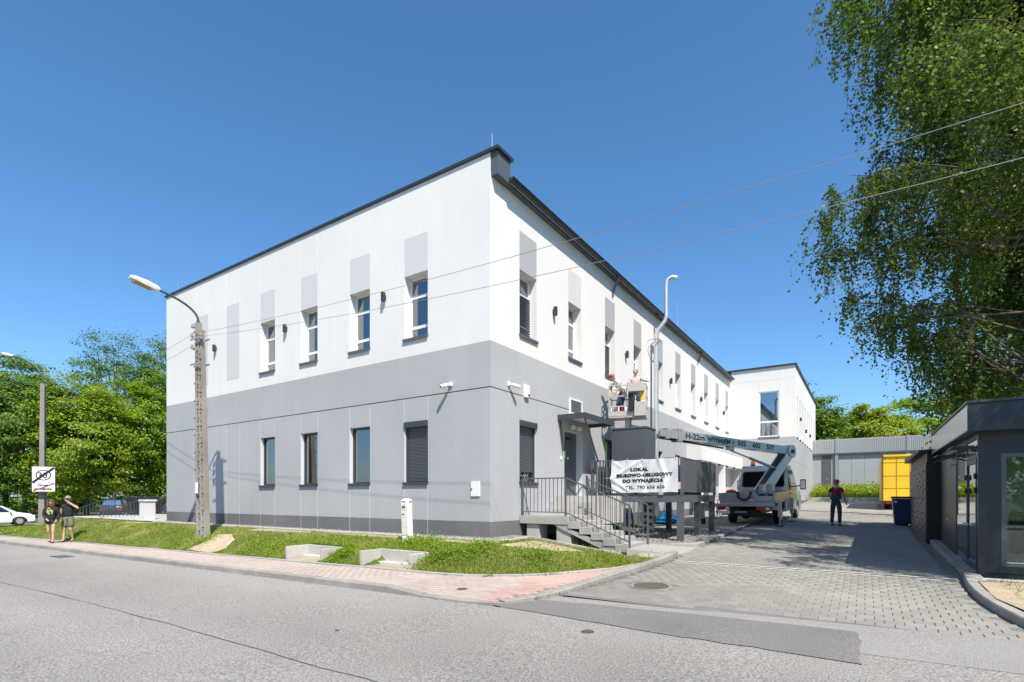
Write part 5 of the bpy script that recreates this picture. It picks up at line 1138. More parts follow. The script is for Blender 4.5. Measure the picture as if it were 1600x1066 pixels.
BC = Vector((-6.62, 16.98, 3.62)); tbeam('jib', BE + off, BC + Vector((.05, .1, -.25)), .12, .14, GALV); tbeam('basket_post', BC + Vector((0, 0, -.32)), BC + Vector((0, 0, .02)), .16, .2, GALV)
BASK = M('basket_beige_metal', (.44, .42, .375), .5, metal=.2, var=.12, scale=8)
ba = RAD(16); bu = Vector((math.cos(ba), math.sin(ba), 0)); bv_ = Vector((-math.sin(ba), math.cos(ba), 0)); Rb = Matrix((bu, bv_, Vector((0, 0, 1)))).transposed()
def bk(x, y, z): return BC + bu * x + bv_ * y + Vector((0, 0, z))
def bbox(name, c, size, mat, parent=None):
    b = MB(); c = bk(*c); b.obox(tl(c), size, TI @ Rb); return b.build(name, mat, parent or tk, bevel=.004)
HX, HY = .60, .36
basket = bbox('basket_floor', (0, 0, .03), (2 * HX, 2 * HY, .06), BASK); bbox('basket_kickplate', (0, -HY, .14), (2 * HX, .02, .16), BASK, basket); bbox('basket_kickplate', (0, HY, .14), (2 * HX, .02, .16), BASK, basket)
for z in (.38, .72, 1.08):
    for c, sz in (((0, -HY, z), (2 * HX, .035, .035)), ((0, HY, z), (2 * HX, .035, .035)), ((-HX, 0, z), (.035, 2 * HY, .035)), ((HX, 0, z), (.035, 2 * HY, .035))): bbox('basket_rail', c, sz, BASK, basket)
for x in (-HX, -.02, HX):
    for y in (-HY, HY): bbox('basket_upright', (x, y, .56), (.035, .035, 1.04), BASK, basket)
bbox('control_console', (.30, -HY - .10, .95), (.52, .22, .26), BASK, basket); bbox('tool_tray', (.42, -HY - .06, .26), (.36, .10, .46), BASK, basket); bbox('control_hoses', (.12, -HY - .05, .5), (.16, .08, .6), BLACK, basket); bbox('yellow_bag', (.50, -HY - .04, .72), (.14, .08, .3), M('yellow_fabric', (.75, .5, .03), .7), basket)
for k in range(5): bbox('warning_stripe', (-.52 + k * .12, -HY - .018, .28), (.05, .006, .14), REDL if k % 2 else WPLAST, basket)
# ---- yellow box truck
yt = thing('box_truck', 'yellow box truck parked beyond the blue bin, seen from behind', 'truck', (1.95, 34.2, zd(34.2)))
YEL = M('yellow_tarpaulin', (.85, .53, .03), .55, var=.10, scale=3, stain=.1); g0 = zd(36)
MB().box(.80, 3.15, 34.2, 40.2, g0 + .42, g0 + 2.82).build('cargo_box', YEL, yt, bevel=.02)
for x in (.80, 3.13): MB().box(x - .03, x + .05, 34.13, 34.199, g0 + .38, g0 + 2.85).build('door_post', M('dark_bronze', (.10, .075, .05), .6), yt)
MB().box(.80, 3.15, 34.13, 34.199, g0 + 2.76, g0 + 2.86).build('header', YEL, yt)
for x in (1.43, 2.0, 2.55): MB().box(x - .012, x + .012, 34.18, 34.1995, g0 + .44, g0 + 2.74).build('seam', M('yellow_seam', (.45, .28, .02), .6), yt)
for z in (1.1, 1.75, 2.45): MB().box(.86, 3.1, 34.185, 34.1997, g0 + z - .01, g0 + z + .01).build('seam', MATS['yellow_seam'], yt)
MB().box(.9, 3.05, 34.1, 40.5, g0 + .25, g0 + .41).build('chassis', BLACK, yt); MB().box(.6, .86, 34.0, 34.6, g0 + .05, g0 + .3).build('tail_lift', RUBBER, yt, bevel=.04)
for x, s in ((1.05, -1), (2.9, 1)):
    for y in (35.6, 41.5):
        b = MB(); b.tube([(x - .13, y, zd(y) + .38), (x + .13, y, zd(y) + .38)], .38, 18); b.build('wheel', RUBBER, yt, smooth=True)
    MB().box(x - .1, x + .1, 34.05, 34.12, g0 + .28, g0 + .36).build('tail_light', REDL, yt)
MB().box(.95, 3.0, 40.7, 42.4, g0 + .4, g0 + 2.3).build('cab', PW, yt, bevel=.12)
# ------------------------------------------------------------------ kiosk
KZ = zd(12.2) + .05; KT = 2.58
ks = thing('kiosk', 'dark grey metal kiosk with glazed front at the right edge of the driveway', 'kiosk', (3.6, 14.8, KZ))
PNL = M('kiosk_panel', (.022, .026, .034), .36, var=.06, scale=2); GLK = glass_mat('kiosk_glass', (.80, .88, .84), 1.48, .03)
KX0, KX1, KY0, KY1 = 1.64, 6.2, 12.05, 17.5
MB().box(KX0 + .02, KX1, KY0 + .02, KY1, KZ, KZ + .12).build('floor', PNL, ks); MB().box(KX0 - .17, KX1 + .1, KY0 - .28, KY1 + .05, 2.10, KT).build('fascia', PNL, ks, bevel=.01)
MB().box(KX0 - .19, KX1 + .12, KY0 - .30, KY1 + .07, KT + .001, KT + .04).build('roof_cap', ANTH, ks)
MB().box(KX0 - .172, KX0 - .1705, KY0 - .2, KY1, 2.13, KT - .03).build('side_fascia_sheet', M('brushed_fascia', (.42, .44, .46), .22, metal=.85, var=.12, scale=4), ks)
MB().box(KX0, KX0 + .12, KY0, KY0 + .12, KZ, 2.10).build('corner_post', PNL, ks); MB().box(KX0 + .121, KX0 + .30, KY0 + .01, KY0 + .06, KZ + .1, 2.1).build('corner_panel', PNL, ks)
MB().box(KX0 + .3, KX1, KY0 + .01, KY0 + .07, 1.72, 2.1).build('head_panel', PNL, ks); MB().box(KX0 + .3, KX1, KY0 + .01, KY0 + .07, KZ + .1, KZ + .22).build('bottom_rail', PNL, ks)
for x0, x1 in ((KX0 + .3, 4.0), (4.0, KX1)):
    b = MB(); z0, z1 = KZ + .22, 1.72
    b.box(x0, x0 + .06, KY0 + .005, KY0 + .06, z0, z1); b.box(x1 - .06, x1, KY0 + .005, KY0 + .06, z0, z1); b.box(x0 + .06, x1 - .06, KY0 + .005, KY0 + .06, z0, z0 + .06); b.box(x0 + .06, x1 - .06, KY0 + .005, KY0 + .06, z1 - .06, z1)
    w = b.build('window', ANTH2, ks); MB().box(x0 + .06, x1 - .06, KY0 + .03, KY0 + .037, z0 + .06, z1 - .06).build('pane', GLK, w); MB().box(x0 + .06, x1 - .06, KY0 + .012, KY0 + .02, z0 + .06, z0 + .075).build('bead', ALU, w)
MB().box(KX0 + .06, KX1 - .05, KY1 - .08, KY1, KZ + .1, 2.1).build('rear_wall', M('kiosk_interior', (.62, .64, .56), .8), ks); MB().box(KX1 - .06, KX1, KY0 + .08, KY1 - .09, KZ + .1, 2.1).build('side_wall', MATS['kiosk_interior'], ks)
MB().box(1.95, 6.1, 13.25, 13.31, KZ + .13, 2.08).build('partition', M('kiosk_partition', (.46, .52, .46), .8, var=.08, scale=3), ks); MB().box(2.0, 5.5, 12.75, 13.2, KZ + .13, KZ + .55).build('counter', M('kiosk_counter', (.62, .62, .6), .6), ks); MB().box(2.12, 2.32, 12.45, 12.7, KZ + .40, KZ + 1.15).build('chair_back', BLACK, ks, bevel=.08)
# left face: glazed door nearest, fixed pane with ring logo, solid dark door
b = MB()
for y0, y1 in ((12.17, 12.23), (13.33, 13.40), (14.6, 14.68), (15.7, 15.8)): b.box(KX0 + .01, KX0 + .07, y0, y1, KZ + .12, 2.1)
b.box(KX0 + .01, KX0 + .07, 12.23, 15.7, 2.02, 2.1); b.box(KX0 + .01, KX0 + .07, 12.23, 13.33, 1.68, 1.74); b.build('side_frame', ANTH2, ks)
dd_ = MB(); dd_.box(KX0 + .0, KX0 + .05, 12.25, 12.33, KZ + .13, 1.67); dd_.box(KX0, KX0 + .05, 13.24, 13.32, KZ + .13, 1.67); dd_.box(KX0, KX0 + .05, 12.33, 13.24, KZ + .13, KZ + .23); dd_.box(KX0, KX0 + .05, 12.33, 13.24, 1.58, 1.67)
gd = dd_.build('glazed_door', ANTH, ks); MB().box(KX0 + .02, KX0 + .027, 12.33, 13.24, KZ + .23, 1.58).build('pane', GLK, gd)
b = MB(); b.box(KX0 - .07, KX0, 13.1, 13.14, .45, .5); b.box(KX0 - .08, KX0 - .05, 12.95, 13.14, .46, .49); b.build('handle', ALU, gd)
for y in (12.27, 13.3):
    for z in (1.1, 1.35): MB().box(KX0 - .03, KX0, y - .05, y + .05, z - .05, z + .05).build('hinge_block', BLACK, gd)
MB().box(KX0 + .02, KX0 + .027, 12.23, 13.33, 1.74, 2.02).build('fanlight', GLK, ks)
fpn = MB().box(KX0 + .02, KX0 + .027, 13.40, 14.6, KZ + .14, 2.02).build('fixed_pane', GLK, ks)
b = MB(); LG = M('logo_green', (.10, .30, .16), .5); n = 30
for i in range(n):
    a, c = 2 * math.pi * i / n, 2 * math.pi * (i + 1) / n
    for r0, r1 in ((.30, .36), (.16, .24)): b.add([(KX0 + .015, 14.0 + r * math.cos(t), .18 + r * math.sin(t)) for r, t in ((r0, a), (r1, a), (r1, c), (r0, c))], [(0, 1, 2, 3)])
b.build('ring_logo', LG, fpn); MB().box(KX0 + .012, KX0 + .016, 13.42, 14.58, KZ + .16, .62).build('green_film', glass_mat('green_film', (.25, .5, .33), 1.3, .02), fpn)
sd_ = MB().box(KX0 + .0, KX0 + .06, 14.69, 15.69, KZ + .13, 1.68).build('solid_door', PNL, ks); MB().box(KX0 - .07, KX0 - .04, 15.4, 15.6, .46, .49).build('handle', ALU, sd_)
MB().box(KX0 + .01, KX0 + .06, 14.69, 15.69, 1.70, 2.02).build('head_panel', PNL, ks); MB().box(KX0 + .01, KX0 + .06, 15.8, KY1, KZ + .12, 2.1).build('side_panel', PNL, ks)
for y in (12.8, 15.2):
    b = MB(); b.beam((KX0, y - .35, 1.88), (KX0 - .3, y - .35, 1.78), .03, .03); b.beam((KX0, y + .35, 1.88), (KX0 - .3, y + .35, 1.78), .03, .03); b.box(KX0 - .3, KX0, y - .4, y + .4, 1.885, 1.905); b.build('door_hood', ANTH, ks)
for x, y in ((1.75, 12.15), (1.75, 17.3), (3.9, 12.15), (6.0, 12.15), (6.0, 17.3)): MB().box(x - .09, x + .09, y - .09, y + .09, KZ - .2, KZ - .001).build('foundation_block', CONC, ks)
MB().add([(x, y, zd(y) + .118) for x, y in ((1.52, 24.3), (1.52, 11.3), (1.66, 11.35), (1.66, 24.3))], [(0, 1, 2, 3)]).build('kiosk_edging', CONC, kind='structure')
kerb_run(driveway, [(1.62, 11.55), (7, 11.6)], lambda x, y: -.36, lambda x, y: -.5, w=.07, seg=.95, name='edging_stone', mat=CONC_L)
MB().add([(x, y, z) for x, y, z in ((1.55, 11.4, -.385), (1.52, 9.8, -.42), (1.75, 8.6, -.44), (2.2, 7.9, -.455), (3, 7.3, -.455), (5.3, 6.53, -.45), (9.6, 6.53, -.42), (9.6, 11.5, -.385))], [tuple(range(8))]).build('soil_bed', SAND, kind='structure')
# ---- parcel lockers
LZ = zd(18) ; lk = thing('parcel_locker', 'row of black parcel lockers with many doors and a sloping roof', 'parcel locker', (1.75, 20.8, LZ))
LCK = M('locker_black', (.010, .010, .012), .5, var=.1); LCKD = M('locker_door', (.05, .05, .052), .45, var=.1, isl=.12)
MB().box(1.40, 2.2, 17.85, 23.7, LZ - .1, 2.18).build('case', LCK, lk); MB().add([(1.22, 17.75, 2.24), (2.3, 17.75, 2.30), (2.3, 23.8, 2.42), (1.22, 23.8, 2.36), (1.22, 17.75, 2.19), (2.3, 17.75, 2.19), (2.3, 23.8, 2.19), (1.22, 23.8, 2.19)], [(0, 1, 2, 3), (7, 6, 5, 4), (0, 4, 5, 1), (1, 5, 6, 2), (2, 6, 7, 3), (3, 7, 4, 0)]).build('roof', LCK, lk)
for c in range(11):
    y0 = 17.88 + c * .53; hs = [.24] * 9 if c % 3 == 0 else ([.38, .2, .2, .38, .2, .2, .38, .2] if c % 3 == 1 else [.3, .3, .15, .3, .15, .3, .3, .33]); z = LZ + .03
    for h in hs:
        if z + h > 2.17: break
        MB().box(1.375, 1.399, y0 + .014, y0 + .516, z + .012, z + h - .012).build('locker_door', LCKD, lk); z += h
# ---- blue bin
bn = thing('wheeled_bin', 'dark blue wheeled refuse bin standing at the end of the black lockers', 'bin', (1.15, 24.1, zd(24.1)))
BLU = M('bin_blue', (.012, .03, .10), .45, var=.08); z0 = zd(24.1)
MB().add([(.93, 23.8, z0 + .05), (1.40, 23.8, z0 + .05), (1.46, 23.72, z0 + .98), (.86, 23.72, z0 + .98), (.93, 24.45, z0 + .05), (1.40, 24.45, z0 + .05), (1.46, 24.6, z0 + .98), (.86, 24.6, z0 + .98)], [(0, 1, 2, 3), (7, 6, 5, 4), (0, 4, 5, 1), (1, 5, 6, 2), (2, 6, 7, 3), (3, 7, 4, 0)]).build('body', BLU, bn, bevel=.02)
MB().box(.83, 1.49, 23.68, 24.64, z0 + .985, z0 + 1.06).build('lid', BLU, bn, bevel=.03); MB().box(.9, 1.0, 23.722, 23.73, z0 + .84, z0 + .9).build('label_plate', WPLAST, bn)
for x in (.98, 1.34): b = MB(); b.cyl((x - .03, 24.35, z0 + .08), (x + .03, 24.35, z0 + .08), .08); b.build('wheel', RUBBER, bn, smooth=True)
# ------------------------------------------------------------------ rear boundary wall with corrugated top
FY = 52.0; fw = thing('boundary_wall', 'grey panelled boundary wall with corrugated top behind the driveway', 'wall', (1, FY, 1))
FGR = M('fence_panel_grey', (.34, .36, .39), .7, var=.06, scale=2, stain=.08); COR = M('corrugated_zinc', (.50, .51, .52), .45, metal=.3, var=.06); PST = M('fence_post', (.30, .33, .36), .5, metal=.3)
PXs = [-6.5, -1.9, 2.9, 7.7, 12.5, 17.3]
for a, c in zip(PXs, PXs[1:]):
    n = 5
    for i in range(n): x0 = a + .12 + (c - a - .24) * i / n; x1 = a + .12 + (c - a - .24) * (i + 1) / n; MB().box(x0 + .008, x1 - .008, FY, FY + .08, .6, 4.55).build('wall_panel', FGR, fw)
    b = MB(); m = int((c - a) / .12)
    for i in range(m): x0 = a + (c - a) * i / m; x1 = a + (c - a) * (i + .5) / m; x2 = a + (c - a) * (i + 1) / m; b.add([(x0, FY - .10, 4.68), (x1, FY - .10, 4.68), (x1, FY - .10, 5.84), (x0, FY - .10, 5.84), (x1, FY - .05, 4.68), (x2, FY - .05, 4.68), (x2, FY - .05, 5.84), (x1, FY - .05, 5.84), (x2, FY - .1, 4.68), (x2, FY - .1, 5.84)], [(0, 1, 2, 3), (1, 4, 7, 2), (4, 5, 6, 7), (5, 8, 9, 6)])
    b.build('corrugated_sheet', COR, fw); MB().box(a, c, FY - .2, FY + .02, 4.56, 4.67).build('capping', ANTH2, fw)
for x in PXs: MB().box(x - .11, x + .11, FY - .16, FY - .001, .5, 5.9).build('post', PST, fw)
MB().box(-3.0, -2.3, FY - .03, FY - .002, .6, 4.5).build('recess_strip', ANTH2, fw)
# ------------------------------------------------------------------ far apartment block glimpsed through the trees
ab = thing('apartment_block', 'pale apartment block glimpsed through the trees at the left', 'building', (-78, 62, -.5), local=True); ab.rotation_euler = (0, 0, RAD(35))
CRM = M('cream_plaster', (.55, .50, .42), .85, var=.06)
MB().box(-22, 22, -.0, 10, -1, 11.5).build('wall', CRM, ab); MB().box(-22.4, 22.4, -.4, 10.4, 11.501, 11.8).build('roof', ANTH2, ab)
for i in range(11):
    for j in range(4):
        w = MB().box(-20.6 + i * 4, -19.1 + i * 4, -.04, -.001, .6 + j * 2.75, 2.1 + j * 2.75).build('window', WPVC, ab)
        for s in (0, 1): MB().box(-20.52 + i * 4 + s * .7, -19.88 + i * 4 + s * .7, -.06, -.045, .68 + j * 2.75, 2.02 + j * 2.75).build('pane', GLASSC, w)
# ------------------------------------------------------------------ vegetation
BARK = M('bark_brown', (.085, .065, .048), .95, var=.3, scale=7, bump=.8, bscale=25, spec=.1)
BARKB = M('bark_birch', (.42, .40, .37), .9, var=.45, scale=5, bump=.5, bscale=25, spec=.1)
LEAF_A = leaf_mat('leaf_maple', (.075, .15, .010), (.28, .41, .028), .44)
LEAF_B = leaf_mat('leaf_dark', (.045, .10, .012), (.15, .25, .026), .38)
LEAF_C = leaf_mat('leaf_yellow_green', (.13, .19, .014), (.34, .39, .035), .44)
LEAF_D = leaf_mat('leaf_linden', (.055, .12, .018), (.19, .30, .045), .42)
LEAF_E = leaf_mat('leaf_acacia', (.10, .165, .012), (.33, .42, .035), .45)
LEAF_BI = leaf_mat('leaf_birch', (.042, .085, .016), (.165, .225, .050), .42, .03)
def leaf_quads(P, size, rg, up=1.0, aspect=.62, droop=None, bias=None):
    """pointed leaf quads at points P"""
    n = len(P); nrm = rg.normal(size=(n, 3)); nrm[:, 2] = np.abs(nrm[:, 2]) + up
    if bias is not None: nrm = nrm * .75 + bias
    nrm /= np.linalg.norm(nrm, axis=1)[:, None]
    a = rg.normal(size=(n, 3))
    if droop is not None: a = a * .6 + np.array([0, 0, -droop])
    a -= nrm * (a * nrm).sum(1)[:, None]; a /= np.linalg.norm(a, axis=1)[:, None] + 1e-9; b = np.cross(nrm, a)
    s = (size * rg.uniform(.65, 1.3, n))[:, None]
    V = np.stack([P - a * s * .5, P + b * s * .5 * aspect - a * s * .08, P + a * s * .5, P - b * s * .5 * aspect - a * s * .08], 1).reshape(-1, 3)
    return V, np.arange(4 * n).reshape(-1, 4)
def limb(b, p, q, r0, r1, rg, k=5, sag=.0, wob=.035):
    p = Vector(p); q = Vector(q); d = (q - p).length; pts = []
    for i in range(k + 1):
        u = i / k; w = p.lerp(q, u) + Vector(rg.normal(size=3)) * min(d, 5) * wob * (0 < i < k); w.z += sag * d * 4 * u * (1 - u); pts.append(w)
    b.tube(pts, [r0 + (r1 - r0) * i / k for i in range(k + 1)], 7); return pts
def tree(label, x, y, H, R, mat, seed, n_clump=170, per=48, leaf=.30, trunk=.22, base=.22, group=None, bark=None, flat=.42, clump=.95, lobes=None, name='leafy_tree'):
    rg = np.random.RandomState(seed); z0 = ground_z(x, y); t = thing(name, label, 'tree', (x, y, z0), group)
    b = MB(); lean = rg.uniform(-.4, .4, 2); topp = (x + lean[0], y + lean[1], z0 + H * .85); tp = limb(b, (x, y, z0 - .3), topp, trunk, trunk * .2, rg, 8)
    cc = np.array((x + lean[0] * .5, y + lean[1] * .5, z0 + H * (base + (1 - base) * .5))); rz = H * (1 - base) * .5
    u = rg.normal(size=(n_clump, 3)); u /= np.linalg.norm(u, axis=1)[:, None]; rad = rg.uniform(.25, 1, n_clump) ** .45
    C = cc + u * rad[:, None] * np.array((R, R, rz)) * (1 + .22 * np.sin(u[:, :1] * 5 + seed) * np.cos(u[:, 1:2] * 4 + seed))
    C[:, 2] = np.maximum(C[:, 2], z0 + H * base * .8)
    for i in range(0, n_clump, max(1, n_clump // 16)):
        k = min(int(len(tp) * rg.uniform(.3, .9)), len(tp) - 1); limb(b, tp[k], C[i], trunk * .35, .02, rg, 4, .04)
    b.build('trunk', bark or BARK, t, smooth=True)
    sc = rg.uniform(.6, 1.25, n_clump)
    P = np.repeat(C, per, 0) + rg.normal(size=(n_clump * per, 3)) * np.array((clump, clump, clump * flat)) * .5 * np.repeat(sc, per)[:, None]
    o = (P - cc) / np.array((R, R, rz)); o /= np.linalg.norm(o, axis=1)[:, None] + .2
    V, F = leaf_quads(P, leaf, rg, up=.45, bias=o * 1.25); np_mesh('crown', V, F, mat, t); return t
G1 = 'trees behind the car park at the left'
LT = [(-76, 16.5, 17.5, 5.5, LEAF_D, 'broad green maple at the left edge of the picture'), (-70, 22, 15, 5.0, LEAF_E, 'full green maple just left of the far lamp post'),
      (-70, 29, 16.5, 5.0, LEAF_A, 'rounded green maple right behind the far lamp post'), (-64, 33, 14.5, 4.6, LEAF_D, 'green maple behind the couple walking'),
      (-60, 37, 14.5, 5.0, LEAF_A, 'spreading maple over the sloping handrail'), (-52, 37, 13.5, 4.8, LEAF_A, 'maple with dark forked trunk behind the utility cabinet'),
      (-45, 36.5, 12.5, 4.2, LEAF_E, 'low maple nearest the left end of the building'), (-86, 30, 24.5, 5.5, LEAF_B, 'tall dark pine-like tree rising behind the maples at far left'),
      (-82, 36, 26, 5, LEAF_B, 'tall narrow dark tree rising above the lamp arm'), (-76, 42, 27.5, 5.2, LEAF_B, 'tall dark tree rising in the middle of the row'),
      (-68, 46, 26.5, 5.2, LEAF_C, 'tall airy yellow-green tree with bare branches'), (-60, 50, 25.5, 5.6, LEAF_C, 'tall yellow-green tree closest to the building edge'),
      (-92, 22, 19, 6, LEAF_A, 'large maple at the far left beyond the side road'), (-50, 52, 16, 5, LEAF_B, 'dark tree hidden behind the maples near the building')]
for i, (x, y, H, R, m, lb) in enumerate(LT):
    airy = m is LEAF_C or i in (7, 8, 9)
    tree(lb, x, y, H, R, m, 20 + i, n_clump=190 if airy else 300, per=85 if airy else 150, leaf=.27, base=.45 if airy else .10, group=G1, trunk=.3, clump=1.35, flat=.36 if not airy else .5)
# shrubs closing the gap under the crowns
for i, (x, y, h) in enumerate(((-84, 24, 3.2), (-79, 31, 3.4), (-72, 38, 3.2), (-63, 43, 3.4), (-54, 45, 3.2), (-46, 45, 3.0))):
    tree('dense dark shrub under the left trees, number %s from the left edge' % ('one', 'two', 'three', 'four', 'five', 'six')[i], x, y, h, 3.6, LEAF_B, 60 + i, n_clump=70, per=40, leaf=.3, base=.02, trunk=.08, group='shrubs under the left trees', name='shrub')
rgw = np.random.RandomState(77); C = []
for k in range(900):
    a = rgw.uniform(RAD(20), RAD(80)); d = rgw.uniform(105, 135); x = -d * math.sin(a); y = d * math.cos(a); C.append((x, y, rgw.uniform(-1, 13) ))
for k in range(500):
    x = rgw.uniform(-30, 70); y = rgw.uniform(105, 130); C.append((x, y, rgw.uniform(0, 7)))
C = np.array(C); P = np.repeat(C, 26, 0) + rgw.normal(size=(len(C) * 26, 3)) * np.array((1.7, 1.7, 1.0)); V, F = leaf_quads(P, 1.0, rgw); o = np_mesh('far_wood', V, F, LEAF_B, kind='stuff', org=P.mean(0)); o['label'] = 'far-off dark wood behind the trees'; o['category'] = 'wood'
# trees behind the rear wall
for i, (x, y, H, R, m, lb) in enumerate(((-5.5, 64, 11.4, 3.6, LEAF_B, 'tall dark tree right behind the rear wing'), (1.0, 72, 9.2, 3.6, LEAF_C, 'rounded yellow-green tree behind the boundary wall'),
        (6.5, 80, 11.6, 6.5, LEAF_A, 'broad green tree behind the boundary wall'), (11.5, 71, 8.6, 4.5, LEAF_C, 'bright low tree behind the right half of the boundary wall'), (17, 74, 9.5, 5, LEAF_A, 'green tree behind the boundary wall over the yellow truck'), (-3, 82, 10, 6, LEAF_A, 'distant green tree filling the gap behind the wing'))):
    tree(lb, x, y, H, R, m, 80 + i, n_clump=220, per=120, leaf=.30, base=.10, group='trees behind the boundary wall', clump=1.1, flat=.4)
# trees behind the kiosk
tree('bright maple behind the kiosk roof at the right edge', 8.0, 23.5, 8.4, 3.2, LEAF_A, 101, n_clump=190, per=55, leaf=.16, base=.18, clump=.7)
tree('dark leafy tree behind the kiosk and the birch', 6.9, 39.5, 14, 3.7, LEAF_B, 102, n_clump=260, per=55, leaf=.24, base=.12, clump=.95)
tree('dark undergrowth tree low behind the kiosk', 5.6, 37, 7.0, 2.3, LEAF_B, 103, n_clump=120, per=50, leaf=.18, base=.10, clump=.7)
# slender conifer with drooping twigs standing behind the lockers
rg = np.random.RandomState(55); cx_, cy_ = 3.5, 28.0; cz_ = ground_z(cx_, cy_)
cf = thing('slender_conifer', 'slender bare-trunked conifer rising behind the black lockers', 'tree', (cx_, cy_, cz_))
b = MB(); tp = limb(b, (cx_, cy_, cz_ - .2), (cx_ - .4, cy_ + .2, cz_ + 17), .24, .05, rg, 12); P = []
for k in range(95):
    u = rg.uniform(.12, 1); q = Vector(tp[0]).lerp(Vector(tp[-1]), u); a = rg.uniform(0, 6.28); L = rg.uniform(.4, 1.3) * (1.1 - .4 * u); e = q + Vector((math.cos(a) * L, math.sin(a) * L, -.25 * L)); b.tube([q, e], [.02, .006], 4)
    for s in np.linspace(.1, 1, 26): P.append(np.array(q.lerp(e, s)) + rg.normal(size=3) * .06)
b.build('trunk', BARK, cf, smooth=True); V, F = leaf_quads(np.array(P), .13, rg, .2, .4); np_mesh('crown', V, F, LEAF_B, cf)
# ---- the large weeping birch
rg = np.random.RandomState(11); bxx, byy = 6.6, 14.2; bz0 = ground_z(8, 13)
bt = thing('weeping_birch', 'large weeping birch with long hanging twigs filling the upper right corner', 'tree', (bxx, byy, bz0))
b = MB(); trunk = limb(b, (bxx + .2, byy, bz0 - .3), (bxx - .3, byy + .2, 16.5), .30, .06, rg, 12); b.build('trunk', BARKB, bt, smooth=True); b = MB()
ends = []
LOBES = [(-.32, 16.05, 12.6, 1.4), (.75, 17.1, 12.9, 1.9), (2.2, 18.5, 12.6, 2.3), (3.2, 17.7, 13.4, 2.4), (.45, 16.9, 10.9, 1.2), (1.65, 17.9, 10.6, 1.9), (3.0, 18.9, 10.6, 2.1), (.75, 17.3, 9.5, 1.1),
         (-.5, 15.3, 7.8, .95), (.45, 16.5, 8.2, 1.5), (1.85, 18.0, 8.6, 1.7), (3.15, 19.0, 8.4, 1.9), (-.62, 15.2, 6.6, .8), (.35, 16.4, 6.7, 1.2), (3.0, 18.9, 6.6, 1.7), (.62, 17.3, 5.4, .9), (-.2, 15.5, 5.5, .6), (1.2, 18.3, 4.9, .9), (3.5, 20.4, 5.6, 1.4), (2.1, 19.4, 6.2, .6),
         (2.6, 18.0, 14.4, 1.8), (4.6, 18.8, 15, 2.4), (5.0, 18.3, 12.5, 2.6), (5.2, 18.8, 8.5, 2.4), (2.0, 18.2, 4.2, .7), (.9, 17.6, 4.7, .9), (1.6, 18.6, 3.9, 1.0), (2.5, 19.3, 4.0, 1.0), (3.8, 20.6, 4.4, 1.3), (.1, 16.2, 5.2, .75), (2.6, 17.5, 7.4, 1.3), (1.2, 17.0, 7.2, 1.0), (4.2, 18.0, 6.6, 1.5),
         (1.8, 12.4, 8.4, 1.1), (2.6, 13.6, 8.2, 1.3), (2.3, 14.6, 7.2, 1.1), (3.1, 11.4, 7.8, 1.0), (1.2, 14.2, 9.6, 1.2), (3.9, 9.8, 7.4, 1.1), (4.7, 11.2, 8.4, 1.4), (5.7, 9.0, 7.6, 1.4), (7.4, 10.8, 10.0, 2.2), (8.5, 15, 13, 2.5)]
P = []; tw = MB()
for (cx0, cy0, cz0, r) in LOBES:
    c = Vector((cx0, cy0, cz0 + .45 * r)); zf = clamp((c.z - 3.2 - bz0) / 16.5, .12, .85); o_ = trunk[int(zf * 12)]
    ml = limb(b, o_, c, .042, .014, rg, 8, .08, .05); subs = []
    for k in range(5 + int(4 * r)):
        u = rg.normal(size=3); u /= np.linalg.norm(u); u *= rg.uniform(.55, 1.05) * r; u[2] = abs(u[2]) * .7
        subs.append(limb(b, ml[int(rg.randint(5, 9))], c + Vector(u) - Vector((0, 0, .2 * r)), .012, .005, rg, 6, .05, .05))
    for q in range(int(45 * r * r) + 14):
        sl_ = subs[rg.randint(len(subs))]; i = rg.randint(1, 6); st_ = sl_[i].lerp(sl_[i + 1], rg.rand()) if i < 6 else sl_[6]
        L = r * rg.uniform(.35, 1.35) * (1.35 if rg.rand() < .15 else 1); out = Vector((rg.normal(), rg.normal(), 0)) * .22 * min(r, 1.5)
        pts = [st_ + out * (1 - math.exp(-2.2 * w)) + Vector((0, 0, .10 * math.sin(w * 3.1) - L * w ** 1.3)) for w in np.linspace(0, 1, 6)]
        tw.tube(pts, [.005, .0045, .004, .003, .003, .002], 3, cap=False); m = int(24 * L) + 7
        w = rg.uniform(.03, 1, m); A = np.array([p[:] for p in pts]); ii = np.minimum((w * 5).astype(int), 4); fr = (w * 5 - ii)[:, None]
        P.append(A[ii] * (1 - fr) + A[ii + 1] * fr + rg.normal(size=(m, 3)) * .055)
        j = rg.randint(1, 5); dv = rg.normal(size=3) * .22; dv[2] = -abs(dv[2]) - .25; P.append(np.array(pts[j]) + dv * np.linspace(.2, 1.3, 8)[:, None] + rg.normal(size=(8, 3)) * .035)
b.build('limbs', M('bark_birch_limb', (.10, .085, .07), .9, var=.4, scale=8), bt, smooth=True); tw.build('hanging_twigs', BARK, bt)['kind'] = 'stuff'
P = np.concatenate(P); V, F = leaf_quads(P, .082, rg, .15, .76, droop=.7); np_mesh('crown', V, F, LEAF_BI, bt)
print('birch leaves', len(P))
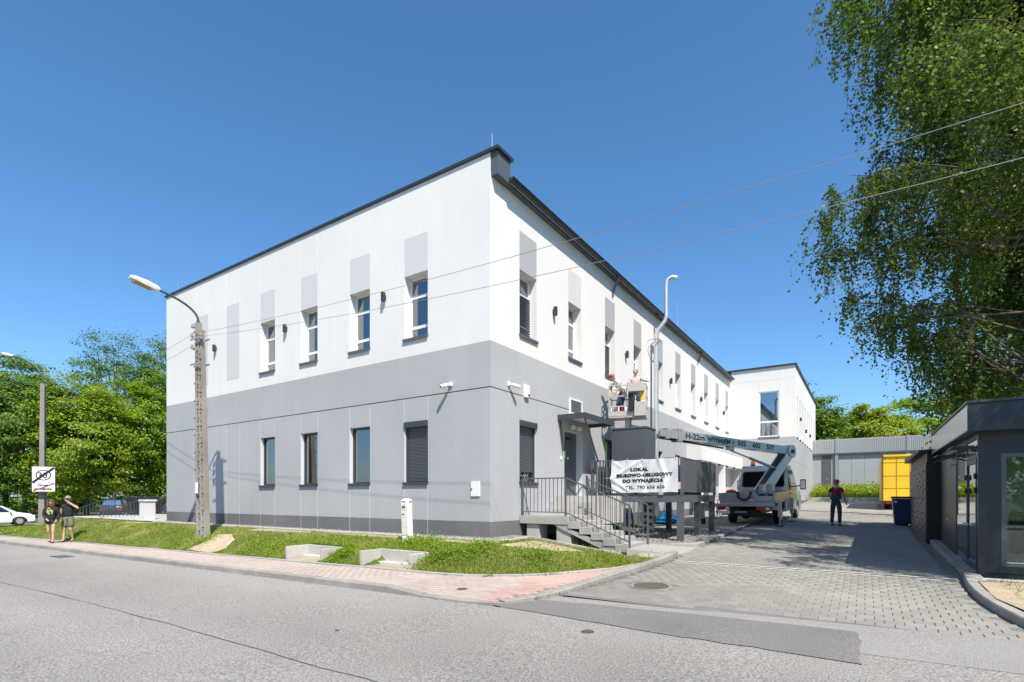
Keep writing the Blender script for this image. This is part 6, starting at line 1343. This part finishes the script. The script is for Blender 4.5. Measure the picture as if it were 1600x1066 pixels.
# ------------------------------------------------------------------ grass
GR = leaf_mat('grass_blade', (.14, .23, .02), (.42, .48, .075), .42, .02)
GRD_ = leaf_mat('dry_grass_blade', (.30, .26, .09), (.46, .40, .19), .3, .03)
def blades(name, label, pts, h0, h1, w, mat, seed, lean=.45):
    rg = np.random.RandomState(seed); P = np.asarray(pts); n = len(P); a = rg.uniform(0, 6.283, n); h = rg.uniform(h0, h1, n) * rg.uniform(.6, 1.25, n); ww = w * rg.uniform(.6, 1.4, n)
    s = np.stack([np.cos(a), np.sin(a), np.zeros(n)], 1); l = rg.normal(size=(n, 3)) * lean; l[:, 2] = 1; l /= np.linalg.norm(l, axis=1)[:, None]; l2 = l + rg.normal(size=(n, 3)) * .3; l2[:, 2] *= .6
    mid = P + l * (h * .55)[:, None]; tip = mid + l2 * (h * .5)[:, None]
    V = np.stack([P - s * ww[:, None], P + s * ww[:, None], mid + s * ww[:, None] * .7, tip, mid - s * ww[:, None] * .7], 1).reshape(-1, 3); F = np.arange(5 * n).reshape(-1, 5)
    o = np_mesh(name, V, F, mat, kind='stuff', org=P.mean(0)); o['label'] = label; o['category'] = 'grass'; return o
def vnoise(x, y, s): return .5 + .5 * math.sin(x * 1.7 * s + 1.3 * math.sin(y * 2.3 * s)) * math.cos(y * 1.9 * s + 1.1 * math.sin(x * 1.1 * s))
def in_sand(x, y): return any(inside(p, x, y) for p in SANDS)
rg = random.Random(21); wet = []; dry = []; thick = []
def lawn_ok(x, y):
    if -12.38 < x < -10.82 and 7.9 < y < 8.75 or -9.58 < x < -7.92 and 7.9 < y < 8.75: return False
    return not in_sand(x, y) or rg.random() < .10
def try_add(x, y):
    if not lawn_ok(x, y): return
    z = ground_z(x, y) - .005; dn = vnoise(x, y, 1.2); t = (y - edge(x)) / 2.1 if x < -6.8 else .45 + .25 * vnoise(x, y, 2)
    if x > -6.8 and y > 10.3: t = .55 + .2 * (y - 10.3)
    if rg.random() < clamp((t - .38) * 1.9, 0, .95) * (.45 + .55 * vnoise(x, y, .8)): 
        if rg.random() < .8: dry.append((x, y, z))
    elif rg.random() < .16 + .25 * (vnoise(x, y, .55) > .62): dry.append((x, y, z))
    else:
        wet.append((x, y, z))
        if dn > .62: thick.append((x, y, z))
for _ in range(52000):
    x = -7.2 + rg.uniform(0, 3.4) if rg.random() < .55 else -7.2 - rg.uniform(0, 5)
    if x > -7.0: hi = np.interp(x, [-7, -6.1, -5, -4.5, -3.85], [11.3, 11.22, 11.33, 11.48, 12.6])
    else: hi = 9.85
    lo = edge(x) + .08
    if hi > lo: try_add(x, rg.uniform(lo, hi))
for _ in range(62000):
    x = -12 - 24 * rg.random() ** 1.15; try_add(x, rg.uniform(edge(x) + .08, 9.85))
blades('lawn_grass', 'bright green grass on the bank before the building', wet, .04, .10, .005, GR, 1, .75)
blades('dry_grass', 'dry straw-coloured grass along the top of the bank', dry, .03, .08, .005, GRD_, 2, .8)
# broad-leaved weeds
rg2 = np.random.RandomState(9); P = np.array([thick[i] for i in rg2.choice(len(thick), min(len(thick), 3000), replace=False)] if thick else [(0, 0, 0)]); extra = []
for cx0, cy0, r, n in ((-10.35, 8.25, .35, 700), (-7.55, 8.6, .55, 1100), (-9.0, 9.3, .5, 900), (-6.9, 9.0, .6, 900), (-8.5, 9.15, .5, 600), (-5.7, 9.6, .5, 600), (-13.2, 8.4, .5, 500), (-17.0, 8.3, .4, 400)):
    q = rg2.normal(size=(n, 2)) * r * .5; extra += [(cx0 + a, cy0 + c, ground_z(cx0 + a, cy0 + c)) for a, c in q if cy0 + c > edge(cx0 + a) + .05]
P = np.concatenate([P, np.array(extra)]); P[:, 2] += np.abs(rg2.normal(size=len(P))) * .075 + .02
V, F = leaf_quads(P, .045, rg2, .5, .7); o = np_mesh('lawn_weeds', V, F, leaf_mat('weed_leaf', (.10, .19, .012), (.27, .37, .035), .42, .02), kind='stuff', org=P.mean(0)); o['label'] = 'broad-leaved weeds growing in the lawn bank'; o['category'] = 'weeds'
far = []
for _ in range(26000):
    x = -36 - 18 * rg.random(); y = rg.uniform(edge(x) + .15, 20)
    if x < -49 or (-43.3 < x and 6.5 < y < 8.8): continue
    far.append((x, y, ground_z(x, y)))
blades('roadside_grass', 'mown grass verge at the left behind the pavement', far, .06, .14, .016, GR, 3)
bank = [(rg.uniform(-3.4, 9), y, 0) for y in [45.6 + 6 * rg.random() ** 1.3 for _ in range(9000)]]; bank = [(x, y, ground_z(x, y)) for x, y, _ in bank]
blades('bank_grass', 'long rough grass on the bank before the boundary wall', bank, .25, .6, .03, GR, 4)
P = np.array(bank)[::3]; P[:, 2] += np.abs(rg2.normal(size=len(P))) * .25 + .1; V, F = leaf_quads(P, .2, rg2, .5, .7); np_mesh('bank_weeds', V, F, LEAF_C, kind='stuff', org=P.mean(0))
kb = [(x, y, -.41) for x, y in [(1.75 + 2.2 * rg.random(), 11.5 - 2.9 * rg.random() ** 2.2) for _ in range(900)]]
blades('kerbside_weeds', 'sparse dry weeds in the sandy bed before the kiosk', kb, .05, .14, .005, GRD_, 5); blades('kerbside_grass', 'green weeds in the sandy bed before the kiosk', kb[:420], .05, .13, .006, GR, 6)

# trees across the street behind the viewer (mirrored in the window panes)
for i, (x, y) in enumerate(((-34, -22), (-24, -20), (-13, -23), (-3, -21), (9, -22), (22, -20))):
    tree('broad street tree on the far side of the road, tree %s from the left' % ('one', 'two', 'three', 'four', 'five', 'six')[i], x, y, 10.5 + (i * 37 % 4), 4.2, LEAF_A, 140 + i, n_clump=120, per=55, leaf=.36, base=.06, clump=1.4, group='street trees across the road')
# ------------------------------------------------------------------ people
SKIN = M('skin', (.50, .30, .21), .55, var=.06, scale=20)
def skin_obj(name, V, E, R, mat, parent, sub=2, root=0):
    me = bpy.data.meshes.new(name); me.from_pydata([tuple(v) for v in V], E, [])
    o = bpy.data.objects.new(name + '_tmp', me); COL.objects.link(o)
    md = o.modifiers.new('skin', 'SKIN'); md.use_smooth_shade = True; md.branch_smoothing = .6
    for i, r in enumerate(R):
        d = me.skin_vertices[0].data[i]; d.radius = r if isinstance(r, tuple) else (r, r); d.use_root = i == root
    s = o.modifiers.new('sub', 'SUBSURF'); s.levels = sub; s.render_levels = sub
    dg = bpy.context.evaluated_depsgraph_get(); m2 = bpy.data.meshes.new_from_object(o.evaluated_get(dg)); m2.name = name
    bpy.data.objects.remove(o, do_unlink=True); m2.materials.clear(); m2.materials.append(mat)
    m2.polygons.foreach_set('use_smooth', [True] * len(m2.polygons))
    o = bpy.data.objects.new(name, m2); link(o, parent); ORG[o.name] = Vector((0, 0, 0)); return o
def person(label, loc, rotz, h, J, top, legs, shoe, hair=None, cap=None, sleeve=.55, leg_to=1.0, hem=0.0, fat=1.0, long_hair=False, bib=None, skirt_like=False, mat_arm=None, group=None):
    """J: joint overrides in metres for a 1.75 m figure facing +Y. top/legs/shoe materials; sleeve: share of the arm covered; leg_to: share of the leg covered"""
    t = thing('person', label, 'person', loc, group, rotz, local=True); t.scale = (h / 1.75,) * 3
    D = dict(pel=(0, 0, .95), sp=(0, 0, 1.14), ch=(0, .01, 1.34), nk=(0, 0, 1.49), jaw=(0, .025, 1.57), hd=(0, .02, 1.65), tp=(0, .01, 1.73),
             sL=(-.185, 0, 1.42), eL=(-.25, -.03, 1.14), wL=(-.26, .07, .90), sR=(.185, 0, 1.42), eR=(.25, -.03, 1.14), wR=(.26, .07, .90),
             hL=(-.095, 0, .90), kL=(-.105, .03, .50), aL=(-.11, -.02, .09), hR=(.095, 0, .90), kR=(.105, .03, .50), aR=(.11, -.02, .09))
    D.update(J); D = {k: Vector(v) for k, v in D.items()}
    V = []; E = []; R = []; ix = {}
    def add(k, p, r, par=None): ix[k] = len(V); V.append(Vector(p)); R.append(r); (E.append((ix[par], ix[k])) if par else None)
    add('pel', D['pel'], (.105, .08)); add('sp', D['sp'], (.09, .07), 'pel'); add('ch', D['ch'], (.11, .075), 'sp'); add('nk', D['nk'], .055, 'ch'); add('jaw', D['jaw'], (.062, .07), 'nk'); add('hd', D['hd'], (.078, .092), 'jaw'); add('tp', D['tp'], (.06, .07), 'hd')
    for s in 'LR':
        add('s' + s, D['s' + s], .052, 'ch'); add('e' + s, D['e' + s], .044, 's' + s); add('w' + s, D['w' + s], .031, 'e' + s)
        d = (D['w' + s] - D['e' + s]).normalized(); sd = d.cross(Vector((0, 0, 1)) if abs(d.z) < .8 else Vector((1, 0, 0))).normalized(); hc = D['w' + s] + d * .055
        add('p' + s, hc, (.034, .022), 'w' + s)
        for k, (off, ln) in enumerate(((-.027, .062), (-.009, .074), (.009, .070), (.027, .056))):
            add('f%d' % k + s, hc + sd * off + d * (.035 + ln * .45), .0095, 'p' + s); add('g%d' % k + s, hc + sd * off + d * (.03 + ln * .85) + Vector((0, .014, -.004)), .008, 'f%d' % k + s)
        add('t' + s, D['w' + s] + d * .03 + sd * .036, .011, 'p' + s); add('u' + s, D['w' + s] + d * .07 + sd * .05, .009, 't' + s)
        add('h' + s, D['h' + s], .078, 'pel'); add('k' + s, D['k' + s], .056, 'h' + s); add('c' + s, D['k' + s].lerp(D['a' + s], .3) + Vector((0, -.015, 0)), .052, 'k' + s); add('a' + s, D['a' + s], .036, 'c' + s)
        fd = Vector((0, .13, -.045)); add('o' + s, D['a' + s] + fd, .03, 'a' + s)
    add('ns', D['hd'] + Vector((0, .098, -.025)), .012, 'hd')
    skin_obj('body', V, E, R, SKIN, t)
    hd = D['hd']
    fc = MB()
    for s in (-1, 1): fc.ball(hd + Vector((s * .032, .082, .008)), (.012, .008, .007), 8, 5)
    fc.box(hd.x - .022, hd.x + .022, hd.y + .076, hd.y + .084, hd.z - .068, hd.z - .060); fc.build('eyes_and_mouth', M('face_dark', (.06, .03, .025), .5), t)
    er = MB()
    for s in (-1, 1): er.ball(hd + Vector((s * .083, -.005, -.01)), (.012, .02, .03), 8, 6)
    er.build('ears', SKIN, t, smooth=True)
    # upper garment
    V = []; E = []; R = []; ix = {}
    add('pel', D['pel'] + Vector((0, 0, .02 - hem)), (.165 * fat, .130 * fat)); add('sp', D['sp'], (.158 * fat, .128 * fat), 'pel'); add('ch', D['ch'], (.185, .135), 'sp'); add('nk', D['nk'] + Vector((0, 0, -.02)), (.085, .08), 'ch')
    for s in 'LR':
        add('s' + s, D['s' + s], .088, 'ch'); e = D['e' + s]; w = D['w' + s]
        if sleeve > .02:
            if sleeve <= .5: add('m' + s, D['s' + s].lerp(e, sleeve * 2), .074, 's' + s)
            else: add('e' + s, e, .06, 's' + s); add('m' + s, e.lerp(w, sleeve * 2 - 1), .047, 'e' + s)
    skin_obj('top', V, E, R, top, t)
    # trousers or shorts
    V = []; E = []; R = []; ix = {}
    add('wst', D['pel'].lerp(D['sp'], .55), (.128 * fat, .10 * fat)); add('pel', D['pel'].lerp(D['sp'], .12), (.142 * fat, .112 * fat), 'wst')
    for s in 'LR':
        add('h' + s, D['h' + s], .102 * fat, 'pel'); k = D['k' + s]; a = D['a' + s]
        if leg_to <= .5: add('m' + s, D['h' + s].lerp(k, leg_to * 2), .092 * fat, 'h' + s)
        else: add('k' + s, k, .076, 'h' + s); add('m' + s, k.lerp(a, leg_to * 2 - 1), .068, 'k' + s)
    skin_obj('trousers', V, E, R, legs, t)
    for s in 'LR':
        a = D['a' + s]; sh = skin_obj('shoe', [a + Vector((0, -.05, -.05)), a + Vector((0, .02, -.035)), a + Vector((0, .15, -.058))], [(0, 1), (1, 2)], [(.043, .036), (.046, .05), (.04, .028)], shoe, t)
    if cap:
        c = MB(); nv, nu = 6, 16; vs = []
        for i in range(nv + 1):
            th = math.pi / 2 * i / nv; vs += [hd + Vector((.098 * math.cos(th) * math.cos(2 * math.pi * j / nu), .108 * math.cos(th) * math.sin(2 * math.pi * j / nu), .022 + .10 * math.sin(th))) for j in range(nu)]
        c.add(vs, [(i * nu + j, i * nu + (j + 1) % nu, (i + 1) * nu + (j + 1) % nu, (i + 1) * nu + j) for i in range(nv) for j in range(nu)]); co = c.build('cap', cap, t, smooth=True)
        MB().add([hd + Vector(v) for v in ((-.08, .07, .03), (.08, .07, .03), (.065, .175, .018), (-.065, .175, .018), (-.08, .07, .04), (.08, .07, .04), (.065, .175, .028), (-.065, .175, .028))], [(0, 1, 2, 3), (7, 6, 5, 4), (0, 4, 5, 1), (1, 5, 6, 2), (2, 6, 7, 3), (3, 7, 4, 0)]).build('visor', cap, co, bevel=.004)
    if hair:
        b = MB(); b.ball(hd + (Vector((0, -.036, .034)) if not cap else Vector((0, -.03, -.01))), (.092, .088, .084) if not cap else (.086, .075, .07), 16, 10); b.build('hair', hair, t, smooth=True) if not long_hair else None
        if long_hair:
            b.tube([hd + Vector((0, -.02, .08)), hd + Vector((0, -.045, .0)), hd + Vector((0, -.055, -.12)), hd + Vector((0, -.05, -.2))], [.07, .105, .11, .085], 14)
            for s in (-1, 1): b.tube([hd + Vector((s * .06, .035, .07)), hd + Vector((s * .09, .04, -.02)), hd + Vector((s * .095, .035, -.15)), hd + Vector((s * .09, .03, -.22))], [.03, .035, .035, .015], 8)
            b.tube([hd + Vector((-.06, .07, .06)), hd + Vector((0, .085, .07)), hd + Vector((.06, .07, .06))], .022, 8); b.build('hair', hair, t, smooth=True)
    if bib:
        c = D['ch']; sp = D['sp']; b = MB()
        b.add([(-.17, -.132, 1.0), (.17, -.132, 1.0), (.10, -.142, 1.17), (-.10, -.142, 1.17), (-.16, .15, 1.0), (.16, .15, 1.0), (.11, .158, 1.3), (-.11, .158, 1.3)], [(0, 1, 2, 3), (4, 5, 6, 7), (0, 3, 7, 4), (1, 5, 6, 2)]); b.build('bib', bib, t)
        for s in (-1, 1): MB().tube([(s * .05, -.142, 1.16), (s * .10, -.140, 1.38), (s * .11, -.02, 1.485), (s * .09, .12, 1.4), (s * .09, .155, 1.27)], .018, 6).build('strap', bib, t)
    return t
BLK = M('black_cotton', (.014, .014, .016), .85, var=.2, scale=12); KHA = M('camouflage_cloth', (.13, .125, .085), .9, var=.55, scale=14); RED = M('dark_red_cotton', (.34, .012, .025), .85, var=.15); NAV = M('navy_workwear', (.035, .05, .075), .85, var=.25, scale=9); WHT = M('white_cotton', (.68, .68, .67), .85, var=.05); GRC = M('grey_cap', (.22, .22, .21), .8); HRB = M('auburn_hair', (.12, .05, .025), .6, var=.3, scale=30); HRG = M('grey_hair', (.22, .21, .2), .7); BEI = M('beige_cloth', (.34, .30, .22), .85, var=.1); REDC = M('red_cap', (.55, .03, .02), .7); RCAP = M('dark_red_cap', (.34, .015, .025), .7); DSH = M('dark_shoe', (.02, .02, .022), .6); PUR = M('plum_vest', (.06, .035, .045), .85)
pz = lambda x, y: zs(x, y) + .0
F1 = RAD(200)     # walking towards the camera along the pavement
w1 = person('woman in black hoodie with green print and shorts walking on the pavement', (-25.75, 6.95, pz(-25.75, 6.95)), RAD(232), 1.66,
       dict(kL=(-.10, .10, .50), aL=(-.10, .12, .10), kR=(.10, -.01, .50), aR=(.10, -.17, .12), eL=(-.26, -.04, 1.14), wL=(-.20, .08, .93), eR=(.25, .0, 1.13), wR=(.08, .16, .98)), BLK, BLK, DSH, HRB, None, 1.0, .22, .10, 1.08, True)
b = MB(); rg = random.Random(6)
for k in range(26):
    x = rg.uniform(-.10, .10); z = rg.uniform(1.16, 1.36); b.box(x - .014, x + .014, .135, .142, z - .02, z + .02)
b.build('hoodie_print', M('lime_print', (.42, .6, .12), .7, var=.4, scale=30), w1)
person('man in black t-shirt, camouflage shorts and grey cap raising a hand to his face', (-25.85, 7.50, pz(-25.85, 7.5) ), RAD(225), 1.80,
       dict(eL=(-.40, .14, 1.28), wL=(-.10, .20, 1.53), eR=(.27, -.05, 1.14), wR=(.30, .03, .90), kL=(-.11, .07, .50), aL=(-.11, -.08, .10), kR=(.11, .08, .50), aR=(.11, .10, .09)), BLK, KHA, DSH, HRG, GRC, .27, .46, .04, 1.18)
person('man in dark sleeveless top and beige trousers walking at the far left edge', (-43.2, 8.9, ground_z(-43.2, 8.9) + .02), RAD(120), 1.68,
       dict(eL=(-.27, -.02, 1.14), wL=(-.18, .18, 1.0), eR=(.27, -.02, 1.14), wR=(.20, .2, 1.0), kL=(-.1, .14, .52), aL=(-.1, .08, .10), kR=(.1, -.02, .5), aR=(.1, -.25, .14)), PUR, BEI, DSH, HRG, None, .02, .80, .06, 1.15)
person('man in dark red t-shirt, cap and navy dungarees standing in the driveway with back turned', (-.87, 23.0, zd(23) + .012), RAD(-22), 1.70,
       dict(eR=(.28, -.02, 1.15), wR=(.30, .10, .92), eL=(-.28, .02, 1.17), wL=(-.12, .17, 1.10), kL=(-.13, .02, .5), aL=(-.14, -.02, .09), kR=(.13, .02, .5), aR=(.14, -.02, .09), jaw=(.02, .02, 1.57), hd=(.02, .015, 1.65)), RED, NAV, M('yellow_black_shoe', (.12, .12, .02), .6), HRG, RCAP, .30, 1.0, -.04, 1.12, bib=NAV)
BZ = BC + Vector((0, 0, .06))
p_ = bk(-.26, .0, .06)
person('worker in white t-shirt and red cap bending over in the lift basket', (p_.x, p_.y, p_.z), RAD(150), 1.64,
       dict(pel=(0, -.10, .93), sp=(0, -.0, 1.10), ch=(0, .14, 1.24), nk=(0, .26, 1.32), jaw=(0, .34, 1.36), hd=(0, .38, 1.42), tp=(0, .40, 1.50), sL=(-.18, .2, 1.28), eL=(-.24, .26, 1.02), wL=(-.18, .36, .82), sR=(.18, .2, 1.28), eR=(.24, .26, 1.02), wR=(.18, .36, .84), hL=(-.095, -.1, .88), hR=(.095, -.1, .88)), WHT, NAV, DSH, HRG, REDC, .30, 1.0, .0, 1.05)
p_ = bk(.24, .06, .06)
person('grey-haired worker in red and white top reaching over the basket rail', (p_.x, p_.y, p_.z), RAD(196), 1.62,
       dict(eL=(-.36, .16, 1.26), wL=(-.44, .30, 1.22), eR=(.27, .02, 1.14), wR=(.22, .22, 1.10), jaw=(0, .045, 1.56), hd=(0, .05, 1.63), tp=(0, .04, 1.71)), M('red_white_shirt', (.52, .40, .38), .85, var=.6, scale=11), NAV, DSH, HRG, None, .42, 1.0, .0, 1.05)
